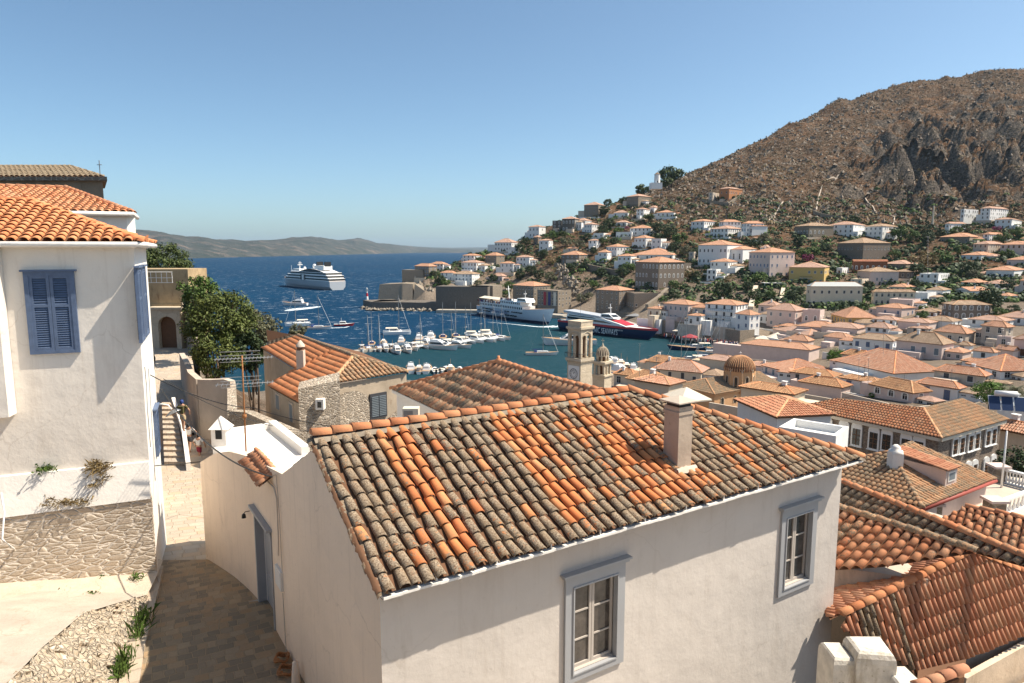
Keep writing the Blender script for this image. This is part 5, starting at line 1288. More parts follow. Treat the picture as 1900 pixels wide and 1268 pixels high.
rm = MB(); ridge_line(rm, [ptsr[3], ptsr[0], ptsr[1], ptsr[2]], L=.45, r=.13, lich=.3); ridge_line(rm, [PP(1540, 862, *plL), ptsr[0]], L=.45, r=.13)
o2 = rm.build('ridge_tiles', M['ridgeo'], None); setpar(o2, ro)
mb = MB(); a, b, c = PP(1545, 893, *plL), ptsr[3], ptsr[2]; ins = V(.1, .35, -.12)
mb.prism([a+ins, b+ins, c+V(-.4, .1, 0), c+V(-6, 3, 0), a+V(0, 4, 0)], 22, z0-.12); mb.build('wall', M['pink'], g, True)
mb = MB(); p = PP(1660, 866, *plL); mb.box(p.x-.28, p.x+.28, p.y-.28, p.y+.28, p.z-.5, p.z+.75); mb.lathe([(.34, 0), (.34, .12), (.22, .14), (.22, .3), (.1, .42), (0, .44)], (p.x, p.y, p.z+.75), 12)
o2 = mb.build('chimney', M['white'], None); setpar(o2, ro)
mb = MB(); d0 = PP(1755, 905, *plR); dd = (ptsr[2]-ptsr[3]); dd.z = 0; dd.normalize(); dn = V(dd.y, -dd.x, 0)   # dormer faces dn
za_ = PY(1753, 872, d0.y).z; b0 = d0-dd*.1; wd = dd*1.15; top = za_
back = 2.6
mb.mesh([b0, b0+wd, V(b0.x+wd.x, b0.y+wd.y, top), V(b0.x, b0.y, top), b0-dn*back+Z*(top-d0.z), b0+wd-dn*back+Z*(top-d0.z)], [(0, 1, 2, 3), (1, 5, 2), (0, 3, 4), (3, 2, 5, 4)], 0)
o2 = mb.build('dormer', M['pink'], None); setpar(o2, ro)
mb = MB(); bar(mb, b0, dd, .2, .95, b0.z+.25, top-.15, .0, .04, 0, dn); bar(mb, b0, dd, .28, .87, b0.z+.33, top-.23, .04, .045, 1, dn)
o3_ = mb.build('dormer_window', [M['wframe'], M['shG']], None); setpar(o3_, o2)
mb = MB(); q = V(b0.x, b0.y, top)-dd*.15+dn*.15; tile_face(mb, [q, q+dd*1.45, q+dd*1.45-dn*2.9+Z*.35, q-dn*2.9+Z*.35], sp=.27, L=.36, r=.1, seg=4, under=mb, umi=1); o3_ = mb.build('dormer_roof', [M['t_red'], M['t_under']], None); setpar(o3_, o2)
mb = MB(); mb.tube([ptsr[3]-Z*.1, ptsr[2]-Z*.1], .10, 8); mb.build('gutter', M['redp'] if False else plain('red_gutter', (.30, .06, .04), .6), g, True)
# terrace with white balustrade
zt = H-13.2
g = thing('terrace_roof', 'flat pale roof terrace with white balustrade at the right edge', 'terrace', tuple(PZ(1800, 930, zt-4)))
c4 = [PZ(1700, 962, zt), PZ(1745, 975, zt), PZ(1990, 905, zt), PZ(1850, 882, zt)]
mb = MB(); mb.prism([V(p.x, p.y, 0) for p in (c4[0], c4[1], PZ(1990, 1000, zt), PZ(2000, 900, zt), c4[3])], 18, zt); mb.build('floor', M['aged'], g, True)
def balus(par, a, b, n, z, h=.85):
    mb = MB(); d = (b-a).normalized(); s = V(-d.y, d.x, 0)*.12
    for zz, hh in ((z, .1), (z+h-.12, .12)): mb.prism([a-s, b-s, b+s, a+s], zz, zz+hh)
    mb.build('rail', M['wpaint'], par, True); mb = MB(); mb.lathe([(.05, .1), (.09, .25), (.05, .45), (.04, .6), (.07, h-.12)], (0, 0, 0), 6); o = None
    for i in range(n):
        p = a.lerp(b, (i+.5)/n)
        if o is None: o = mb.build('baluster', M['wpaint'], par)
        else: o = o.copy(); COL.objects.link(o)
        o.location = V(p.x, p.y, z)-par.location
balus(g, PZ(1852, 893, zt), PZ(1990, 930, zt), 22, zt-.02); balus(g, PZ(1845, 962, zt), PZ(1990, 905, zt), 20, zt-.02)
for x, y in ((1850, 893), (1843, 960), (1725, 966)):
    mb = MB(); p = PZ(x, y, zt); mb.box(p.x-.35, p.x+.35, p.y-.35, p.y+.35, zt-.3, zt+.85); mb.box(p.x-.45, p.x+.45, p.y-.45, p.y+.45, zt+.85, zt+.97, 1)
    mb.build('pillar', [M['stone'], M['pink']], g, True)
pl_ = thing('flag_pole', 'thin pale pole rising from the balustraded terrace', 'pole', tuple(PZ(1858, 905, zt))); mb = MB(); p = PZ(1858, 905, zt); mb.tube([p, V(p.x, p.y, PY(1862, 800, p.y).z)], .06, 6, r2=.04); mb.build('shaft', M['wpaint'], pl_, True)

# school : grey stone, paired arches
YS_ = 62.0; zE = PY(1742, 808, YS_).z
cs = PZ(1742, 810, zE); ls = PZ(1488, 757, zE); rs_ = PZ(1858, 778, zE)
g = thing('school', 'long grey stone school with tan hip roof and pairs of white arched windows', 'school', (cs.x, cs.y, 18))
ul = (cs-ls); LL = ul.length; ul.normalize(); ur = (rs_-cs); LR = ur.length; ur.normalize(); nl = V(ul.y, -ul.x, 0); nr_ = V(ur.y, -ur.x, 0)
rd = PZ(1715, 763, zE+2.6*1); pk = PZ(1714, 758, zE+1.6); pk2 = PZ(1785, 741, zE+1.6); pk0 = PZ(1552, 733, zE+1.6)
rb = MB(); oh = .5; cse = cs+nl*oh+ul*oh; lse = ls+nl*oh-ul*oh; rse = rs_+nr_*oh+ur*oh
def uv_t(f, **k): tile_face(rb, f, sp=.3, L=.42, r=.13, seg=5, rise=.03, under=rb, umi=1, **k)
pk0b = pk0
n_ = (cse-lse).cross(pk-lse); pk0b = onplane(pk0, lse, n_); uv_t([lse, cse, pk, pk0b], lich=lichr(.12, .25))
n_ = (rse-cse).cross(pk-cse); pk2b = onplane(pk2, cse, n_); 
rb2 = rb; tile_face(rb, [cse, rse, pk2b, pk], mi=2, sp=.3, L=.42, r=.13, seg=5, rise=.03, under=rb, umi=1, lich=lichr(.3, .25))
bk = ls-nl*11; rb.face([lse, pk0b, bk], 1); rb.face([rse, rse-nr_*8, pk2b], 1)
ro = rb.build('roof', [M['t_orange'], M['t_under'], M['t_tan']], g, True)
rm = MB(); ridge_line(rm, [lse, pk0b, pk, cse], L=.45, r=.13); ridge_line(rm, [pk, pk2b, rse], L=.45, r=.13, lich=.4); o2 = rm.build('ridge_tiles', M['ridgeo'], None); setpar(o2, ro)
mb = MB(); mb.prism([ls, cs, rs_, rs_-nr_*9, ls-nl*9], 14, zE-.35); mb.build('wall', M['brown'], g, True)
mb = MB()
for (O, Ud, L_, n) in ((ls, ul, LL, nl), (cs, ur, LR, nr_)):
    bar(mb, O, Ud, -.2, L_+.2, zE-.38, zE-.06, -.1, .42, 0, n)
mb.build('cornice', M['canvas'], g, True)
sm = (win_mesh('arch'))
def swin(O, Ud, n, pxs, ytop, ybot, w):
    for px in pxs:
        t = PP(px, ytop, O, n); b = PP(px, ybot, O, n); o = bpy.data.objects.new('window', WM['school']); COL.objects.link(o); setp(o, g)
        o.location = g.matrix_basis.inverted() @ (V(t.x, t.y, b.z)+n*.02); o.rotation_euler = (0, 0, math.atan2(Ud.y, Ud.x)); o.scale = (w, 1.5, t.z-b.z)
def setp(o, p): o.parent = p
def school_win():
    mb = MB(); pts = [(-.5, 0), (.5, 0), (.5, .78)]+[(.5*math.cos(t), .78+.22*math.sin(t)) for t in [math.pi*k/8 for k in range(1, 8)]]+[(-.5, .78)]
    n = len(pts); vs = [V(x, -.1, z) for x, z in pts]+[V(x, 0, z) for x, z in pts]; mb.mesh(vs, [tuple(range(n))]+[(i, n+i, n+(i+1) % n, (i+1) % n) for i in range(n)], 0)
    mb.face([V(-.36, -.104, .05), V(.36, -.104, .05), V(.36, -.104, .70), V(-.36, -.104, .70)], 1)
    for b in ((-.03, .03, .05, .7), (-.36, .36, .44, .47), (-.36, .36, .25, .27)): mb.box(b[0], b[1], -.13, -.104, b[2], b[3], 2)
    mb.box(-.56, .56, -.16, 0, -.03, .0, 0)
    o = mb.build('w', [M['wpaint'], M['glass'], M['wood']]); me = o.data; bpy.data.objects.remove(o); return me
WM['school'] = school_win()
for px, y0, y1 in ((1513, 768, 816), (1537, 772, 820), (1568, 778, 825), (1592, 782, 828), (1624, 789, 835), (1648, 793, 838), (1684, 800, 850), (1708, 804, 856)): swin(ls, ul, nl, [px], y0, y1, 1.12)
for px, y0, y1 in ((1772, 803, 843), (1785, 800, 840), (1801, 796, 836), (1813, 792, 832), (1833, 788, 826), (1844, 784, 823), (1796, 855, 884), (1808, 852, 882), (1829, 847, 880), (1842, 842, 876)): swin(cs, ur, nr_, [px], y0, y1, 1.1)
# ================================================================ THE TOWN
G1 = 'houses of the harbour town'
def HS(rows, grp=G1):
    for r in rows:
        o = r[9] if len(r) > 9 else {}
        house(*r[:9], group=grp, **o)
# --- peninsula and ridge, left to right, top to bottom
HS([
 (921, 949, 960, 443, 450.5, 466, 'w', 'p', 'wide white villa with hip roof alone on the skyline above the sea'),
 (982, 1000, 1010, 418, 421.6, 442, 'w', 'p', 'narrow tall white house on the skyline with a small hip roof', {'fl': 2}),
 (1025, 1042, 1046, 400, 411, 431, 'd', 'f', 'dark flat roofed stone house left of its taller dark twin on the ridge', {'win': 'arch'}),
 (1043, 1066, 1073, 402, 407, 431, 'd', 'p', 'tall dark stone house with white window surrounds on the ridge line', {'win': 'arch', 'fl': 2}),
 (1066, 1086, 1094, 405, 410, 425, 'w', 'p', 'white house squeezed beside the tall dark stone house on the ridge'),
 (1083, 1098, 1107, 413.5, 417, 433, 'w', 'p', 'white two storey house stepping below the ridge line houses'),
 (1083, 1110, 1119, 375, 381, 403, 's', 'p', 'square brown stone house standing high on the ridge skyline'),
 (1159, 1184, 1200, 360, 365, 387, 's', 'p', 'big blocky stone house below the windmill', {'win': 'plain'}),
 (1137, 1165, 1169, 390, 395, 404, 'w', 'p', 'long low white house left of the blocky stone house foot'),
 (1177, 1194, 1199, 385.7, 389, 407, 'w', 'p', 'white stepped house directly under the blocky stone house'),
 (1200, 1214, 1218, 382, 385.7, 395.5, 'w', 'p', 'small white house tucked right of the blocky stone house'),
 (1215, 1250, 1256, 390, 394.5, 403, 'w', 'o', 'low long white house under the bare rocky slope near the windmill'),
 (1168, 1205, 1212, 418, 424, 437, 'w', 'o', 'white villa with a pillared verandah beside the red bougainvillea', {'win': 'darkw'}),
 (1142, 1172, 1176, 425, 432, 442, 'w', 'f', 'flat roofed white block beneath the verandah villa'),
 (1175, 1198, 1208, 437, 442.4, 461, 'w', 'o', 'white house with orange roof and arched ground floor openings'),
 (1206, 1226, 1231, 436, 444.7, 464, 'w', 'f', 'plain white cube house with two rows of grey windows', {'win': 'grey'}),
 (1175, 1248, 1262, 465.6, 473.7, 484, 'w', 'o', 'very long white house with low orange roof above the grey mansion', {'win': 'darkw'}),
 (1146, 1170, 1177, 472, 476, 497, 'w', 'o', 'white house with orange roof just left of the grey mansion'),
 (1124, 1144, 1162, 453, 458.6, 477, 'w', 'o', 'tall white house with two lit sides in the middle of the peninsula'),
 (1109, 1126, 1131, 464, 469, 488, 'w', 'o', 'white tower like house below and left of the tall white one'),
 (1043, 1074, 1088, 466, 473.7, 489, 'n', 'o', 'grey brown house with orange roof above the rock face'),
 (1052, 1070, 1075, 457.5, 461.4, 468, 'c', 'o', 'tiny cream house peeking above the grey brown one'),
 (1091, 1107, 1112, 444.7, 447, 462, 'w', 'p', 'small white house with a terrace among the central pines'),
 (1001, 1018, 1024, 443.6, 447, 465, 'w', 'p', 'white house beneath the narrow skyline house'),
 (960, 982, 989, 473.7, 478, 496, 'w', 'p', 'white two storey house at the top of the cliff garden'),
 (931, 952, 959, 486, 489.4, 507, 'w', 'o', 'white house with a pink roof below the cliff garden house'),
 (903, 921, 935, 469, 475, 496, 's', 'o', 'dark stone house with orange roof between white neighbours'),
 (862, 880, 893, 471.4, 475, 494, 'w', 'o', 'white house with orange roof at the far sea edge of the peninsula'),
 (842, 876, 890, 504, 509.5, 530, 'w', 'n', 'white house above the grey harbour storehouse wall'),
 (910, 932, 943, 508, 513, 524, 'p', 'p', 'pinkish house with wide eaves above the storehouse wall'),
 (774, 796, 811, 489.5, 495, 515, 's', 'o', 'stone fort house with orange roof above the round bastion', {'psi': R(50)}),
 (803, 822, 831, 486, 490.5, 502, 'w', 'o', 'white house right behind the stone fort house'),
 (821, 840, 848, 502.7, 507, 522, 'w', 'o', 'small white house with a blue front beside the fort cliff', {'win': 'blue'}),
 (860, 884, 899, 484, 488, 505, 'w', 'p', 'white stepped house below the umbrella pine'),
 (955, 990, 1018, 523.5, 531.6, 562, 's', 'o', 'waterfront stone house with orange roof behind the white cruise vessel', {'Y': 470, 'win': 'darkw', 'annex': False}),
 (1000, 1035, 1057, 530, 541, 571, 's', 'f', 'flat roofed stone museum with long banners on the waterfront', {'Y': 452, 'win': 'darkw', 'annex': False}),
 (1108, 1148, 1172, 533.5, 540, 577, 'n', 'o', 'waterfront stone house with orange roof below the grey mansion', {'Y': 412, 'win': 'plain', 'annex': False}),
 (1160, 1176, 1230, 532, 546, 580, 'n', 'f', 'long stone retaining building under the grey mansion', {'Y': 404, 'win': 'darkw', 'fl': 1}),
])
HS([(1180, 1221, 1262, 477, 488, 538, 'n', 'o', 'great grey brown mansion with three rows of white arched windows', {'win': 'arch', 'fl': 3, 'chim': False, 'annex': False}),
 (1250, 1268, 1277, 480, 490, 507, 'd', 'f', 'low dark wing attached to the right of the great mansion', {'win': 'arch', 'fl': 1})])
# --- slope above the harbour, centre right
HS([
 (1326, 1352, 1364, 347, 351, 377, 'o', 'p', 'isolated orange brown house alone on the bare mountainside', {'win': 'darkw', 'fl': 2}),
 (1306, 1322, 1327, 352, 359, 378, 'g', 'f', 'pale low wing left of the isolated orange brown house'),
 (1278, 1306, 1320, 407, 411.4, 429, 'w', 'o', 'leftmost white house of the row under the mountain'),
 (1327, 1342, 1363, 408, 412.7, 434, 'w', 'o', 'white cube like house in the row under the mountain', {'win': 'plain'}),
 (1368, 1384, 1405, 410.5, 415.6, 440, 'w', 'o', 'rightmost white house of the row under the mountain with orange roof'),
 (1314, 1350, 1368, 421, 425, 441, 'w', 'p', 'low white house filling the middle of the row under the mountain'),
 (1295, 1348, 1368, 447, 455.7, 494, 'w', 'o', 'large white villa with tall dark loggia windows and two chimneys', {'win': 'darkw', 'fl': 2, 'chim': True}),
 (1350, 1386, 1395, 457, 463, 482, 'w', 'o', 'white annex touching the right side of the large villa'),
 (1387, 1427, 1463, 465, 469.6, 517, 'p', 'o', 'wide cream mansion with dark doors above and bright blue windows below', {'win': 'blue', 'fl': 3}),
 (1316, 1350, 1361, 482, 486.6, 508, 'w', 'o', 'white house with a stair wall in front of the large villa'),
 (1309, 1328, 1332, 500, 502, 521, 'w', 'f', 'small white cube below the stair wall house'),
 (1464, 1528, 1531, 488.5, 497.4, 530, 'y', 'p', 'yellow neoclassical house with a central balcony', {'win': 'grey', 'fl': 2, 'chim': False, 'annex': False}),
 (1493, 1503, 1587, 520.7, 532, 571, 'c', 'g', 'big ochre public building with grey metal roof', {'win': 'darkw', 'fl': 2, 'chim': False, 'annex': False}),
 (1548, 1600, 1636, 443, 452, 488, 'n', 'n', 'large brown stone house with white framed windows below the mountain', {'win': 'plain', 'fl': 2, 'annex': False}),
 (1578, 1583, 1632, 478, 486, 507, 'b', 'r', 'dark red brick chapel like house with arched openings', {'gable': True, 'win': 'arch', 'fl': 1}),
 (1634, 1680, 1693, 484, 490.6, 503, 's', 'p', 'low house with shaded verandah right of the red brick one', {'win': 'darkw'}),
 (1530, 1582, 1594, 414, 417.7, 442, 'w', 'p', 'white villa with a dark pergola under the terraced slope'),
 (1594, 1636, 1652, 416.7, 421, 447, 'w', 'n', 'stepped white villa descending to a sloping garden wall'),
 (1466, 1500, 1531, 415.6, 420, 441, 's', 'n', 'ruined looking stone house left of the white pergola villa', {'win': 'arch', 'fl': 1}),
 (1801, 1836, 1847, 383, 387.4, 408, 'w', 'p', 'white two storey house highest on the right hand slope'),
 (1830, 1876, 1882, 403.5, 407.8, 426, 'w', 'p', 'long white house with purple shrubs near the right edge'),
 (1776, 1788, 1793, 385, 390, 404, 'w', 'f', 'little white ruin beside the highest right hand house'),
 (1738, 1760, 1772, 411, 415.8, 435, 'w', 'p', 'white house with two small dark windows right of the cypress'),
 (1735, 1798, 1811, 435, 440, 454, 's', 'o', 'long low verandah house with continuous shadow under its roof', {'win': 'darkw', 'fl': 1}),
 (1809, 1835, 1843, 431, 435.7, 449, 'w', 'o', 'white house directly right of the long verandah house'),
 (1842, 1868, 1874, 434.7, 439, 449, 'w', 'o', 'low white house second to the right of the verandah house'),
 (1880, 1920, 1925, 438.5, 443, 453, 'w', 'o', 'white house cut by the right edge under the upper slope'),
 (1794, 1832, 1846, 448, 453.7, 473, 'g', 'p', 'grey plastered house with an awning below the verandah house'),
 (1846, 1905, 1912, 450.5, 454.6, 475, 'p', 'o', 'pinkish house with a white awning at the right edge'),
 (1775, 1820, 1836, 469.8, 474, 485, 'w', 'o', 'small white house between dark trees on the right'),
 (1860, 1915, 1922, 476.8, 483, 497, 'p', 'o', 'house with long salmon roof and white canopy at the right edge'),
 (1824, 1880, 1890, 496, 502.6, 521, 'w', 'o', 'white house with five windows in line and flat orange roof', {'fl': 1}),
 (1586, 1613, 1655, 498, 504.8, 530, 'p', 'n', 'pale pink house with two shuttered windows below the brick one', {'win': 'grey', 'fl': 1}),
 (1701, 1740, 1751, 500, 510, 528, 'w', 'f', 'white block with small openings beside the central dark trees'),
 (1655, 1690, 1698, 500, 505, 519, 'd', 'n', 'dark low shed with a black verandah below the trees', {'win': 'darkw'}),
])
HS([
 (1141, 1162, 1167, 409, 413, 421, 'w', 'p', 'small white house among trees left of the verandah villa roof'),
 (990, 998, 1003, 437, 441, 454, 'n', 'p', 'little brown house under the narrow tall skyline house'),
 (1274, 1287, 1291, 462, 469, 486, 'g', 'f', 'plain grey block left of the large villa'),
 (1546, 1562, 1566, 492, 499, 512, 'w', 'f', 'white block with one window above the ochre public building'),
 (1574, 1598, 1604, 515, 520, 541, 'c', 'f', 'cream flat block beside the right end of the grey metal roof'),
 (1772, 1798, 1806, 636, 642, 658, 'w', 'n', 'low mossy roofed house right of the biggest pale house'),
 (1884, 1915, 1925, 622, 632, 664, 'p', 'p', 'pink house half cut by the right edge above the wide orange roof'),
 (1448, 1478, 1485, 602, 607, 616, 'p', 'o', 'tiny orange roofed store in front of the wide plain pink house'),
 (1100, 1120, 1126, 430, 434, 442, 'w', 'f', 'white terrace block above the central pines'),
 (948, 962, 968, 456, 460, 470, 'w', 'f', 'white stepped terrace right of the skyline villa'),
 (1404, 1424, 1430, 455, 460, 468, 'w', 'p', 'small white house behind the cream mansion roof'),
 (1696, 1716, 1722, 545, 550, 562, 'w', 'p', 'small white house behind the blank white block'),
 (1845, 1872, 1880, 545, 550, 560, 'w', 'o', 'orange roofed house behind the very broad dark tree'),
 (1700, 1738, 1746, 574, 580, 592, 'p', 'n', 'house with dull roof left of the dark stone mansion foot'),
 (1560, 1600, 1612, 640, 646, 656, 'c', 'n', 'cream house with worn roof left of the blue grey windows', {'nwin': False}),
 (1790, 1826, 1838, 668, 676, 692, 'w', 'o', 'white house with small orange roof below the glass door house'),
 (1690, 1720, 1728, 606, 612, 622, 'g', 'p', 'grey house squeezed behind the biggest pale house'),
 (1384, 1400, 1410, 440, 445, 454, 'w', 'p', 'white house below the rightmost house of the mountain row'),
])
# --- waterfront row
HS([
 (1234, 1276, 1299, 557.8, 566.3, 599, 'p', 'o', 'pale pink three bay house left of the white waterfront houses', {'Y': 322, 'win': 'grey', 'fl': 2}),
 (1203, 1224, 1234, 569, 574, 592, 'c', 'o', 'small cream waterfront house behind the ferry bow', {'Y': 330, 'fl': 1}),
 (1278, 1300, 1307, 583, 587, 602, 'w', 'o', 'low white shop in front of the pink three bay house', {'Y': 309, 'fl': 1}),
 (1286, 1312, 1318, 565, 572, 600, 'c', 'o', 'narrow house with blue balcony doors on the waterfront', {'Y': 318, 'win': 'blue', 'fl': 2}),
 (1312, 1364, 1383, 557, 567, 605, 'w', 'o', 'tall three storey white house with iron balconies on the waterfront', {'Y': 306, 'fl': 3, 'win': 'darkw'}),
 (1366, 1390, 1407, 576, 585, 613, 'w', 'o', 'white waterfront house with blue shuttered sun side', {'Y': 296, 'win': 'blue', 'fl': 2}),
 (1408, 1438, 1448, 558.7, 568, 601, 'p', 'p', 'pink house with hip roof behind the blue shuttered white house', {'Y': 325}),
 (1426, 1474, 1492, 564.4, 577.7, 611, 'p', 'p', 'wide plain pink house at the right end of the quay', {'Y': 305, 'win': 'grey', 'fl': 2}),
 (1490, 1520, 1527, 570, 578, 606, 'p', 'f', 'flat pink extension with two arched windows beside the wide pink house', {'Y': 300, 'win': 'arch', 'fl': 1}),
])
# --- the lower town on the right
HS([
 (1647, 1680, 1691, 527.5, 533.5, 546, 'c', 'o', 'small house with bright roof behind the long stone one'),
 (1614, 1620, 1685, 536, 542, 568, 'c', 'n', 'long pale stone house with a row of slim windows', {'win': 'plain'}),
 (1716, 1748, 1756, 533, 539.4, 556, 'w', 'n', 'white house with tan hip roof and two windows beside the trees'),
 (1764, 1800, 1828, 534, 540.7, 552, 'w', 'o', 'white chapel like house with plain gable and orange roof', {'gable': True}),
 (1778, 1812, 1823, 518.6, 525, 535, 'w', 'o', 'low house with peach roof above the plain gable house'),
 (1820, 1858, 1867, 521, 527.5, 539, 'w', 'p', 'white house with striped tan roof left of the dark stone wall'),
 (1887, 1925, 1932, 514, 522, 550, 'p', 'o', 'tall pink house cut by the right edge in mid town'),
 (1746, 1766, 1828, 558, 566, 595, 'n', 'n', 'dark stone mansion with four white arched windows', {'win': 'arch', 'fl': 2, 'psi': R(62), 'annex': False}),
 (1685, 1720, 1730, 540, 545.5, 563, 'w', 'f', 'blank white block left of the dark stone mansion', {'nwin': False}),
 (1650, 1692, 1702, 550, 558.7, 577, 'p', 'f', 'flat roofed pink house with a single small window'),
 (1627, 1672, 1692, 564.4, 573, 590, 'p', 'o', 'pink house with bright orange corner roof and two square windows', {'fl': 1}),
 (1543, 1569, 1621, 570, 590, 606, 'y', 'o', 'ochre and rubble house with a broad apricot hip roof', {'fl': 1, 'chim': False}),
 (1621, 1660, 1672, 587.5, 595, 606, 'w', 'p', 'low house with brownish hip roof right of the apricot roof'),
 (1670, 1722, 1736, 592, 600.4, 616, 'p', 'p', 'blank pink walled house under a wide hip roof', {'nwin': False}),
 (1716, 1765, 1780, 588, 597.6, 611, 'w', 'n', 'house with large dull brown hip roof behind the aerials'),
 (1530, 1590, 1607, 600.4, 610.8, 622, 'p', 'p', 'long pink low house with a faded roof near the quay end', {'nwin': False}),
 (1606, 1648, 1662, 599.5, 611, 621, 'w', 'p', 'house with an orange gabled front and white dormer block'),
 (1530, 1570, 1586, 619, 628.8, 641, 'p', 'o', 'low pink house with twin hipped salmon roofs', {'nwin': False}),
 (1584, 1655, 1672, 622, 633.6, 656, 'w', 'n', 'white house with four blue grey windows under mossy tiles', {'win': 'blue', 'fl': 1}),
 (1665, 1746, 1772, 612, 640, 670, 'p', 'n', 'biggest pale house of the lower town with three tall windows', {'win': 'grey', 'fl': 1}),
 (1734, 1790, 1809, 605, 620, 642, 'g', 'o', 'grey white house with tan hip roof and one big window'),
 (1821, 1864, 1880, 597.6, 608, 642, 'g', 'o', 'blocky grey white house with two uneven square windows', {'fl': 2}),
 (1801, 1862, 1878, 589, 597, 609, 'w', 'p', 'flat looking house with brown roof beside the little bell gable'),
 (1854, 1915, 1930, 579.6, 592, 606, 'w', 'p', 'house with a broad brown roof at the right edge'),
 (1851, 1874, 1883, 620, 628.8, 649, 'p', 'f', 'small salmon pink block near the right edge'),
 (1809, 1842, 1853, 642, 655, 671, 'w', 'o', 'small house with glass doors and an orange hip roof', {'win': 'darkw', 'fl': 1}),
 (1853, 1878, 1889, 643, 655, 667, 'p', 'o', 'little pointed roof shed right of the glass door house', {'gable': True, 'nwin': False}),
 (1557, 1657, 1751, 654.4, 696, 712, 'w', 'o', 'white hall with the widest clean orange hip roof of the town', {'nwin': False, 'psi': R(46), 'chim': False}),
 (1565, 1612, 1626, 647, 663, 681, 'g', 'n', 'grey house with mossy roof and a black stove pipe'),
 (1740, 1824, 1844, 681, 699, 719, 'g', 'o', 'shabby white house with salmon hip roof beside the big green tree', {'win': 'darkw', 'fl': 1}),
 (1801, 1855, 1945, 659, 692, 708, 'w', 'o', 'wide orange roofed house at the right edge above the palm', {'win': 'plain', 'fl': 1, 'psi': R(50)}),
 (1623, 1692, 1734, 705, 730, 752, 'p', 'n', 'pink house with tan hip roof behind the school', {'win': 'arch', 'fl': 1}),
 (1565, 1628, 1651, 703, 716, 732, 'w', 'n', 'low white house with small tan roof left behind the school'),
 (1710, 1775, 1796, 704, 722, 747, 'w', 'o', 'white house with corrugated orange roof and blue door behind the school', {'win': 'blue', 'fl': 1}),
 (1484, 1548, 1562, 598.5, 609.9, 620, 'p', 'o', 'long pink shed with faded orange roof behind the awnings', {'nwin': False}),
 (1457, 1498, 1511, 623, 634, 646, 'p', 'o', 'low pink house at the corner of the quay awnings', {'nwin': False}),
 (1440, 1500, 1560, 612, 624, 633, 'p', 'p', 'sprawling salmon roofed store behind the quay corner', {'nwin': False}),
 (1376, 1500, 1536, 640, 650, 673, 'p', 'o', 'long pink walled market hall near the end of the harbour', {'nwin': False, 'dep': 9}),
 (1419, 1469, 1548, 668.6, 692, 712, 'p', 'o', 'pink house with pinkish hip roof and grey garage doors', {'win': 'grey', 'fl': 1, 'psi': R(50)}),
 (1213, 1300, 1317, 671.5, 692, 714, 'c', 'p', 'cream house with salmon roof and tall narrow windows by the bell tower', {'win': 'darkw', 'fl': 1, 'dep': 8}),
 (1200, 1250, 1264, 662, 675, 700, 'c', 'n', 'cream house with brown roof nearest the inner harbour', {'nwin': False}),
 (1300, 1360, 1384, 662, 672, 690, 'c', 'p', 'low salmon roofed house behind the church dome', {'nwin': False}),
 (1384, 1440, 1462, 676, 684, 700, 'p', 'p', 'salmon roofed house with a skylight right of the church dome', {'nwin': False}),
 (1471, 1545, 1566, 689, 703, 718, 'p', 'n', 'house with brown roof and long white ridge beside the pink garage'),
 (1490, 1560, 1585, 706, 722, 740, 'p', 'n', 'low house with a flat tan roof in front of the pink garage', {'nwin': False}),
 (1141, 1176, 1190, 687, 698, 722, 'c', 'n', 'cream house with tan hip roof right of the domed turret'),
 (1165, 1222, 1248, 691, 711, 730, 'c', 'n', 'cream house with a crossed tan and orange roof below the turret', {'nwin': False}),
 (1375, 1440, 1552, 757, 792, 815, 'w', 'r', 'low white building with dark ribbed red roof beside the school', {'nwin': False, 'psi': R(58), 'Y': 66, 'chim': False}),
 (1455, 1545, 1562, 805, 818, 908, 'w', 'f', 'white flat roofed house with blue bundles on its parapet', {'nwin': False, 'Y': 42, 'dep': 3, 'psi': R(14)}),
 (1865, 1925, 1960, 752, 775, 800, 'w', 'g', 'grey roofed building with solar panels at the right edge', {'nwin': False, 'Y': 75}),
 (1855, 1915, 1935, 790, 808, 850, 'c', 'o', 'low cream house behind the school at the right edge', {'nwin': False, 'Y': 68}),
 (1180, 1240, 1270, 702, 722, 745, 'c', 'o', 'low house with mixed orange roof beneath the white umbrella', {'nwin': False, 'Y': 92}),
 (1380, 1470, 1500, 722, 735, 760, 'c', 'n', 'brown roofed hall right of the church nave', {'nwin': False, 'Y': 100}),
])
# ---------------------------------------------------------------- windmill
p = onground(1219, 343, 400); k = p.y/1262
g = thing('windmill', 'round white windmill tower without sails beside the pines on the ridge', 'windmill', tuple(p))
mb = MB(); h_ = 18*k; mb.lathe([(5.6*k, -3), (5.6*k, 0), (5.0*k, h_)], (0, 0, 0), 20); mb.box(-12*k, 8*k, -4, 5, -4, 3*k)
mb.box(-.6, .6, -5.5*k, -5.2*k, 1, 3, 1)
mb.build('tower', [M['whitef'], M['shD']], g); mb = MB(); mb.lathe([(5.6*k, h_), (0, h_+4.4*k)], (0, 0, 0), 20); mb.build('cap', M['r_n'], g)
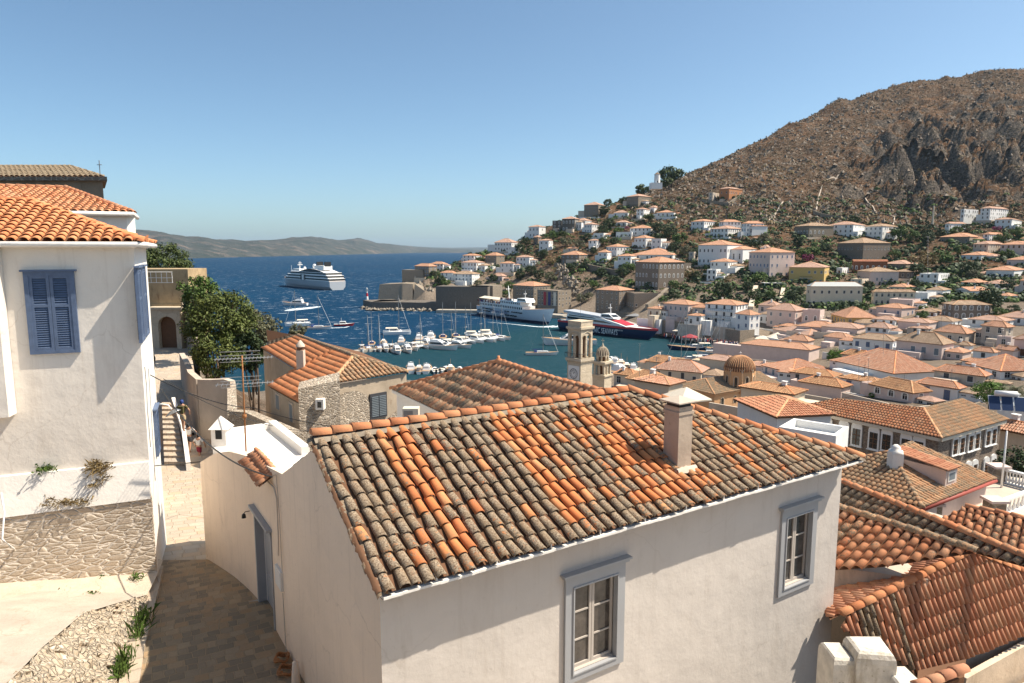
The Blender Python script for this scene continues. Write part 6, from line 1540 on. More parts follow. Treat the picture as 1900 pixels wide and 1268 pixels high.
# ---------------------------------------------------------------- bell towers and church
def tower(name, label, px, Y, ybase, wpx, stages, rz, mat, dome=None, cat='bell tower', clock=None):
    """stages: (y bottom px, y top px, kind, width factor)"""
    c = PY(px, ybase, Y); c.z = T0(c.x, c.y)-1; g = thing(name, label, cat, tuple(c), rz); s = wpx*Y/1262
    zz = lambda y: PY(px, y, Y).z-c.z
    for (yb, yt, kind, f) in stages:
        z0 = 0 if yb is None else zz(yb); z1 = zz(yt); w = s*f/2; mb = MB()
        if kind == 'shaft': mb.box(-w, w, -w, w, z0, z1); nm = 'shaft'
        elif kind == 'cornice': mb.box(-w, w, -w, w, z0, z1); mb.box(-w*.93, w*.93, -w*.93, w*.93, z0-.15, z0); nm = 'cornice'
        elif kind == 'dentil':
            nm = 'cornice'; mb.box(-w, w, -w, w, z0, z1); n = 9
            for q in range(4):
                for i in range(n):
                    t = -w+2*w*(i+.5)/n; Mx = Matrix.Rotation(q*math.pi/2, 4, 'Z'); mb.box(t-.06, t+.06, -w-.0, -w+.12, z0-.25, z0, 0, Mx)
        elif kind == 'belfry':
            nm = 'belfry'; mb.box(-w*.42, w*.42, -w*.42, w*.42, z0, z1, 1); t = w*.31; hgt = z1-z0; zs = z0+hgt*.68  # dark inner box stands in for the shade inside the openings
            for sx in (-1, 1):
                for sy in (-1, 1): mb.box(min(sx*w, sx*(w-t)), max(sx*w, sx*(w-t)), min(sy*w, sy*(w-t)), max(sy*w, sy*(w-t)), z0, z1)
            a = w-t
            for q in range(4):
                Mx = Matrix.Rotation(q*math.pi/2, 4, 'Z')
                mb.box(-.06*s, .06*s, -w+.02, -w+t*.6, z0, zs+.02, 0, Mx)
                # round headed twin openings: spandrel wall with two arches
                for cx in (-a/2, a/2):
                    r = a/2*.86; arc = [(cx+r*math.cos(math.pi*j/8), zs+r*math.sin(math.pi*j/8)) for j in range(9)]
                    for j in range(8):
                        (xa, za), (xb, zb2) = arc[j], arc[j+1]
                        for yy, fl in ((-w+.03, 0), (-w+t*.7, 1)):
                            f4 = [V(xa, yy, za), V(xb, yy, zb2), V(xb, yy, z1), V(xa, yy, z1)]; mb.face([Mx @ v for v in (f4 if fl else f4[::-1])])
                        mb.face([Mx @ v for v in (V(xa, -w+.03, za), V(xb, -w+.03, zb2), V(xb, -w+t*.7, zb2), V(xa, -w+t*.7, za))])
                    e = a/2-r
                    for xx in ((cx-a/2, cx-r), (cx+r, cx+a/2)): mb.box(xx[0], xx[1], -w+.03, -w+t*.7, zs, z1, 0, Mx)
                ar = [V((a*1.02)*math.cos(math.pi*j/12), -w-.04, zs+.02+(a*.95)*math.sin(math.pi*j/12)) for j in range(13)]
                mb.tube([Mx @ v for v in ar], .07, 4)
        elif kind == 'octo':
            nm = 'lantern'; n = 8; r = w
            for i in range(n):
                an = 2*math.pi*(i+.5)/n; mb.tube([V(r*.9*math.cos(an), r*.9*math.sin(an), z0), V(r*.9*math.cos(an), r*.9*math.sin(an), z1)], r*.14, 6)
            mb.lathe([(0, z1-.2), (r*1.05, z1-.2), (r*1.12, z1), (0, z1)], (0, 0, 0), 8); mb.lathe([(r*.55, z0), (r*.55, z1)], (0, 0, 0), 8, 1)
        o = mb.build(nm, [mat, M['t_under']], g)
        if kind == 'belfry':
            mb = MB(); mb.lathe([(.0, zs), (.12, zs-.02), (.2, zs-.25), (.24, zs-.55), (.36, zs-.72), (0, zs-.7)], (0, 0, 0), 12); mb.tube([V(0, 0, zs), V(0, 0, z1)], .04, 4); mb.build('bell', M['metal'], o)
    return g, s, zz
bt, s_, zz = tower('bell_tower', 'tall square marble bell tower with clock faces rising above the patchwork roof', 1075.5, 120, 700, 33,
    [(None, 668, 'shaft', 1.0), (668, 663, 'dentil', 1.16), (663, 608, 'belfry', .98), (609.5, 605.5, 'cornice', 1.14), (605.5, 595.5, 'shaft', .98), (596.5, 595, 'cornice', 1.02)], R(-47), M['ashlar'])
w = s_/2
mb = MB()
for q in range(4):
    Mx = Matrix.Rotation(q*math.pi/2, 4, 'Z'); ww = w*1.22; zb_ = zz(662)
    for i in range(13): t = -ww+2*ww*i/12; mb.tube([Mx @ V(t, -ww, zb_), Mx @ V(t, -ww, zb_+.75)], .025, 3)
    mb.tube([Mx @ V(-ww, -ww, zb_+.75), Mx @ V(ww, -ww, zb_+.75)], .04, 4)
mb.build('railing', M['black'], bt)
for q in (0, 3):
    Mx = Matrix.Rotation(q*math.pi/2, 4, 'Z'); zc = zz(691.5); r = w*.56; mb = MB()
    mb.box(-w*.82, w*.82, -w-.05, -w, zz(702), zz(677), 0, Mx)
    ring = [Mx @ V(r*math.cos(t), -w-.07, zc+r*math.sin(t)) for t in [2*math.pi*j/24 for j in range(25)]]; mb.tube(ring, .05, 4, 1, False)
    ring = [Mx @ V(r*.66*math.cos(t), -w-.065, zc+r*.66*math.sin(t)) for t in [2*math.pi*j/24 for j in range(25)]]; mb.tube(ring, .02, 3, 1, False)
    for j in range(12):
        t = 2*math.pi*j/12; mb.tube([Mx @ V(r*.72*math.cos(t), -w-.065, zc+r*.72*math.sin(t)), Mx @ V(r*.93*math.cos(t), -w-.065, zc+r*.93*math.sin(t))], .035, 3, 1)
    o = mb.build('clock_face', [M['wpaint'], M['shD']], bt)
    mb = MB(); mb.tube([Mx @ V(0, -w-.1, zc), Mx @ V(r*.35, -w-.1, zc+r*.4)], .035, 4); mb.tube([Mx @ V(0, -w-.1, zc), Mx @ V(-r*.2, -w-.1, zc+r*.65)], .025, 4); mb.build('clock_hands', M['black'], o)
mb = MB(); mb.tube([V(0, 0, zz(595)), V(0, 0, zz(545))], .03, 4); mb.build('lightning_rod', M['metal'], bt)
tt, s_, zz = tower('bell_tower', 'smaller carved marble turret with ribbed dome, right of the clock tower', 1117, 128, 720, 24,
    [(None, 697, 'shaft', 1.05), (697, 694, 'cornice', 1.22), (694, 673, 'belfry', 1.0), (673.5, 669.5, 'cornice', 1.22), (669.5, 659, 'octo', .95)], R(-40), M['ashlar'])
mb = MB(); z0 = zz(659); r0 = s_*.5; n = 16; hh = zz(643)-z0
for i in range(n):
    an = 2*math.pi*i/n
    mb.tube([V(r0*math.cos(an)*math.cos(t), r0*math.sin(an)*math.cos(t), z0+hh*math.sin(t)) for t in [math.pi/2*j/7 for j in range(8)]], .09, 5, 0, True, .03)
mb.lathe([(r0*.93*math.cos(t), z0+hh*.95*math.sin(t)) for t in [math.pi/2*j/7 for j in range(8)]], (0, 0, 0), 16, 1)
mb.build('dome', [M['ashlar'], M['brown']], tt)
mb = MB(); zt = zz(643); mb.lathe([(.2, zt-.1), (.25, zt+.15), (.1, zt+.4), (.12, zt+.55), (0, zt+.6)], (0, 0, 0), 8); mb.tube([V(0, 0, zt+.4), V(0, 0, zt+1.5)], .05, 4); mb.tube([V(-.3, 0, zt+1.1), V(.3, 0, zt+1.1)], .05, 4); mb.build('cross', M['ashlar'], tt)
# church with octagonal drum
Yc = 122; cz = PY(1371, 715, Yc); k = Yc/1262
g = thing('church', 'apricot church with octagonal drum and ribbed tile dome', 'church', (cz.x, cz.y, 9))
z0 = cz.z-1-9; z1 = PY(1371, 688, Yc).z-9; r = 27.5*k; mb = MB(); n = 8; ph = math.pi/8+R(14)
ringp = [V(r*math.cos(2*math.pi*i/n+ph), r*math.sin(2*math.pi*i/n+ph), 0) for i in range(n)]
for i in range(n):
    a, b = ringp[i], ringp[(i+1) % n]; pts = [a+Z*z0, b+Z*z0]; L_ = (b-a).length
    pts += [b.lerp(a, .5-.5*math.cos(t))+Z*(z1+.33*L_*math.sin(t)*1.2) for t in [math.pi*j/8 for j in range(9)]]; mb.face(pts)
    for q in (a,): mb.tube([q+Z*z0, q+Z*z1], .13, 6)
    m_ = (a+b)/2; d = (b-a).normalized(); nn = m_.normalized(); hw = L_*.11; zz0 = z0+1.1; zz1 = zz0+1.5
    f = [m_+nn*.03-d*hw+Z*zz0, m_+nn*.03+d*hw+Z*zz0]+[m_+nn*.03+d*(hw*math.cos(t))+Z*(zz1+hw*math.sin(t)) for t in [math.pi*j/6 for j in range(7)]]
    mb.face(f, 1)
    arcp = [m_+nn*.05+d*(hw*1.7*math.cos(t))+Z*(zz1+hw*1.7*math.sin(t)) for t in [math.pi*j/8 for j in range(9)]]; mb.tube([arcp[0]-Z*1.5]+arcp+[arcp[-1]-Z*1.5], .06, 4, 2)
    arcp = [a.lerp(b, .5-.5*math.cos(t))+nn*.03+Z*(z1+.33*L_*1.2*math.sin(t)) for t in [math.pi*j/8 for j in range(9)]]; mb.tube(arcp, .10, 4, 2)
dr_ = mb.build('drum', [M['apric'], M['glass'], M['cream']], g)
mb = MB(); hd = PY(1371, 661, Yc).z-9-z1; nb = 40
prof_ = [(r*1.02*math.cos(t)**.9, z1+.15+hd*math.sin(t)) for t in [math.pi/2*j/9*.985 for j in range(10)]]
mb.lathe(prof_, (0, 0, 0), 32, 1)
for i in range(nb):
    an = 2*math.pi*i/nb; mb.tube([V(q[0]*math.cos(an), q[0]*math.sin(an), q[1]+.02) for q in prof_], .10, 5, 0, True, .04)
o = mb.build('dome', [M['ridgeo'], M['t_under']], g)
mb = MB(); mb.tube([V(0, 0, z1+hd), V(0, 0, z1+hd+.9)], .04, 4); mb.tube([V(-.25, 0, z1+hd+.6), V(.25, 0, z1+hd+.6)], .04, 4); mb.build('cross', M['wpaint'], o)
# nave
ez = PY(1326, 727, Yc-4).z
n1, n2, n3 = PZ(1296, 722, ez), PZ(1326, 731, ez), PZ(1444, 712, ez); un = (n3-n2); un.z = 0; ulen = un.length; un.normalize(); vn = V(-un.y, un.x, 0)
wn_ = 9.0; n1 = n2+vn*wn_; n4 = n3+vn*wn_; zr = ez+1.7
rb = MB(); ap1 = (n2+n1)/2+un*2.6; ap1.z = zr; ap2 = (n3+n4)/2-un*.0; ap2.z = zr; e_ = .4
A1, A2, A3, A4 = n2-un*e_-vn*e_, n3+un*e_-vn*e_, n4+un*e_+vn*e_, n1-un*e_+vn*e_
for f in ([A1, A2, ap2, ap1], [A4, A1, ap1], [A3, A4, ap1, ap2]): tile_face(rb, f, sp=.3, L=.5, r=.115, seg=3, rise=.03, th=0, lich=lichr(.45, .3), under=rb, umi=1)
ridge_line(rb, [ap1, A1], L=.5, r=.15, seg=4); ridge_line(rb, [ap1, A4], L=.5, r=.15, seg=4)
rb.build('roof', [M['t_tan'], M['t_under']], g, True)
mb = MB(); mb.prism([n2, n3, n4, n1], 6, ez-.02); mb.prism([A1+(un+vn)*.15, A2+(-un+vn)*.15, A3-(un+vn)*.15, A4+(un-vn)*.15], ez-.3, ez-.02); mb.build('wall', M['apric'], g, True)
for i in range(5):
    q = n2.lerp(n3, (i+.6)/5.2); mb = MB(); nn = -vn
    pts = [q+nn*.04-un*.4-Z*2.2, q+nn*.04+un*.4-Z*2.2]+[q+nn*.04+un*(.4*math.cos(t))-Z*(1.3-.4*math.sin(t)) for t in [math.pi*j/6 for j in range(7)]]
    mb.face(pts, 0); mb.tube([pts[0], pts[-1]]+pts[2:-1][::-1]+[pts[1]], .07, 4, 1); mb.build('window', [M['glass'], M['cream']], g, True)
# side aisle roof and cream gable
zA_ = ez-3.0; a1 = PZ(1345, 757, zA_); a2 = PZ(1470, 735, zA_); mb = MB(); du = (a2-a1).normalized(); dv_ = V(-du.y, du.x, 0)
rb = MB(); tile_face(rb, [a1, a2, a2+dv_*3.2+Z*.9, a1+dv_*3.2+Z*.9], sp=.3, L=.5, r=.115, seg=3, rise=.03, th=0, lich=lichr(.5, .3), under=rb, umi=1); rb.build('aisle_roof', [M['t_tan'], M['t_under']], g, True)
mb.prism([a1+dv_*.3, a2+dv_*.3, a2+dv_*3, a1+dv_*3], 5, zA_-.02); mb.prism([a1-dv_*.15, a2-dv_*.15, a2+dv_*.3, a1+dv_*.3], zA_-.5, zA_-.04); mb.build('aisle', M['apric'], g, True)
# white cafe umbrella
c = PY(1273, 737, 88); g = thing('umbrella', 'big square white canvas umbrella between the front ridge and the church', 'umbrella', tuple(c), R(20)); mb = MB(); r = 2.35
rg = [V(sx*r, sy*r, 0) for sx, sy in ((-1, -1), (1, -1), (1, 1), (-1, 1))]; tp = V(0, 0, 1.35)
for i in range(4): mb.face([rg[i], rg[(i+1) % 4], tp]); mb.face([rg[i]-Z*.18, rg[(i+1) % 4]-Z*.18, rg[(i+1) % 4], rg[i]])
mb.build('canopy', M['canvas'], g); mb = MB(); mb.tube([V(0, 0, 1.3), V(0, 0, -4)], .06, 6); mb.build('pole', M['metal'], g)

def by_label(s): return next(o for o in bpy.data.objects if o.get('label', '').startswith(s))
mu = by_label('flat roofed stone museum'); w_ = -min(v[0] for c in mu.children if c.name.startswith('wall') for v in c.bound_box)
for i, (f, mt, lab) in enumerate(((.62, plain('banner_red', (.35, .05, .06), .8), 'red hanging banner on the stone museum front'), (.40, plain('banner_blue', (.05, .06, .16), .8), 'dark blue hanging banner in the middle of the museum front'), (.14, M['canvas'], 'pale hanging banner nearest the museum corner'))):
    b = thing('banner', lab, 'banner', tuple(wmat(mu) @ V(-w_*f, -.2, 0)), mu.rotation_euler.z, 'banners on the museum'); mb = MB(); mb.box(-1.1, 1.1, -.04, .04, 1.0, 10.0); mb.build('cloth', mt, b)
    mb = MB(); mb.tube([V(-1.3, 0, 10.05), V(1.3, 0, 10.05)], .06, 4); mb.build('rod', M['metal'], b)
for lb, lv in (('tall three storey white', (3.2, 6.4)), ('narrow house with blue balcony', (3.6,)), ('yellow neoclassical', (4.2,))):
    h_ = by_label(lb); w_ = -min(v[0] for c in h_.children if c.name.startswith('wall') for v in c.bound_box)
    x0, x1 = (-w_*.9, -w_*.1) if 'yellow' not in lb else (-w_*.68, -w_*.32)
    for z in lv:
        mb = MB(); mb.box(x0, x1, -1.3, -.01, z-.15, z); mb.build('balcony', M['whitef'], h_); mb = MB()
        for k in range(14): x = x0+(x1-x0)*k/13; mb.tube([V(x, -1.27, z), V(x, -1.27, z+1)], .04, 3)
        mb.tube([V(x0, -1.27, z+1), V(x1, -1.27, z+1)], .06, 4); mb.build('railing', M['black'], h_)
# ================================================================ HARBOUR
def hull(mb, L, B, F, mi=0, fbow=1.35, trans=.75, rake=.12, flare=.8, deck=None, nst=14, draft=.5, x0=None, full=.55):
    """lofted hull, bow at +x; returns deck outline"""
    st = []
    for i in range(nst+1):
        t = i/nst; x = -L/2+L*t
        b = B/2*(trans+(1-trans)*math.sin(min(1, t/full)*math.pi/2)) if t < full else B/2*math.cos(((t-full)/(1-full))*math.pi/2)**.75
        f = F*(1+(fbow-1)*max(0, (t-.3)/.7)**2); xr = x+rake*L*max(0, (t-.6)/.4)**2*0; dx = rake*L*(t**4)
        st.append([V(x+dx, -b, f), V(x+dx*.5, -b*flare*(1-.25*t), f*.35), V(x, -b*.6*flare*(1-.3*t), -draft), V(x, b*.6*flare*(1-.3*t), -draft), V(x+dx*.5, b*flare*(1-.25*t), f*.35), V(x+dx, b, f)])
    n = 6; vs = [p for s in st for p in s]
    fs = [(i*n+j, (i+1)*n+j, (i+1)*n+j+1, i*n+j+1) for i in range(nst) for j in range(n-1)]+[tuple(range(n))]
    mb.mesh(vs, fs, mi, sm=False)
    if deck is not None:
        for i in range(nst): a, b = st[i], st[i+1]; mb.face([a[0], b[0], b[5], a[5]], deck)
    return st
def cabin(mb, x0, x1, w, z0, z1, mi=0, glass=None, taper=.12, tw=.12, wz=(.35, .75)):
    a = [V(x0, -w, z0), V(x1, -w*.85, z0), V(x1, w*.85, z0), V(x0, w, z0)]; d = (x1-x0)
    b = [V(x0+d*taper*.3, -w*(1-tw), z1), V(x1-d*taper*1.6, -w*(.85-tw), z1), V(x1-d*taper*1.6, w*(.85-tw), z1), V(x0+d*taper*.3, w*(1-tw), z1)]
    mb.mesh(a+b, [(0, 1, 5, 4), (1, 2, 6, 5), (2, 3, 7, 6), (3, 0, 4, 7), (4, 5, 6, 7)], mi)
    if glass is not None:
        for i in range(3):
            p, q, r, s = a[i], a[(i+1) % 4], b[(i+1) % 4], b[i]; n = (q-p).cross(s-p).normalized()*.03
            lo0, lo1 = p.lerp(s, wz[0]), q.lerp(r, wz[0]); hi0, hi1 = p.lerp(s, wz[1]), q.lerp(r, wz[1])
            mb.face([lo0.lerp(lo1, .08)+n, lo0.lerp(lo1, .92)+n, hi0.lerp(hi1, .92)+n, hi0.lerp(hi1, .08)+n], glass)
BM = [M['wpaint'], M['glass'], M['teak'], M['cloth_b'], M['metal'], M['navy'], M['redp'], M['canvas'], M['black']]
def boat(kind):
    g = bpy.data.objects.new(kind, None); COL.objects.link(g); g.empty_display_size = .5
    def part(nm, fn):
        mb = MB(); fn(mb); return mb.build(nm, BM, g)
    def mast(x, h, boom=4.5, stay=6, r=.11):
        def f(mb):
            mb.tube([V(x, 0, .8), V(x, 0, h)], r*1.35, 5, 4, r2=r)
            for s in (.45, .72): mb.tube([V(x, -1.0, h*s), V(x, 1.0, h*s)], .04, 4, 4)
            mb.tube([V(x+stay, 0, 1.1), V(x, 0, h*.97)], .022, 3, 4); mb.tube([V(x-stay*.9, 0, 1.1), V(x, 0, h)], .02, 3, 4)
        part('mast', f)
        def b(mb): mb.tube([V(x-.1, 0, 2.4), V(x-boom, 0, 2.3)], .16, 6, 3)
        part('boom', b)
        def j(mb): mb.tube([V(x+stay, 0, 1.3), V(x+.2, 0, h*.93)], .05, 4, 0)
        part('furled_sail', j)
    if kind == 'sailing_boat':
        part('hull', lambda mb: hull(mb, 12, 3.7, 1.1, 0, deck=2)); part('cabin', lambda mb: cabin(mb, -1.5, 3.8, 1.15, 1.1, 1.65, 0, 1)); part('sprayhood', lambda mb: cabin(mb, -2.6, -1.2, 1.2, 1.2, 2.1, 3, None, .3)); mast(1.0, 16.5)
    elif kind == 'catamaran':
        def f(mb):
            for s in (-1, 1):
                m = MB(); hull(m, 13.5, 1.9, 1.5, 0, trans=.8, rake=.03, fbow=1.1)
                for v in m.v: v.y += s*2.8
                mb.mesh(m.v, m.f, 0)
                m = MB(); st = None
                mb.box(-6.6, 6.2, s*2.8-.7, s*2.8+.7, 1.42, 1.56, 0)
            mb.box(-5.6, 2.6, -2.6, 2.6, 1.0, 1.6, 0)
        part('hull', f); part('cabin', lambda mb: cabin(mb, -4.0, 2.6, 2.9, 1.6, 3.0, 0, 1, .25)); part('roof', lambda mb: mb.box(-5.4, .4, -2.7, 2.7, 3.02, 3.15, 7)); mast(1.2, 19.5, 6, 5.5, .14)
    elif kind == 'motor_yacht':
        part('hull', lambda mb: hull(mb, 14, 4.2, 1.5, 0, deck=2, fbow=1.5, rake=.1)); part('cabin', lambda mb: cabin(mb, -4.5, 3.6, 1.7, 1.5, 3.0, 0, 1, .2, .12, (.3, .8))); part('flybridge', lambda mb: cabin(mb, -4.2, .8, 1.3, 3.02, 3.7, 0, None, .2))
        def rd(mb): mb.tube([V(-3.2, -1.2, 3.6), V(-3.4, -1.1, 4.5), V(-3.4, 1.1, 4.5), V(-3.2, 1.2, 3.6)], .1, 5); mb.lathe([(.35, 4.55), (.3, 4.75), (0, 4.85)], (-3.4, 0, 0), 8)
        part('radar_arch', rd); part('rail', lambda mb: [mb.tube([V(3, s*1.9, 1.9), V(6, s*1.1, 2.5), V(8, s*.1, 2.9)], .03, 3, 4) for s in (-1, 1)])
    elif kind == 'fishing_boat':
        part('hull', lambda mb: hull(mb, 9, 3.2, 1.0, 0, deck=2, fbow=1.8, trans=.5)); part('cabin', lambda mb: cabin(mb, -2.4, .2, .8, 1.0, 2.6, 0, 1, .05)); part('awning', lambda mb: mb.box(-4, -2.3, -1.1, 1.1, 2.3, 2.38, 7)); part('mast', lambda mb: mb.tube([V(.6, 0, 1), V(.6, 0, 4.5)], .06, 4, 2))
    elif kind == 'speed_boat':
        part('hull', lambda mb: hull(mb, 7, 2.4, .8, 0, deck=0, fbow=1.3)); part('windscreen', lambda mb: cabin(mb, -.4, .9, .9, .85, 1.4, 1, None, .4)); part('seats', lambda mb: mb.box(-2.4, -.8, -.8, .8, .85, 1.15, 7)); part('outboard_motor', lambda mb: mb.box(-4.0, -3.45, -.3, .3, .2, 1.5, 8))
    elif kind == 'wooden_ketch':
        part('hull', lambda mb: hull(mb, 19, 5, 1.5, 5, deck=2, fbow=1.6, trans=.6)); part('cabin', lambda mb: cabin(mb, -5, 1, 1.6, 1.5, 2.8, 0, 1)); part('awning', lambda mb: mb.box(-8, -3, -1.9, 1.9, 3.4, 3.5, 7)); mast(3, 21, 5, 8, .16)
        part('mizzen_mast', lambda mb: mb.tube([V(-5.5, 0, 1.5), V(-5.5, 0, 17)], .13, 5, 4))
    return g
PROTO = {}
BR = random.Random(21); BN = {}
def put(kind, px, py, hd, label, s=1.0, group=None, z=0, loc=None):
    """hd: bow direction, degrees, 0 = towards the right of the picture, 90 = away"""
    p = loc or PZ(px, py, z)
    if kind not in PROTO: PROTO[kind] = boat(kind); o = PROTO[kind]
    else: o = copy_tree(PROTO[kind])
    o.location = p; o.rotation_euler = (0, 0, R(hd)); o.scale = (s, s, s)
    tag(o, label, {'sailing_boat': 'sailboat', 'catamaran': 'catamaran', 'motor_yacht': 'yacht', 'fishing_boat': 'fishing boat', 'speed_boat': 'speedboat', 'wooden_ketch': 'ketch'}[kind], group or 'boats moored in the harbour'); return o
# quay of the far side and pier
def quay(name, pix, z, w, mat, label=None, away=True):
    mb = MB(); pts = [PZ(x, y, 0) for x, y in pix]
    for i in range(len(pts)-1):
        a, b = pts[i], pts[i+1]; d = (b-a).normalized(); s = V(-d.y, d.x, 0)*w
        if s.y < 0 and away: s = -s
        mb.prism([a, b, b+s, a+s] if (b-a).cross(s).z > 0 else [b, a, a+s, b+s], -3, z+.003*i)
    return mb.build(name, mat)
tag(quay('quay', [(1044, 592), (1110, 602), (1180, 612), (1240, 625), (1300, 636), (1376, 646), (1440, 655), (1475, 664)], 1.5, 16, M['concrete']), kind='structure')
mb = MB(); pp_ = [PZ(560, 668, 0), PZ(650, 656, 0), PZ(760, 645, 0), PZ(880, 634, 0), PZ(925, 629, 0)]
for i in range(4):
    a, b = pp_[i], pp_[i+1]; d = (b-a).normalized(); s = V(-d.y, d.x, 0)*1.6; mb.prism([a-s, b-s, b+s, a+s], -2, 1.0)
pr_ = tag(mb.build('pier', M['concrete']), kind='structure')
# boats on the pier: (px, py, kind, heading, size)
kinds_near = ['fishing_boat', 'speed_boat', 'sailing_boat', 'motor_yacht', 'fishing_boat', 'motor_yacht', 'sailing_boat', 'speed_boat', 'catamaran']
near_l = ['small open boat low on the water', 'little fishing boat with cabin', 'white motor yacht with dark windows', 'sailing boat with blue boom cover']
cnt = {}
ORD = ['first', 'second', 'third', 'fourth', 'fifth', 'sixth', 'seventh', 'eighth', 'ninth', 'tenth', 'eleventh', 'twelfth', 'thirteenth', 'fourteenth', 'fifteenth']
nm_ = {'fishing_boat': 'small white fishing boat', 'speed_boat': 'small open speedboat', 'sailing_boat': 'single masted sailing boat', 'motor_yacht': 'white motor yacht', 'catamaran': 'white sailing catamaran', 'wooden_ketch': 'dark hulled two masted ketch'}
def row(seq, where):
    cn = {}; tot = {}
    for q in seq: tot[q[2]] = tot.get(q[2], 0)+1
    for (px, py, kind, hd, s) in seq:
        i = cn.get(kind, 0); cn[kind] = i+1
        pos = '' if tot[kind] == 1 else ORD[i]+' '
        put(kind, px, py, hd, pos+nm_[kind]+' from the left '+where if pos else nm_[kind]+' '+where, s)
row([(672, 652, 'fishing_boat', -75, 1), (683, 650, 'sailing_boat', -72, .9), (694, 651, 'speed_boat', -70, 1), (704, 650, 'sailing_boat', -75, .95), (716, 651, 'motor_yacht', -72, .75), (728, 652, 'fishing_boat', -70, 1.1), (737, 655, 'motor_yacht', -70, .8),
     (748, 651, 'speed_boat', -68, 1.1), (757, 653, 'motor_yacht', -70, .8), (768, 649, 'fishing_boat', -66, 1.1), (779, 646, 'catamaran', -62, .75), (795, 643, 'motor_yacht', -60, .9), (817, 648, 'motor_yacht', -28, 1.1), (836, 641, 'catamaran', -58, .8), (852, 645, 'motor_yacht', -30, .8),
     (862, 637, 'catamaran', -55, .85), (890, 634, 'catamaran', -50, .95), (912, 632, 'catamaran', -48, .95), (928, 629, 'sailing_boat', -45, 1)], 'on the near side of the long pier')
row([(690, 641, 'sailing_boat', 100, .9), (712, 640, 'fishing_boat', 100, 1), (745, 637, 'motor_yacht', 95, .8), (778, 633, 'motor_yacht', 95, .9), (800, 631, 'motor_yacht', 92, 1), (822, 629, 'sailing_boat', 95, 1.05), (846, 627, 'sailing_boat', 98, 1.05), (874, 624, 'catamaran', 95, .85), (900, 622, 'catamaran', 95, .9)], 'on the far side of the long pier')
row([(762, 689, 'motor_yacht', 100, .8), (778, 691, 'fishing_boat', 95, 1), (793, 690, 'motor_yacht', 90, .75), (808, 691, 'speed_boat', 100, 1.1), (822, 689, 'speed_boat', 80, 1.1), (836, 690, 'fishing_boat', 95, 1), (850, 690, 'speed_boat', 85, 1.1)], 'in the row just above the patchwork roof')
row([(1120, 664, 'speed_boat', 60, 1.2), (1130, 671, 'speed_boat', 70, 1.2), (1142, 676, 'motor_yacht', 75, .7), (1152, 681, 'fishing_boat', 80, 1.1), (1163, 686, 'fishing_boat', 80, 1), (1174, 688, 'motor_yacht', 85, .7), (1186, 690, 'speed_boat', 85, 1.1), (1150, 692, 'motor_yacht', 60, .9)], 'crowded right of the marble towers')
row([(1274, 671, 'wooden_ketch', 170, .7), (1282, 679, 'speed_boat', 175, 1.2), (1300, 669, 'sailing_boat', 172, .9), (1319, 664, 'speed_boat', 170, 1.2), (1324, 658, 'sailing_boat', 172, 1), (1338, 652, 'sailing_boat', 175, .9), (1348, 657, 'motor_yacht', 172, .7), (1345, 646, 'sailing_boat', 178, .8)], 'at the inner right end of the harbour')
put('catamaran', 736, 620, -170+180, 'white catamaran sailing alone in the middle of the bay', 1.0)
put('sailing_boat', 1003, 659, -2, 'lone grey white sailing boat drifting right of the pier', 1.0)
put('catamaran', 553, 604, 200, 'white catamaran half hidden behind the tree tops', 1.0)
put('sailing_boat', 588, 611, 5, 'sailing boat with very tall mast just above the orange roof crest', 1.1)
put('wooden_ketch', 1284, 650, 172, 'dark hulled ketch moored along the right quay under red awnings', .9)
put('motor_yacht', 1060, 640, 182, 'big grey motor yacht nosing out left of the clock tower', 1.6)
put('motor_yacht', 1063, 598, 170, 'white yacht between the cruise vessel bow and the ferry stern', .9)
put('speed_boat', 1052, 602, 160, 'tender beside the yacht at the ferry stern', 1.2)

def wake(name, label, pts, zz=.05):
    mb = MB(); nn = len(pts)
    L = []
    for (px, py, w) in pts: p = PZ(px, py, 0); L.append((p, w))
    for i in range(nn-1):
        (a, wa), (b, wb) = L[i], L[i+1]; d = (b-a).normalized(); s = V(-d.y, d.x, 0); K = 6
        for j in range(K):
            t0, t1 = -1+2*j/K, -1+2*(j+1)/K
            q = [a+s*wa*t0, a+s*wa*t1, b+s*wb*t1, b+s*wb*t0]; mb.face([V(v.x, v.y, zz+.12*noise.noise(v*.5)) for v in q], uv=[(i/4, t0), (i/4, t1), (i/4+.25, t1), (i/4+.25, t0)])
    o = mb.build(name, M['foam']); tag(o, label, 'wake'); return o
def m_foam():
    t = NT('sea_foam'); f = t.noise(.5, 5, .8, t.coord('Object', (1, 2.2, 1))); uv = t.n('UVMap').outputs[0]; sx = t.n('SeparateXYZ'); t.l.new(uv, sx.inputs[0]); e = t.math('SUBTRACT', 1.0, t.math('ABSOLUTE', sx.outputs[1])); k = t.math('ADD', f, t.math('MULTIPLY', e, .35)); t.put(t.b.inputs['Alpha'], t.ramp(k, [(.56, 0.0), (.68, 1.0)])); return t.out(t.ramp(k, [(.6, (.2, .4, .5)), (.72, (.8, .84, .86))]), .6, t.bump(f, 1, .3), .3)
M['foam'] = m_foam()
wake('wake', 'white foam trail behind the red and white rescue boat', [(580, 607.5, .8), (600, 608.5, 1.4), (620, 609, 1.6), (640, 608, 1.0), (648, 606, .5)])
wake('wake', 'broad churned foam around the fast motor boat in the bay', [(528, 577, 1), (540, 576, 6), (560, 573, 9), (580, 571, 6), (593, 569, 2)])
wake('wake', 'foam line along the cruise vessel with white boil at its bow', [(905, 598, .3), (940, 601, .8), (970, 604, 1.2), (1000, 607, 2.2), (1018, 607, 5), (1034, 606, 6), (1046, 606, 4)])
put('motor_yacht', 549, 567, 175, 'fast white motor boat throwing foam below the big cruise ship', 1.3)
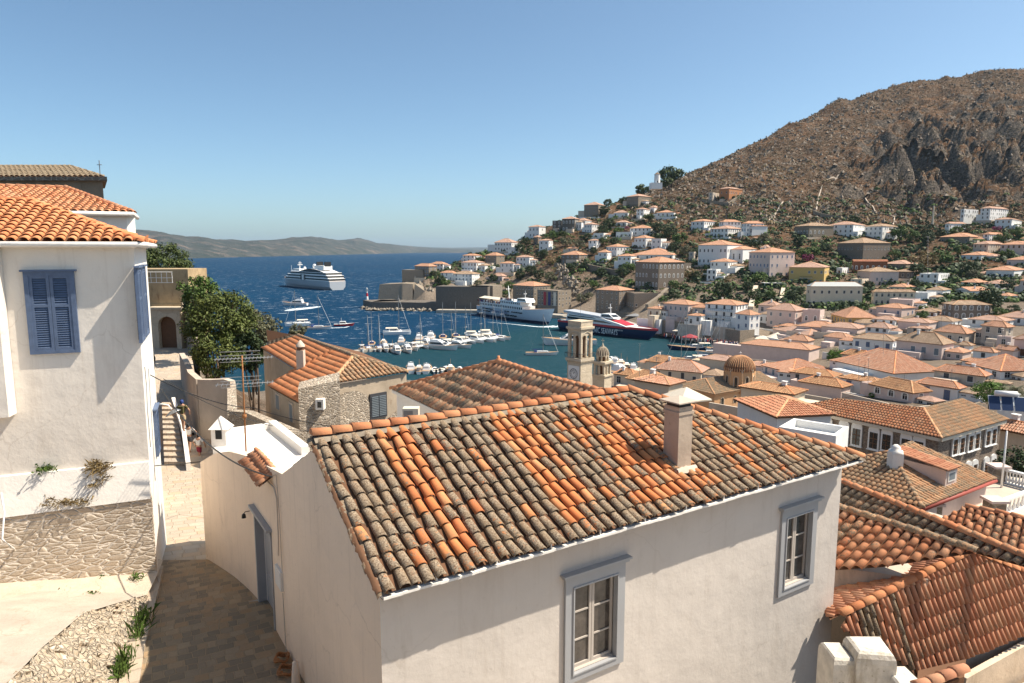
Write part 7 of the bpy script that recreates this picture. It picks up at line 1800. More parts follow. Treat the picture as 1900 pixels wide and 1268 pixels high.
# red rescue boat
p = PZ(637, 605, 0); g = thing('rescue_boat', 'small red and white boat speeding right with a foam trail', 'motorboat', tuple(p), R(8))
mb = MB(); hull(mb, 10, 3.2, 1.1, 6, deck=0, fbow=1.5); mb.build('hull', BM, g); mb = MB(); cabin(mb, -2, 2, 1.1, 1.1, 2.6, 0, 1); mb.build('cabin', BM, g); mb = MB(); mb.tube([V(-1, 0, 2.6), V(-1, 0, 4.6)], .06, 4); mb.build('mast', BM, g)

# ---------------------------------------------------------------- cruise ship (far, left)
def ship_frame(stern, bow): d = bow-stern; return (stern+bow)/2, math.atan2(d.y, d.x), d.length
c, hd, L = ship_frame(PZ(627, 538.5, 0), PZ(531, 530, 0)); c.z = 0
g = thing('cruise_ship', 'big white cruise ship with dark window bands leaving the bay', 'cruise ship', tuple(c), hd)
grey = plain('pale_grey_paint', (.42, .45, .48), .4); SM_ = [M['wpaint'], M['glass'], grey, M['teak'], M['redp'], M['black']]
mb = MB(); hull(mb, L, 19, 9, 2, fbow=1.15, trans=.98, rake=.03, flare=.95, deck=3, nst=20, draft=1, full=.6); mb.build('hull', SM_, g)
def deckbox(x0, x1, w, z0, z1, nm='deck', glass=(.28, .82), rounded=True, mi=0):
    mb = MB(); pts = [(x0, -w), (x1-w*.9, -w), (x1-w*.3, -w*.65), (x1, -w*.15), (x1, w*.15), (x1-w*.3, w*.65), (x1-w*.9, w), (x0, w)]
    mb.prism(pts, z0, z1, mi); ya = z0+(z1-z0)*glass[0]; yb = z0+(z1-z0)*glass[1]
    if glass: mb.prism([(x*1.0+(.12 if x > x0 else -.12), y*1.012) for x, y in pts], ya, yb, 1)
    return mb.build(nm, SM_, g)
deckbox(-L*.49, L*.40, 9.4, 9, 12); deckbox(-L*.47, L*.36, 9.3, 12.05, 15); deckbox(-L*.44, L*.30, 9.2, 15.05, 18)
mb = MB(); ar = [V(-L*.40+L*.48*(j/12), -8.6, 18+3.6*math.sin(math.pi*j/12)) for j in range(13)]
mb.mesh(ar+[V(p.x, 8.6, p.z) for p in ar], [(j, 13+j, 14+j, j+1) for j in range(12)], 0); mb.mesh(ar+[V(p.x, p.y, 18) for p in ar], [(j, j+1, 14+j, 13+j) for j in range(12)], 1)
mb.mesh([V(p.x, 8.6, p.z) for p in ar]+[V(p.x, 8.6, 18) for p in ar], [(j+1, j, 13+j, 14+j) for j in range(12)], 1); mb.build('arched_deck', SM_, g)
mb = MB(); mb.box(-L*.34, -L*.17, -5, 5, 20.5, 25, 0); mb.build('funnel_house', SM_, g)
for x in (-L*.33, -L*.19):
    mb = MB(); mb.prism([(x-1.5, -3.5), (x+1.8, -3), (x+1.8, 3), (x-1.5, 3.5)], 24.5, 29, 5); mb.build('funnel', SM_, g)
mb = MB(); mb.lathe([(0, 2.6), (1.5, 2.1), (2, 0), (1.5, -1.8), (0, -2)], (-L*.09, 0, 24), 10); mb.tube([V(-L*.09, 0, 18), V(-L*.09, 0, 23)], .8, 6); mb.lathe([(0, 2.2), (1.5, 1.6), (1.8, 0), (0, -1.6)], (L*.10, 0, 21), 10); mb.build('radome', SM_, g)
mb = MB(); cabin(mb, L*.12, L*.3, 5, 18.05, 20.5, 0, 1); mb.tube([V(L*.2, 0, 20), V(L*.19, 0, 29)], .7, 5, 0, True, .25); mb.tube([V(L*.19, -3, 25), V(L*.19, 3, 25)], .3, 4); mb.tube([V(L*.19, -2, 27), V(L*.19, 2, 27)], .25, 4); mb.tube([V(L*.37, 0, 15), V(L*.37, 0, 24)], .2, 4); mb.build('bridge_mast', SM_, g)
mb = MB(); mb.prism([(-L*.06, 9.45), (L*.03, 9.45), (L*.03, 9.8), (-L*.06, 9.8)], 9.3, 15, 1); mb.lathe([(1.6, -2.8), (1.6, 2.8)], (-L*.03, 9.9, 12), 8); mb.build('lifeboat_bay', SM_, g)
# ---------------------------------------------------------------- day cruise vessel
c, hd, L = ship_frame(PZ(893, 583, 0), PZ(1017, 602, 0)); c.z = 0
g = thing('cruise_vessel', 'old white passenger vessel with blue lettering and canopies crossing the harbour', 'passenger ship', tuple(c), hd)
CV = [M['wpaint'], M['glass'], plain('pale_blue_white_paint', (.55, .62, .68), .4), M['navy'], M['canvas'], M['teak'], M['wood']]
mb = MB(); hull(mb, L, 10.5, 6.0, 2, fbow=1.55, trans=.7, rake=.08, flare=.88, deck=5, nst=20, full=.55); mb.build('hull', CV, g)
mb = MB(); hull(mb, L*1.001, 10.54*.93, 1.15, 3, fbow=1.3, trans=.7, rake=.02, flare=1.0, nst=20, full=.55); mb.build('boot_top', CV, g)
mb = MB()
def cd(x0, x1, w, z0, z1, mi=0, gl=True):
    mb.box(x0, x1, -w, w, z0, z1, mi)
    if gl:
        n = int((x1-x0)/1.9)
        for s in (-1, 1):
            for i in range(n): x = x0+(x1-x0)*(i+.5)/n; mb.box(x-.55, x+.55, s*w-.04, s*w+.04, z0+.9, z1-.55, 1)
cd(-L*.42, L*.24, 4.6, 6.05, 8.8); mb.build('main_deckhouse', CV, g)
mb = MB(); cd(-L*.10, L*.2, 4.2, 8.85, 11.3); mb.build('upper_deckhouse', CV, g)
mb = MB(); cabin(mb, L*.14, L*.27, 3.6, 11.35, 13.4, 0, 1, .1, .05, (.35, .8)); mb.build('bridge', CV, g)
mb = MB()
for x0, x1 in ((-L*.44, -L*.30), (-L*.29, -L*.12)):
    mb.mesh([V(x0, -4.4, 11.3), V(x1, -4.4, 11.3), V(x1, 4.4, 11.3), V(x0, 4.4, 11.3), V(x0, 0, 12.3), V(x1, 0, 12.3)], [(0, 1, 5, 4), (2, 3, 4, 5), (0, 4, 3), (1, 2, 5)], 4)
    for x in (x0+.2, x1-.2):
        for s in (-4.2, 4.2): mb.tube([V(x, s, 8.8), V(x, s, 11.3)], .07, 4)
mb.build('canopy', CV, g)
mb = MB(); mb.box(-L*.10, L*.10, -4, 4, 11.3, 11.7, 0); mb.tube([V(-L*.04, 0, 11.5), V(-L*.06, 0, 20)], .5, 6, 0, True, .2); mb.tube([V(-L*.06, -1.5, 18), V(-L*.06, 1.5, 18)], .15, 4); mb.build('funnel_mast', CV, g)
mb = MB(); mb.tube([V(L*.19, 0, 13.3), V(L*.19, 0, 18)], .25, 5, 0, True, .1); mb.tube([V(L*.19, -1.2, 16), V(L*.19, 1.2, 16)], .1, 4); mb.build('radar_mast', CV, g)
def side_text(g, s_, size, x, y, z, mat, name='lettering', sx=1):
    Mt = Matrix(((sx, 0, 0, x), (0, 0, -1, y), (0, 1, 0, z), (0, 0, 0, 1)))   # faces -y of the ship
    c = bpy.data.curves.new(name, 'FONT'); c.body = s_; c.size = size; c.extrude = .02; c.align_x = 'CENTER'; c.resolution_u = 2
    o = bpy.data.objects.new(name, c); COL.objects.link(o); dg = bpy.context.evaluated_depsgraph_get(); m = bpy.data.meshes.new_from_object(o.evaluated_get(dg)); bpy.data.objects.remove(o)
    m.transform(Mt); m.materials.clear(); m.materials.append(mat); o = bpy.data.objects.new(name, m); COL.objects.link(o); o.parent = g; return o
mb = MB()
for (z, xs) in ((5.0, (-.36, -.34, -.32, -.29, -.26, -.23, -.2, .0, .03, .05, .10, .13, .16, .19, .22)), (3.4, (-.44, -.42, -.34, -.31, -.29, -.26)), (2.7, (.0, .02, .04, .08, .11, .14))):
    for f in xs: mb.box(L*f-.35, L*f+.35, -5.42, 5.42, z-.35, z+.3, 1)
mb.build('portholes', CV, g)
side_text(g, 'Evermore Cruises', 2.7, -L*.10, -5.45, 3.3, M['cloth_b'])
# people along the upper deck rails read as one crowd
cr_ = MB(); pr2 = random.Random(4)
for i in range(130):
    x = pr2.uniform(-L*.46, L*.10); y = pr2.choice([-4.3, -4.6, -3.5]); z = 8.8; h_ = pr2.uniform(1.5, 1.75)
    if x > -L*.1: z = 11.35; y = -3.9
    cr_.lathe([(.12, 0), (.22, .7), (.26, 1.2), (.1, 1.4)], (x, y, z), 5, pr2.choice([0, 1, 2, 3])); cr_.lathe([(.05, h_-.3), (.12, h_-.15), (.04, h_)], (x, y, z), 5, 4)
crm = [plain('red_cloth', (.4, .05, .04), .9), M['cloth_b'], plain('white_cloth', (.75, .72, .68), .9), plain('dark_cloth', (.04, .04, .04), .9), plain('skin', (.5, .28, .18), .6)]
co_ = cr_.build('crowd', crm); co_.location = c; co_.rotation_euler = (0, 0, hd); tag(co_, 'crowd standing on the open decks of the white passenger vessel', 'crowd', kind='stuff')
# ---------------------------------------------------------------- red and navy ferry
c, hd, L = ship_frame(PZ(1047, 611, 0), PZ(1203, 630, 0)); c.z = 0
g = thing('ferry', 'fast navy ferry with red stripe and white lettering behind the clock tower', 'ferry', tuple(c), hd)
FM = [M['wpaint'], M['glass'], M['navy'], M['redp'], plain('silver_paint', (.5, .52, .55), .3), M['canvas']]
hb = 4.9
mb = MB(); hull(mb, L, 10.5, hb, 2, fbow=1.0, trans=.95, rake=.10, flare=.97, nst=22, full=.6); mb.build('hull', FM, g)
mb = MB(); st = hull(MB(), L, 10.5, hb, 2, fbow=1.0, trans=.95, rake=.10, flare=.97, nst=22, full=.6)
for i in range(22):
    a, b = st[i], st[i+1]
    for k in (0, 5):
        s = -1 if k == 0 else 1; w = V(0, s*.12, 0); f = [a[k]+w-Z*.5, b[k]+w-Z*.5, b[k]+w+Z*.45, a[k]+w+Z*.45]; mb.face(f if k == 0 else f[::-1]); mb.face([a[k]+Z*.45+w, b[k]+Z*.45+w, b[k]+Z*.45-w*3, a[k]+Z*.45-w*3])
    mb.face([a[0]+Z*.2, b[0]+Z*.2, b[5]+Z*.2, a[5]+Z*.2], 1)
mb.build('red_stripe', [FM[3], FM[0]], g)
mb = MB()
def swept(mb, prof, w, mi, y=None):
    """side profile (x,z) polygon extruded across the beam"""
    n = len(prof); vs = [V(x, -w, z) for x, z in prof]+[V(x, w, z) for x, z in prof]
    mb.mesh(vs, [tuple(range(n)), tuple(reversed(range(n, 2*n)))]+[(i, n+i, n+(i+1) % n, (i+1) % n) for i in range(n)], mi)
swept(mb, [(-L*.40, hb+.4), (L*.33, hb+.4), (L*.24, hb+1.6), (L*.05, hb+3.4), (-L*.38, hb+4.4)], 4.6, 0); mb.build('superstructure', FM, g)
mb = MB(); swept(mb, [(-L*.38, hb+1.6), (L*.18, hb+1.2), (L*.06, hb+2.2), (-L*.38, hb+2.9)], 4.64, 1); swept(mb, [(-L*.36, hb+3.3), (-L*.02, hb+3.0), (-L*.06, hb+3.4), (-L*.36, hb+3.8)], 4.64, 1); mb.build('window_band', FM, g)
mb = MB(); swept(mb, [(-L*.44, hb+4.6), (L*.02, hb+3.7), (L*.07, hb+3.4), (-.0, hb+4.4), (-L*.44, hb+5.8)], 4.0, 4); mb.build('top_fairing', FM, g)
mb = MB(); cabin(mb, L*.0, L*.16, 3.2, hb+3.5, hb+5.6, 0, 1, .25, .1, (.3, .8)); mb.build('bridge', FM, g)
mb = MB(); swept(mb, [(L*.14, hb+2.55), (L*.30, hb+.95), (L*.305, hb+1.1), (L*.15, hb+2.9)], 3.3, 3); mb.build('red_foredeck', FM, g)
mb = MB(); mb.tube([V(L*.08, 0, hb+5.5), V(L*.07, 0, hb+10.5)], .22, 5); mb.tube([V(L*.07, -1.3, hb+8.5), V(L*.07, 1.3, hb+8.5)], .12, 4); mb.build('radar_mast', FM, g)
side_text(g, 'HELLENIC SEAWAYS', 4.0, 2.6, -5.44, 1.05, M['wpaint'], sx=.60)
side_text(g, 'FLYINGCAT', .9, L*.25, -4.9, 3.1, M['wpaint'])
# ---------------------------------------------------------------- fort, mole, beacon
def px_prism(name, label, cat, front, zt, depth, mat, z0=-2, Yv=None, grp=None, batter=0):
    """wall block: front line given as pixels on the sea plane or (px, Y) pairs"""
    pts = [PZ(x, y, 0) if not Yv else PY(x, y, Yv) for x, y in front]; g = thing(name, label, cat, tuple(pts[0]), group=grp); mb = MB()
    for i in range(len(pts)-1):
        a, b = pts[i], pts[i+1]; d = (b-a); d.z = 0; d.normalize(); s = V(-d.y, d.x, 0)*depth
        if s.y < 0: s = -s
        za, zb = (zt[i], zt[i+1]) if isinstance(zt, (list, tuple)) else (zt, zt)
        bo = s.normalized()*batter
        vs = [V(a.x, a.y, z0), V(b.x, b.y, z0), V(b.x+s.x, b.y+s.y, z0), V(a.x+s.x, a.y+s.y, z0), V(a.x+bo.x, a.y+bo.y, za), V(b.x+bo.x, b.y+bo.y, zb), V(b.x+s.x, b.y+s.y, zb), V(a.x+s.x, a.y+s.y, za)]
        mb.mesh(vs, [(0, 1, 5, 4), (1, 2, 6, 5), (2, 3, 7, 6), (3, 0, 4, 7), (4, 5, 6, 7)], 0)
    mb.build('masonry', mat, g, True); return g
px_prism('breakwater', 'dark stone breakwater at the harbour mouth', 'breakwater', [(674, 571), (690, 575), (740, 575.5), (810, 577)], 5.5, 22, M['dark'])
px_prism('fort_wall', 'sloping stone bastion wall behind the breakwater', 'fort', [(700, 566), (745, 567), (765, 567), (800, 568)], [15.5, 16.5, 16, 6], 26, M['stone'], batter=5)
px_prism('fort_wall', 'tall plain stone wall block under the stone fort house', 'fort', [(752, 561), (790, 562), (800, 560)], [25, 26, 26], 20, M['stone'], batter=2)
px_prism('storehouse', 'long grey stone storehouse wall on the harbour front', 'storehouse', [(809, 577), (850, 578), (905, 579), (914, 576)], 17, 14, M['dark'])
px_prism('storehouse_end', 'sunlit pale end wall of the grey storehouse', 'storehouse', [(914.5, 577.5), (932, 575)], 17.5, 13, M['stone'])  # paler stone than the long wall, sunlight put into its colour
px_prism('wharf', 'low stone wharf edge below the storehouse and the museum', 'wharf', [(809, 581), (900, 582), (960, 585), (1044, 592)], 2.0, 8, M['concrete'])
def scatter_rocks(name, label, cat, pix, n, s, mat, zr=(0, 1.5), kind='stuff'):
    rr = random.Random(len(pix)+n); mb = MB()
    for i in range(n):
        t = rr.random()*(len(pix)-1); k = int(t); f = t-k; px = pix[k][0]*(1-f)+pix[k+1][0]*f; py = pix[k][1]*(1-f)+pix[k+1][1]*f
        p = PZ(px, py, 0)+V(rr.uniform(-3, 3), rr.uniform(-3, 3), rr.uniform(*zr)); r = s*rr.uniform(.5, 1.4)
        vs = [p+V(rr.gauss(0, 1), rr.gauss(0, 1), rr.gauss(0, .6)).normalized()*r*rr.uniform(.8, 1.2) for _ in range(6)]
        base = [V(1, 0, 0), V(-1, 0, 0), V(0, 1, 0), V(0, -1, 0), V(0, 0, .8), V(0, 0, -.8)]; vs = [p+V(b.x*r*rr.uniform(.7, 1.2), b.y*r*rr.uniform(.7, 1.2), b.z*r*rr.uniform(.7, 1.1)) for b in base]
        mb.mesh(vs, [(0, 2, 4), (2, 1, 4), (1, 3, 4), (3, 0, 4), (2, 0, 5), (1, 2, 5), (3, 1, 5), (0, 3, 5)], 0)
    o = mb.build(name, mat); tag(o, label, cat, kind=kind); return o
M['rock'] = stucco('pale_limestone', (.34, .29, .23), (.13, .1, .08), amt=.9, scale=.8, b=1)
scatter_rocks('boulders', 'pale boulders along the foot of the breakwater', 'rocks', [(674, 573), (690, 577), (740, 577), (800, 578)], 90, 1.3, M['rock'])
g = thing('beacon', 'small red and white harbour beacon on the breakwater tip', 'beacon', tuple(PZ(679, 571, 0)+V(0, 5, 5.4)))
mb = MB(); mb.lathe([(1.0, 0), (.8, 2.5)], (0, 0, 0), 10, 0); mb.lathe([(.8, 2.5), (.6, 5)], (0, 0, 0), 10, 1); mb.lathe([(.6, 5), (.5, 7.5), (.9, 7.6), (0, 9)], (0, 0, 0), 10, 0); mb.build('tower', [M['wpaint'], M['redp']], g)
M['redc'] = plain('red_canvas', (.30, .05, .06), .9)
# awnings on the quay, one per cafe
for i, (x0, y0, x1, y1, lab, mt) in enumerate([(1247, 610, 1272, 614, 'square cream awning alone near the ferry bow', 'canvas'), (1275, 606, 1300, 611, 'short cream awning right of the lone square one', 'canvas'), (1300, 611, 1340, 617, 'long pale awning in front of the three storey house', 'canvas'),
        (1342, 613, 1368, 619, 'pale awning between the long one and the dark one', 'canvas'), (1366, 616, 1398, 623, 'cream awning below the blue shuttered house', 'canvas'), (1386, 611, 1412, 619, 'steep cream awning rising behind its neighbours', 'canvas'), (1400, 622, 1428, 629, 'wide cream awning in the middle of the cafe row', 'canvas'), (1424, 618, 1464, 630, 'largest peaked white awning at the quay corner', 'canvas'), (1160, 581, 1190, 586, 'dark grey awning above the ferry', 'gcanvas'), (1264, 622, 1290, 626, 'red awning over a moored boat on the quay edge', 'redc')]):
    a = PZ(x0, y1, 4.2); b = PZ(x1, y1+1.5, 4.2); g = thing('awning', lab, 'awning', (a.x, a.y, 1.5), group='cafe awnings along the quay'); d = (b-a); d.z = 0; dn_ = V(-d.y, d.x, 0).normalized()
    dep = 6.0 if i != 7 else 11; c1, c2 = a+dn_*dep, b+dn_*dep; rg = (a+b+c1+c2)/4+Z*(1.3 if i != 7 else 2.6)
    mb = MB()
    for p, q in ((a, b), (b, c2), (c2, c1), (c1, a)): mb.face([p, q, rg]); mb.face([p-Z*.4, q-Z*.4, q, p])
    mb.build('canopy', M[mt], g, True)
    for q in (a, b, c1, c2): mb = MB(); mb.tube([q-Z*3, q], .08, 4); mb.build('pole', M['metal'], g, True)
cq = MB()
for i in range(260):
    t = pr2.random(); px = 1240+t*220; p = PZ(px, 628+t*28, 1.5)+V(pr2.uniform(-2, 2), pr2.uniform(1, 9), 0)
    cq.lathe([(.12, 0), (.24, .8), (.2, 1.3), (.1, 1.45)], p, 5, pr2.choice([0, 1, 2, 3, 3])); cq.lathe([(.06, 1.4), (.12, 1.55), (.04, 1.7)], p, 5, 4)
tag(cq.build('crowd', crm), 'people walking and sitting along the cafe quay', 'crowd', kind='stuff')
# ================================================================ VEGETATION
def m_leaf(name, a, b, c2):
    t = NT(name); g = t.n('NewGeometry'); c = t.ramp(g.outputs['Random Per Island'], [(0, a), (.5, b), (1, c2)])
    c = t.mix(t.ramp(t.noise(.9, 3, .6), [(.35, 0.0), (.7, .6)]), c, tuple(x*1.5 for x in b)); t.b.inputs['Subsurface Weight'].default_value = 0
    return t.out(c, .65, None, .25)
LM = {'pine': m_leaf('pine_needles', (.030, .048, .014), (.055, .075, .02), (.09, .11, .03)), 'dark': m_leaf('dark_leaves', (.02, .035, .014), (.035, .055, .018), (.06, .08, .03)),
      'olive': m_leaf('olive_leaves', (.07, .075, .04), (.11, .11, .06), (.16, .155, .09)), 'green': m_leaf('green_leaves', (.035, .065, .012), (.06, .10, .02), (.10, .15, .03)),
      'fresh': m_leaf('fresh_leaves', (.05, .10, .012), (.08, .15, .02), (.12, .19, .03)), 'olivegreen': m_leaf('broad_olive_leaves', (.038, .055, .012), (.07, .09, .02), (.13, .145, .038)), 'dry': m_leaf('dry_leaves', (.12, .08, .035), (.17, .12, .05), (.22, .16, .07)),
      'purple': m_leaf('bougainvillea_leaves', (.16, .02, .07), (.25, .03, .10), (.06, .06, .03))}
def crown_mesh(seed, blobs, leaves, leaf, flat=.8, shape='round', dens=1.0):
    """leaf clumps filling a unit-size crown (radius 1, centre at z=0)"""
    rr = random.Random(seed); mb = MB(); cs = []
    for i in range(blobs):
        while True:
            p = V(rr.uniform(-1, 1), rr.uniform(-1, 1), rr.uniform(-1, 1))
            if p.length < 1: break
        if shape == 'round': p = p.normalized()*(p.length**.5)*.78
        elif shape == 'umbrella': p.z = abs(p.z)*.5+.1; p.x *= 1.05
        elif shape == 'column': p.x *= .22*(1.2-max(0, p.z)); p.y *= .22*(1.2-max(0, p.z)); p.z *= 1
        p.z *= flat; cs.append((p, rr.uniform(.16, .34) if shape != 'column' else .1))
    for (p, r) in cs:
        for k in range(leaves):
            d = V(rr.gauss(0, 1), rr.gauss(0, 1), rr.gauss(0, .8)).normalized(); q = p+d*r*(rr.random()**.4); n = (d+V(rr.gauss(0, .5), rr.gauss(0, .5), rr.gauss(0, .5)+.4)).normalized()
            a = n.cross(V(rr.gauss(0, 1), rr.gauss(0, 1), rr.gauss(0, 1))).normalized(); b = n.cross(a); l_ = leaf*rr.uniform(.6, 1.4)
            mb.face([q-a*l_*.5, q+b*l_*.28, q+a*l_*.5, q-b*l_*.28])
    return mb
CM = {}
def crown_proto(kind, v):
    if (kind, v) in CM: return CM[(kind, v)]
    spec = {'pine': ('pine', 34, 46, .16, .6, 'round'), 'round': ('dark', 38, 46, .15, .85, 'round'), 'green': ('green', 38, 46, .15, .8, 'round'), 'olive': ('olive', 34, 46, .14, .75, 'round'),
            'cypress': ('dark', 34, 40, .10, 1.0, 'column'), 'dry': ('dry', 26, 36, .14, .7, 'round'), 'purple': ('purple', 26, 40, .15, .7, 'round'), 'fresh': ('fresh', 60, 70, .10, .9, 'round'), 'bigpine': ('pine', 60, 60, .11, .6, 'umbrella')}[kind]
    mb = crown_mesh(hash_(kind)+v, *spec[1:]); o = mb.build('crown', LM[spec[0]]); me = o.data; bpy.data.objects.remove(o); CM[(kind, v)] = me; return me
def hash_(s): return sum(ord(c)*(i+3) for i, c in enumerate(s))
mbt = MB(); mbt.tube([V(0, 0, -1), V(.03, 0, -.2), V(.02, .03, .5), V(0, 0, 1)], .07, 6, r2=.03)
for a in range(4): mbt.tube([V(0, 0, .4), V(.3*math.cos(a*1.6), .3*math.sin(a*1.6), .85)], .03, 4, r2=.012)
o = mbt.build('trunk', M['trunk']); TRUNK = o.data; bpy.data.objects.remove(o)
TR = random.Random(9)
TN = {'pine': ('pine_tree', 'pine'), 'round': ('leafy_tree', 'tree'), 'green': ('leafy_tree', 'tree'), 'olive': ('olive_tree', 'tree'), 'cypress': ('cypress_tree', 'cypress'), 'dry': ('dry_shrub', 'shrub'), 'purple': ('flowering_shrub', 'shrub'), 'fresh': ('leafy_tree', 'tree'), 'bigpine': ('pine_tree', 'pine')}
def tree(kind, px, pyc, rpx, label, Y=None, pyb=None, hf=.8, grp='trees among the houses'):
    """px,pyc: crown centre; rpx: crown radius in pixels; pyb: foot"""
    pyb = pyb or pyc+rpx*1.0
    p = PY(px, pyb, Y) if Y else onground(px, pyb); Yd = p.y; c = PY(px, pyc, Yd); r = rpx*Yd/1262
    nm, ct = TN[kind]; g = thing(nm, label, ct, (p.x, p.y, min(p.z, c.z-r*.3)), TR.uniform(0, 6), grp)
    cr = bpy.data.objects.new('crown', crown_proto(kind, TR.randrange(3))); COL.objects.link(cr); cr.parent = g; cr.location = (0, 0, c.z-g.location.z); cr.scale = (r*1.1, r*1.1, r*hf*1.15 if kind != 'cypress' else r*1.1)
    tk = bpy.data.objects.new('trunk', TRUNK); COL.objects.link(tk); tk.parent = g; hh = max(.5, c.z-g.location.z); tk.scale = (r*.9, r*.9, hh*.55+.5); tk.location = (0, 0, hh*.45-.5)
    return g
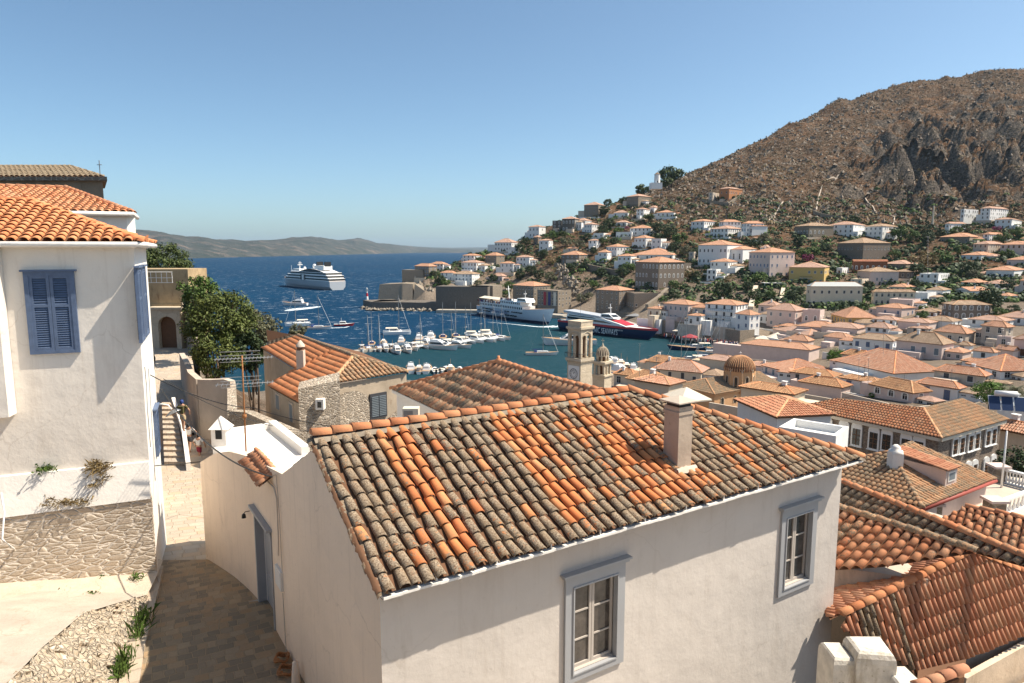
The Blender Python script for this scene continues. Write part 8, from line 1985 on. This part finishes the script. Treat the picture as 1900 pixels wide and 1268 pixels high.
# labelled by what stands beside each tree
TL = [
 ('pine', 1246, 322, 25, 'big dark pine crown right of the windmill'), ('pine', 1232, 338, 17, 'lower pine below the windmill pine'), ('pine', 1194, 350, 15, 'pine left of the windmill on the slope'), ('pine', 1188, 357, 9, 'flat pine above the blocky stone house'),
 ('round', 1157, 372, 10, 'tree left of the blocky stone house'), ('round', 1128, 376, 9, 'thin grey tree right of the square skyline stone house'), ('round', 1122, 390, 11, 'dark tree below the square skyline stone house'),
 ('green', 1027, 436, 12, 'bright pine under the dark twin houses'), ('pine', 1044, 434, 10, 'yellow green pine under the tall dark stone house'), ('round', 978, 448, 10, 'dark tree beside the narrow skyline house'), ('round', 965, 460, 11, 'dark bush left of the narrow skyline house'),
 ('olive', 1050, 447, 12, 'greyish olive clump in the centre of the peninsula'), ('olive', 1075, 452, 11, 'second olive clump right of the greyish one'), ('round', 1090, 440, 10, 'dark tree below the stepped ridge houses'), ('round', 1130, 415, 13, 'large dark tree on the dry slope centre'),
 ('round', 1118, 425, 11, 'tree left of the verandah villa'), ('green', 1147, 428, 9, 'green tree touching the verandah villa'), ('purple', 1163, 423, 5, 'red bougainvillea left of the verandah villa'), ('pine', 1203, 402, 11, 'pine right of the stepped white house'),
 ('round', 1221, 422, 13, 'dark tree group right of the verandah villa'), ('round', 1243, 430, 15, 'larger dark tree right of the verandah villa'), ('green', 1262, 442, 16, 'broad green tree left of the white villa row'), ('round', 1252, 457, 12, 'tree beneath the broad green tree'), ('olive', 1272, 463, 13, 'olive left of the large villa'),
 ('round', 1140, 448, 10, 'tree between the small white terrace house and the verandah villa'), ('pine', 1120, 446, 10, 'pine above the tall white central house'), ('round', 1100, 465, 9, 'dark tree left of the white tower house'),
 ('green', 1166, 495, 13, 'green tree against the mansion left wall'), ('round', 1155, 505, 13, 'dark tree below the mansion left wall'), ('round', 1139, 520, 13, 'dark tree above the waterfront stone house'), ('green', 1100, 527, 11, 'yellowish tree at the foot of the rock face'),
 ('olive', 1078, 553, 13, 'sandy green tamarisk between the two stone waterfront houses'), ('olive', 1092, 548, 10, 'second tamarisk beside the sandy green one'), ('round', 985, 500, 12, 'dark shrub mass at the top of the cliff'), ('round', 1000, 508, 12, 'shrub mass in the middle of the cliff garden'), ('olive', 1020, 512, 12, 'agave covered ledge shrub beside the rock face'),
 ('round', 965, 510, 11, 'dark tree left of the cliff garden'), ('green', 945, 530, 11, 'green tree above the storehouse right end'), ('green', 937, 545, 10, 'green bush behind the cruise vessel stern'), ('pine', 890, 482, 10, 'umbrella pine on the left part of the peninsula'), ('round', 815, 518, 12, 'dark tree on the fort cliff'),
 ('green', 826, 524, 10, 'bright bushes on the fort cliff'), ('round', 806, 508, 9, 'tree right of the stone fort house'), ('round', 858, 513, 8, 'bush left of the white storehouse top house'), ('olive', 887, 525, 9, 'olive right of the white storehouse top house'), ('round', 915, 515, 9, 'palm like bush left of the pinkish eave house'),
 ('round', 1010, 470, 10, 'bush under the white central terrace'), ('dry', 1022, 482, 11, 'dry shrub above the rock face'), ('dry', 1035, 500, 10, 'dry shrub on the rock face'), ('round', 1060, 497, 12, 'dark shrub right of the rock face'), ('round', 1115, 505, 12, 'dark trees along the curved garden wall'), ('round', 1085, 492, 9, 'bush below the white tower house'),
 ('round', 1222, 497, 9, 'bush behind the mansion roof'), ('round', 1288, 470, 13, 'tree left of the large villa wall'), ('dry', 1275, 505, 15, 'reddish dry tree right of the great mansion'), ('round', 1292, 510, 11, 'dark tree right of the reddish dry one'), ('green', 1250, 528, 12, 'green bush at the mansion right corner'),
 ('round', 1340, 536, 20, 'large round tree above the waterfront roofs'), ('dry', 1352, 518, 11, 'rusty flowering tree behind the large round tree'), ('green', 1408, 514, 15, 'round green tree in front of the cream mansion'), ('round', 1388, 530, 12, 'tree left of the white pergola stairs'), ('round', 1432, 520, 9, 'bush right of the round green tree'),
 ('round', 1400, 548, 13, 'dark tree behind the pink waterfront house'), ('round', 1250, 548, 12, 'dark trees left above the pink waterfront house'), ('round', 1470, 548, 14, 'dark tree below the yellow house'), ('round', 1484, 540, 11, 'second dark tree below the yellow house'), ('green', 1430, 545, 10, 'hedge like tree between two white stair lines'),
 ('round', 1400, 450, 13, 'dark tree right of the white row under the mountain'), ('olive', 1418, 440, 12, 'olive right of the rightmost row house'), ('olive', 1440, 450, 12, 'grey olive in the terraced field'), ('round', 1480, 448, 13, 'tree under the ruined stone house'), ('green', 1490, 470, 15, 'broad dark green tree above the yellow house'),
 ('green', 1510, 465, 13, 'tree left of the brown stone house'), ('round', 1530, 460, 12, 'dark tree touching the brown stone house'), ('purple', 1498, 478, 11, 'pinkish flowering shrub wall above the yellow house'), ('round', 1584, 408, 12, 'dark tree above the white pergola villa'), ('cypress', 1614, 417, 11, 'cypress beside the stepped white villa'),
 ('green', 1668, 430, 18, 'bright green tree right of the stepped villa'), ('green', 1690, 436, 15, 'green tree left of the white cypress house'), ('round', 1712, 428, 15, 'dark crown below the brick chimney'), ('round', 1722, 442, 15, 'rounded tree left of the verandah house'), ('cypress', 1720, 411, 11, 'lone cypress beside the tall brick chimney'),
 ('round', 1745, 432, 10, 'tree behind the small window house'), ('green', 1772, 428, 12, 'tree row above the verandah house'), ('round', 1790, 424, 10, 'small tree right of the tree row'), ('dry', 1712, 480, 26, 'huge brownish tree in the middle right'), ('green', 1745, 478, 20, 'big yellow green tree right of the brownish one'),
 ('round', 1700, 500, 16, 'dark tree beneath the huge brownish one'), ('green', 1782, 462, 14, 'bright tree left of the grey awning house'), ('green', 1660, 472, 12, 'hedge right of the brown stone house'), ('round', 1796, 497, 19, 'dark broad tree right of centre trees'), ('olive', 1808, 508, 14, 'grey olive in front of the dark broad tree'),
 ('green', 1868, 470, 12, 'bush in front of the pinkish awning house'), ('round', 1640, 462, 10, 'ivy mass on the brown stone house right side'), ('green', 1862, 440, 13, 'tree behind the right edge houses'), ('green', 1885, 430, 12, 'tree at the right edge under the slope'), ('purple', 1850, 424, 8, 'purple bougainvillea beside the long white house'),
 ('round', 1610, 530, 12, 'black green tree left of the pale pink house'), ('round', 1696, 527, 12, 'bush row below the dark low shed'), ('green', 1688, 540, 11, 'green tree right of the bright roof house'), ('round', 1763, 537, 9, 'small tree beside the plain gable house'), ('round', 1832, 555, 27, 'very broad dark tree above the four arched windows'),
 ('round', 1868, 528, 13, 'dark conifer left of the right edge pink house'), ('green', 1732, 566, 9, 'round bush in the white courtyard'), ('green', 1712, 572, 9, 'bush left of the courtyard bush'), ('green', 1855, 580, 14, 'green tree below the right edge orange roofs'), ('round', 1880, 575, 14, 'dark tree at the right edge below mid town'),
 ('green', 1712, 585, 13, 'flat green bush in front of the apricot roofs'), ('green', 1848, 584, 9, 'small bright bush right of the dark stone mansion'), ('fresh', 1553, 662, 20, 'bright green round tree among the salmon roofs'), ('fresh', 1618, 733, 7, 'small green tree behind the school left roof'),
 ('green', 1788, 650, 8, 'roof garden bush behind the widest orange roof'), ('fresh', 1835, 727, 30, 'large bright green tree right of the school'), ('round', 1880, 860, 42, 'dark leafy tree at the right edge beside the school'), ('round', 1810, 790, 1, 'tiny bush')]
TL.pop()
for k, x, y, r, lab in TL:
    Yv = 88 if 'large bright green tree right' in lab else (58 if 'dark leafy tree at the right edge beside' in lab else None)
    tree(k, x, y, r, lab, Y=Yv, pyb=y+r*(1.0 if r < 40 else 1.3))
# palm
c = PY(1882, 728, 86); g = thing('palm_tree', 'palm with drooping fronds at the right edge above the solar panels', 'palm', (c.x, c.y, 14)); mb = MB()
rr = random.Random(3)
for i in range(46):
    an = rr.uniform(0, 6.28); el = rr.uniform(-.1, 1.3); L_ = rr.uniform(2.2, 3.2); pts = []
    for j in range(7):
        t = j/6; pts.append(V(math.cos(an)*math.cos(el)*L_*t, math.sin(an)*math.cos(el)*L_*t, math.sin(el)*L_*t-1.9*t*t)+V(0, 0, c.z-14))
    sd = V(-math.sin(an), math.cos(an), 0)
    for j in range(6):
        for s in (-1, 1):
            for k in (0, .5):
                q = pts[j].lerp(pts[j+1], k); mb.face([q, q+sd*s*.5*(1-j/8)-Z*.2+(pts[j+1]-pts[j])*.5, q+(pts[j+1]-pts[j])*.35])
mb.build('crown', LM['olive'], g); mb = MB(); mb.tube([V(0, 0, -2), V(0, 0, c.z-14)], .3, 8); mb.build('trunk', M['trunk'], g)
# near trees left of centre
def big_tree(label, px, py, Y, rx, rz, seeds, leafkind, leaf, nb, nl, zfoot=26, name='leafy_tree', shape='round', cat='tree'):
    c = PY(px, py, Y); k = Y/1262; g = thing(name, label, cat, (c.x, c.y, zfoot)); r = rx*k; mb = crown_mesh(seeds, nb, nl, leaf/r, rz/rx, shape)
    for v in mb.v: v.xyz = v*r+V(0, 0, c.z-zfoot)
    mb.build('crown', LM[leafkind], g); mb = MB(); hh = c.z-zfoot; mb.tube([V(0, 0, -3), V(.2, 0, hh*.4), V(0, .2, hh)], .13, 8, r2=.07)
    rr = random.Random(seeds)
    for i in range(5): a = rr.uniform(0, 6.28); mb.tube([V(0, 0, hh*rr.uniform(.3, .8)), V(r*.5*math.cos(a), r*.5*math.sin(a), hh+rr.uniform(-.2, .4)*r)], .07, 5, r2=.04)
    mb.build('trunk', M['trunk'], g); return g
big_tree('large bushy green tree filling the gap left of the orange roofed house', 405, 590, 52, 72, 62, 5, 'olivegreen', .22, 70, 130)
big_tree('loose leafy tree rising above the bushy one beside the sea', 372, 545, 64, 44, 36, 15, 'green', .26, 36, 90)
big_tree('olive toned tree in front of the large bushy one above the garden wall', 400, 655, 50, 52, 52, 6, 'olivegreen', .2, 50, 120)
big_tree('sparse brownish tree between the bushy tree and the sea', 470, 605, 60, 50, 34, 7, 'olive', .24, 60, 80)
big_tree('dark green tree in the shade beside the orange roofed house', 462, 650, 52, 34, 46, 8, 'dark', .22, 50, 80)
big_tree('spreading dark pine behind the gatehouse', 312, 490, 85, 54, 44, 9, 'pine', .26, 60, 150, 28, 'pine_tree', 'round', 'pine')
big_tree('pine with level branches over the sea right of the gatehouse', 352, 528, 84, 34, 34, 10, 'pine', .28, 50, 80, 26, 'pine_tree', 'umbrella', 'pine')
big_tree('low bush hanging below the pine towards the water', 365, 560, 70, 34, 34, 12, 'dark', .26, 50, 80, 26)
big_tree('small scrub poking above the old roof beside the moored catamaran', 553, 612, 62, 22, 12, 13, 'olive', .18, 26, 50, 28, 'scrub', 'round', 'shrub')
# ---------------------------------------------------------------- hillside scrub, rocks and town greenery (uncountable)
def scatter(name, label, cat, n, test, size, mat, leafy, seed, squash=.6):
    rr = random.Random(seed); mb = MB(); c = 0; tries = 0
    while c < n and tries < n*30:
        tries += 1
        r = rr.uniform(-.16, .85); Y = math.exp(rr.uniform(math.log(60), math.log(1050))); X = r*Y; w = test(X, Y, r)
        if rr.random() > w: continue
        z = T(X, Y); s = size*(.35+1.5*rr.random()**2); p = V(X, Y, z); c += 1
        if leafy:
            for k in range(leafy):
                d = V(rr.gauss(0, 1), rr.gauss(0, 1), abs(rr.gauss(0, .8))).normalized(); q = p+V(d.x*s, d.y*s, d.z*s*squash+s*.1); a = d.cross(V(rr.gauss(0, 1), rr.gauss(0, 1), rr.gauss(0, 1))).normalized(); b = d.cross(a); l_ = s*.7
                mb.face([q-a*l_*.5, q+b*l_*.4, q+a*l_*.5, q-b*l_*.4])
        else:
            base = [V(1, 0, 0), V(-.3, .95, 0), V(-.8, -.6, 0), V(0, 0, .8*squash*1.6)]; ro = rr.uniform(0, 6.28); M3 = Matrix.Rotation(ro, 3, 'Z')
            vs = [p+(M3 @ V(b.x*rr.uniform(.6, 1.2), b.y*rr.uniform(.6, 1.2), b.z*rr.uniform(.7, 1.3)-.15))*s for b in base]; mb.mesh(vs, [(0, 1, 3), (1, 2, 3), (2, 0, 3)], 0)
    o = mb.build(name, mat); tag(o, label, cat, kind='stuff'); return o
def mtn(X, Y, r):
    z = T0(X, Y); return .0 if (z < 62 or Y < 540 or r < .17) else min(1, (Y/1000)**2+.25)
def town(X, Y, r):
    if Y < 200: return 0
    z = T0(X, Y); return 0 if z < 12 or z > 90 or Y < 330 else .8
def town2(X, Y, r):
    z = T0(X, Y); return .5 if (55 < z < 130 and Y > 480) else 0
scatter('hillside_scrub', 'low dark scrub dotting the bare mountain', 'scrub', 15000, mtn, 1.5, m_leaf('scrub_leaves', (.045, .034, .018), (.075, .058, .028), (.13, .095, .05)), 6, 1, .5)
scatter('hillside_rocks', 'pale loose rocks all over the mountain', 'rocks', 13000, lambda X, Y, r: mtn(X, Y, r)*(1 if noise.noise(V(X*.012, Y*.012, 0))+.25 > 0 else .25), 1.7, stucco('mountain_rock', (.31, .25, .195), (.13, .10, .08), amt=.8, scale=.3), 0, 2, .7)
scatter('garden_greenery', 'dense garden bushes between the houses on the slopes', 'bushes', 4200, town, 2.2, LM['dark'], 16, 3, .7)
scatter('garden_greenery', 'lighter garden shrubs between the houses on the slopes', 'shrubs', 2400, town, 1.9, LM['green'], 16, 4, .7)
scatter('dry_grass', 'dry yellow brown shrubs on the slope above the houses', 'dry shrubs', 1500, town2, 1.9, LM['dry'], 10, 5, .6)
# cliff of bare rock above the museum
def rockface(label, pix, seed, amp=4):
    g = thing('rock_face', label, 'rock', tuple(onground(*pix[0][:2], 300))); mb = MB(); rr = random.Random(seed)
    for (px, py, rp, Y) in [(a, b, c, d) for a, b, c, d in pix]:
        c = PY(px, py, Y); r = rp*Y/1262
        for k in range(26):
            q = c+V(rr.uniform(-1, 1)*r, rr.uniform(-.4, 1)*r*.5, rr.uniform(-1, 1)*r*1.1); s = r*rr.uniform(.25, .55); base = [V(1, 0, 0), V(-1, 0, 0), V(0, 1, 0), V(0, -1, 0), V(0, 0, 1.3), V(0, 0, -1.3)]
            vs = [q+V(b.x*s*rr.uniform(.6, 1.2), b.y*s*rr.uniform(.6, 1.2), b.z*s*rr.uniform(.7, 1.2)) for b in base]; mb.mesh(vs, [(0, 2, 4), (2, 1, 4), (1, 3, 4), (3, 0, 4), (2, 0, 5), (1, 2, 5), (3, 1, 5), (0, 3, 5)], 0)
    o = mb.build('rock', M['rock'], g, True); tag(o, kind='stuff')
rockface('pale craggy rock face above the flat museum', [(1045, 512, 9, 495), (1055, 520, 10, 488), (1062, 533, 9, 482), (1040, 500, 8, 505), (1068, 545, 6, 476)], 3)
rockface('rough fort cliff between bastion and white houses', [(786, 536, 9, 530), (796, 545, 9, 522), (776, 540, 6, 528)], 4)
def ground_wall(label, pix, h, mat, th=1.2, name='stone_wall'):
    pts = [onground(x, y, 200) for x, y in pix]; g = thing(name, label, 'wall', tuple(pts[0])); mb = MB()
    for i in range(len(pts)-1):
        a, b = pts[i], pts[i+1]; n = max(1, int((b-a).length/6))
        for j in range(n):
            p, q = a.lerp(b, j/n), a.lerp(b, (j+1)/n); p.z = T(p.x, p.y); q.z = T(q.x, q.y); d = (q-p); d.z = 0
            if d.length < .01: continue
            d.normalize(); s = V(-d.y, d.x, 0)*th*.5; vs = [p-s-Z*2, q-s-Z*2, q+s-Z*2, p+s-Z*2, p-s+Z*h, q-s+Z*h, q+s+Z*h, p+s+Z*h]; mb.mesh(vs, [(0, 1, 5, 4), (1, 2, 6, 5), (2, 3, 7, 6), (3, 0, 4, 7), (4, 5, 6, 7)], 0)
    mb.build('wall_body', mat, g, True)
ground_wall('long pale field wall climbing the mountain to a point', [(1515, 392), (1517, 376), (1523, 358), (1530, 341), (1541, 328), (1556, 317)], .9, M['aged'], .9)
ground_wall('short pale wall climbing left of the terraced field', [(1426, 412), (1440, 396), (1453, 373)], .8, M['aged'], .8)
ground_wall('thin wall descending right across the rocks to the tall trees', [(1595, 364), (1610, 378), (1625, 391), (1645, 400), (1660, 408), (1657, 418)], .8, M['aged'], .8)
ground_wall('stone terrace wall below the isolated orange brown house', [(1300, 380), (1330, 382), (1352, 384), (1366, 376), (1376, 369)], 2.5, M['stone'])
ground_wall('terrace wall above the ruined stone house', [(1509, 398), (1540, 404), (1572, 410)], 2.5, M['stone'])
ground_wall('curved garden wall above the waterfront trees', [(1078, 496), (1095, 503), (1120, 508), (1150, 512)], 4, M['brown'])
ground_wall('white stair line rising left of the hotel terrace', [(1393, 575), (1397, 555), (1402, 535)], 1.5, M['cream'], 2.5)
ground_wall('white stair line rising right of the hotel terrace', [(1448, 566), (1451, 550), (1454, 536)], 1.5, M['cream'], 2.0)
ground_wall('sloping stone wall right of the mansion foundation', [(1200, 575), (1222, 560), (1240, 542), (1262, 522)], 3, M['stone'], 2)
p = onground(1730, 418, 300); g = thing('chimney_stack', 'tall slim brick chimney standing on the dry slope', 'chimney', tuple(p)); k = p.y/1262; mb = MB(); mb.lathe([(1.6*k*1.3, -2), (1.2*k, 35*k)], (0, 0, 0), 8, 0, 0, False); mb.build('shaft', M['cream'], g)
p = onground(1440, 536, 200); g = thing('pergola', 'white flat pergola roof of a hillside terrace', 'pergola', tuple(p)); k = p.y/1262; mb = MB(); mb.box(-22*k, 17*k, 0, 8, 10*k, 10.6*k); mb.build('roof', M['wpaint'], g); mb = MB(); [mb.tube([V(x*k, y, -3), V(x*k, y, 10*k)], .15, 4) for x in (-21, -8, 4, 16) for y in (.2, 7.8)]
mb.build('posts', M['wpaint'], g)
# ================================================================ PEOPLE, PLANTS, SMALL THINGS
def person(label, px, pyf, hpx, top, bottom, hair, face_away=True, lean=0, stride=.12, cap=None, arms=(.12, .12), Y=None, turn=0, shorts=True, bag=None):
    Yd = Y or 1.72*1262/hpx
    f = PY(px, pyf, Yd); h = 1.72; g = thing('person', label, 'person', tuple(f), R(turn))
    def skin(name, chain, edges, rad, mat, par, sub=1):
        me = bpy.data.meshes.new(name); me.from_pydata([tuple(v) for v in chain], edges, []); o = bpy.data.objects.new(name, me); COL.objects.link(o)
        md = o.modifiers.new('s', 'SKIN'); sk = me.skin_vertices[0].data if me.skin_vertices else None
        if sk is None:
            bpy.context.view_layer.objects.active = o; sk = me.skin_vertices[0].data
        for i, r in enumerate(rad): sk[i].radius = (r if isinstance(r, tuple) else (r, r))
        sk[0].use_root = True; m2 = o.modifiers.new('b', 'SUBSURF'); m2.levels = 2; m2.render_levels = 2
        dg = bpy.context.evaluated_depsgraph_get(); m = bpy.data.meshes.new_from_object(o.evaluated_get(dg)); bpy.data.objects.remove(o)
        m.materials.clear(); m.materials.append(mat); m.polygons.foreach_set('use_smooth', [True]*len(m.polygons)); o = bpy.data.objects.new(name, m); COL.objects.link(o); o.parent = par; return o
    # skeleton: x across, y away from the viewer, z up
    s = stride; J = [V(0, 0, .95), V(0, lean*.3, 1.15), V(0, lean*.6, 1.38), V(0, lean*.8, 1.50), V(0, lean, 1.60),
        V(.09, 0, .90), V(.10, -s, .50), V(.10, -s*1.6-.05, .08), V(.10, -s*1.6+.10, .04),
        V(-.09, 0, .90), V(-.10, s, .50), V(-.10, s*1.4, .08), V(-.10, s*1.4+.15, .04),
        V(.19, lean*.6, 1.42), V(.25+arms[0], lean*.5, 1.16), V(.22+arms[0]*.8, lean*.5+.14, .94),
        V(-.19, lean*.6, 1.42), V(-.25-arms[1], lean*.5, 1.16), V(-.22-arms[1]*.8, lean*.5+.14, .94), V(.20+arms[0]*.7, .2+lean*.5, .86), V(-.20-arms[1]*.7, .2+lean*.5, .86)]
    E = [(0, 1), (1, 2), (2, 3), (3, 4), (0, 5), (5, 6), (6, 7), (7, 8), (0, 9), (9, 10), (10, 11), (11, 12), (2, 13), (13, 14), (14, 15), (15, 19), (2, 16), (16, 17), (17, 18), (18, 20)]
    Rr = [(.14, .10), (.13, .09), (.14, .09), .055, .05, (.085, .08), .055, .04, .035, (.085, .08), .055, .04, .035, .055, .04, .03, .055, .04, .03, .035, .035]
    b = skin('body', J, E, Rr, SKIN, g)
    hd = MB(); c = V(0, lean*1.05, 1.62); hd.lathe([(.0, -.10), (.05, -.09), (.075, -.03), (.082, .03), (.06, .09), (0, .115)], c, 12)
    for v in hd.v: v.y = c.y+(v.y-c.y)*1.15
    hd.box(c.x-.012, c.x+.012, c.y+.09, c.y+.115, c.z-.02, c.z+.015); hd.build('head', SKIN, g)
    hr = MB(); hr.lathe([(.085, -.04), (.094, .03), (.07, .10), (0, .128)], c-V(0, .012, 0), 12); hr.lathe([(.04, -.12), (.08, -.05), (.085, 0)], c-V(0, .03, 0), 12); hr.build('hair' if not cap else 'cap', cap or hair, g)
    sh = skin('shirt', [V(0, 0, .98), V(0, lean*.3, 1.15), V(0, lean*.6, 1.37), V(.17, lean*.6, 1.41), V(.24+arms[0]*.6, lean*.5, 1.24), V(-.17, lean*.6, 1.41), V(-.24-arms[1]*.6, lean*.5, 1.24)], [(0, 1), (1, 2), (2, 3), (3, 4), (2, 5), (5, 6)], [(.165, .12), (.155, .11), (.165, .11), .075, .06, .075, .06], top, g)
    skin('shorts', [V(0, 0, .97), V(0, 0, .90), V(.10, -s*.4, .80), V(.11, -s*.75, .60), V(-.10, s*.4, .80), V(-.11, s*.75, .60)], [(0, 1), (1, 2), (2, 3), (1, 4), (4, 5)], [(.155, .12), (.16, .12), .10, .085, .10, .085], bottom, g)
    if bag:
        bb = MB(); bb.box(-.15, .15, -.26, -.11, 1.02, 1.42); bb.build('backpack', bag, g)
    k = hpx*Yd/1262/1.72; g.scale = (k, k, k); return g
SKIN = plain('tanned_skin', (.45, .25, .16), .6); DK = plain('dark_hair', (.03, .02, .015), .7); c_ol = plain('olive_shirt', (.09, .08, .03), .9); c_kh = plain('khaki_shorts', (.42, .33, .2), .9); c_wt = plain('white_shirt', (.75, .72, .68), .9); c_mr = plain('maroon_shorts', (.22, .02, .04), .9); c_bl = plain('black_shorts', (.03, .03, .035), .9); c_cap = plain('blue_cap', (.03, .06, .22), .8)
person('person in dark olive shirt, khaki shorts and blue cap walking away up the path', 341, 800, 60, c_ol, c_kh, DK, cap=c_cap, stride=.1, bag=c_ol)
person('person in white tank top and black shorts with hands spread, second up the path', 353, 838, 55, c_wt, c_bl, DK, stride=.14, arms=(.2, .2))
person('person in pale shirt half hidden beside the maroon shorts walker', 361, 851, 50, c_wt, c_wt, DK, stride=.08)
person('person in white shirt and maroon shorts, nearest on the path', 371, 858, 56, c_wt, c_mr, DK, stride=.12, turn=-10)
# plants on walls and ground
def tuft(label, pts, n, L_, mat, name='weed', spread=.3, down=.0, seed=1, wide=.02):
    rr = random.Random(seed); g = thing(name, label, 'plant', tuple(pts[0])); mb = MB()
    for c in pts:
        for i in range(n):
            a = rr.uniform(0, 6.28); d = V(math.cos(a)*spread, math.sin(a)*spread, 1-down*2*rr.random()); d = V(d.x+rr.gauss(0, .2), d.y+rr.gauss(0, .2), d.z+rr.gauss(0, .3)).normalized(); l_ = L_*rr.uniform(.4, 1.2); s = d.cross(V(rr.gauss(0, 1), rr.gauss(0, 1), .3)).normalized()*wide
            o = c+V(rr.gauss(0, .08), rr.gauss(0, .08), rr.gauss(0, .04)); m = o+d*l_*.55; e = o+d*l_+V(0, 0, -.15*l_); mb.face([o-s*.5, o+s*.5, m+s]); mb.face([m+s, e, o-s*.5])
            if i % 3 == 0:
                q = m; mb.face([q, q+s*2+d*.03, q+d*.06, q-s*2+d*.03])
    mb.build('leaves', mat, g, True)
def on_left(px, py, o=.12): p = PP(px, py, K1+N2*o, N2); return p
tuft('dry shrub hanging from the white band of the tall left house', [on_left(*q) for q in ((180, 862), (185, 875), (190, 890), (176, 900), (195, 868), (172, 870))], 60, .30, LM['dry'], 'dry_shrub', .9, .8, 2, .012)
tuft('small green and yellow tuft on the white band near the far left', [on_left(*q) for q in ((84, 871), (78, 873), (90, 872))], 40, .14, LM['green'], 'weed', .9, .3, 3)
tuft('long dry brown creeper along the top of the painted masonry', [on_left(x, 932+4*math.sin(x), .32) for x in range(90, 170, 9)], 40, .16, LM['dry'], 'creeper', .9, .6, 4, .012)
tuft('tall green weed at the kerb above the lane shadow edge', [G(262, 1160, -9.3), G(256, 1180, -9.3), G(268, 1150, -9.3)], 50, .5, LM['green'], 'weed', .25, 0, 5)
tuft('tall green weed at the very bottom beside the kerb', [G(228, 1240, -9.3), G(234, 1225, -9.3), G(222, 1255, -9.3)], 60, .45, LM['green'], 'weed', .25, 0, 6)
for i, (x, y, lab) in enumerate(((70, 1072, 'largest green weed growing on the pale terrace'), (115, 1098, 'second weed patch in the middle of the pale terrace'), (180, 1070, 'tiny weed near the masonry foot on the terrace'), (250, 1072, 'weed beside the stone slab at the lane corner'), (165, 1108, 'flat weed near the ramp top'))):
    tuft(lab, [PZ(x, y, H-9.2), PZ(x+8, y+2, H-9.2)], 36, .12, LM['green'], 'weed', .8, 0, 20+i)
# garden hoses, loose hoops and bollard by the door
def ring(label, px, py, r, mat, sq=.35):
    c = G(px, py, -9.28); mb = MB(); pts = [c+V(r*math.cos(t), r*math.sin(t), .03*math.sin(3*t)) for t in [2*math.pi*j/20 for j in range(21)]]; mb.tube(pts, .035, 5, 0, False); mb.tube([p+V(.02, .01, .05) for p in pts[:15]], .03, 5); o = mb.build('hose_coil', mat); tag(o, label, 'hose coil')
ring('coiled brown hoop on the lane, upper of the two by the wall', 522, 1222, .14, M['rusty']); ring('coiled hoop on the lane nearest the bollard', 530, 1245, .16, M['rusty'])
bo = thing('bollard', 'small cream conical post at the foot of the front house side wall', 'bollard', tuple(G(549, 1262, -9.3))); mb = MB(); mb.lathe([(.11, -.2), (.09, .1), (.06, .42), (0, .46)], (0, 0, 0), 10); mb.build('post', M['sidew'], bo)
mb = MB(); hpts = [on_left(2, 915, .35), on_left(8, 950, .5), on_left(4, 1000, .6), on_left(20, 1015, .7), PZ(55, 1038, H-9.1), PZ(85, 1042, H-9.1)]; mb.tube(hpts, .025, 6); o = mb.build('hose', M['wpaint']); tag(o, 'white hose snaking down beside the painted masonry at the far left', 'hose')
# slab and stones on the terrace edge
mb = MB(); c = PZ(268, 1050, H-9.25); mb.box(c.x-.25, c.x+.2, c.y-.15, c.y+.2, c.z-.1, c.z+.22); o = mb.build('stone_block', M['rubble']); tag(o, 'rough stone block at the corner between terrace and lane', 'stone')
# aerials on the town roofs
AE = [(1187, 672, 92, 'thin aerial in front of the cream salmon roofed house', 34), (1206, 690, 95, 'second thin aerial beside the cream house roof', 30), (1640, 640, 150, 'aerial pole on the widest orange roof', 34), (1594, 690, 120, 'small aerial left on the widest orange roof', 24), (1810, 960, 38, 'aerial standing on the balustraded terrace', 52), (1748, 600, 200, 'wooden pole among the brown hip roofs', 30), (1722, 500, 330, 'tall street pole beside the white block', 60), (1860, 640, 150, 'aerial on the salmon pink block', 30), (1612, 700, 115, 'thin mast above the tan roofs behind the school', 36), (1008, 560, 470, 'mast with crosstree behind the museum', 26)]
for x, y, Yv, lab, hp in AE:
    a = PY(x, y, Yv); b = PY(x, y-hp, Yv); g = thing('roof_aerial', lab, 'aerial', tuple(a), group='aerials and poles over the town'); k = Yv/1262; mb = MB(); mb.tube([a-Z*2, b], max(.03, .35*k), 4)
    for s_ in (.0, .12): mb.tube([b-Z*(hp*k*s_)-V(3*k, 0, 0), b-Z*(hp*k*s_)+V(3*k, 0, 0)], .2*k, 3)
    mb.build('pole', M['metal'], g, True)
# solar panels at the right edge
g = thing('solar_panels', 'row of tilted solar panels with a tank on the grey roof', 'solar panels', tuple(PY(1870, 762, 70)), R(-20)); mb = MB()
for i in range(3):
    x = -1.6+i*1.15; mb.mesh([V(x, 0, 0), V(x+1.0, 0, 0), V(x+1.0, .9, 1.3), V(x, .9, 1.3)], [(0, 1, 2, 3)], 0); mb.mesh([V(x-.05, .03, -.05), V(x+1.05, .03, -.05), V(x+1.05, .95, 1.35), V(x-.05, .95, 1.35)], [(0, 1, 2, 3)], 1)
mb.build('panel', [M['navy'], M['wpaint']], g); mb = MB(); mb.tube([V(-1.0, 1.0, 1.6), V(1.0, 1.0, 1.6)], .3, 10); mb.build('tank', M['wpaint'], g)
# ---------------------------------------------------------------- air: one closed box of even haze
def m_haze():
    m = bpy.data.materials.new('haze_air'); m.use_nodes = True; nt = m.node_tree; nt.nodes.clear()
    o = nt.nodes.new('ShaderNodeOutputMaterial'); v = nt.nodes.new('ShaderNodeVolumePrincipled'); v.inputs['Color'].default_value = (.60, .80, 1.0, 1); v.inputs['Density'].default_value = 2.8e-5; v.inputs['Anisotropy'].default_value = .2
    nt.links.new(v.outputs[0], o.inputs['Volume']); return m
mb = MB(); mb.box(-16000, 16000, -300, 30000, -7, 480); o = mb.build('haze', m_haze()); tag(o, kind='stuff')
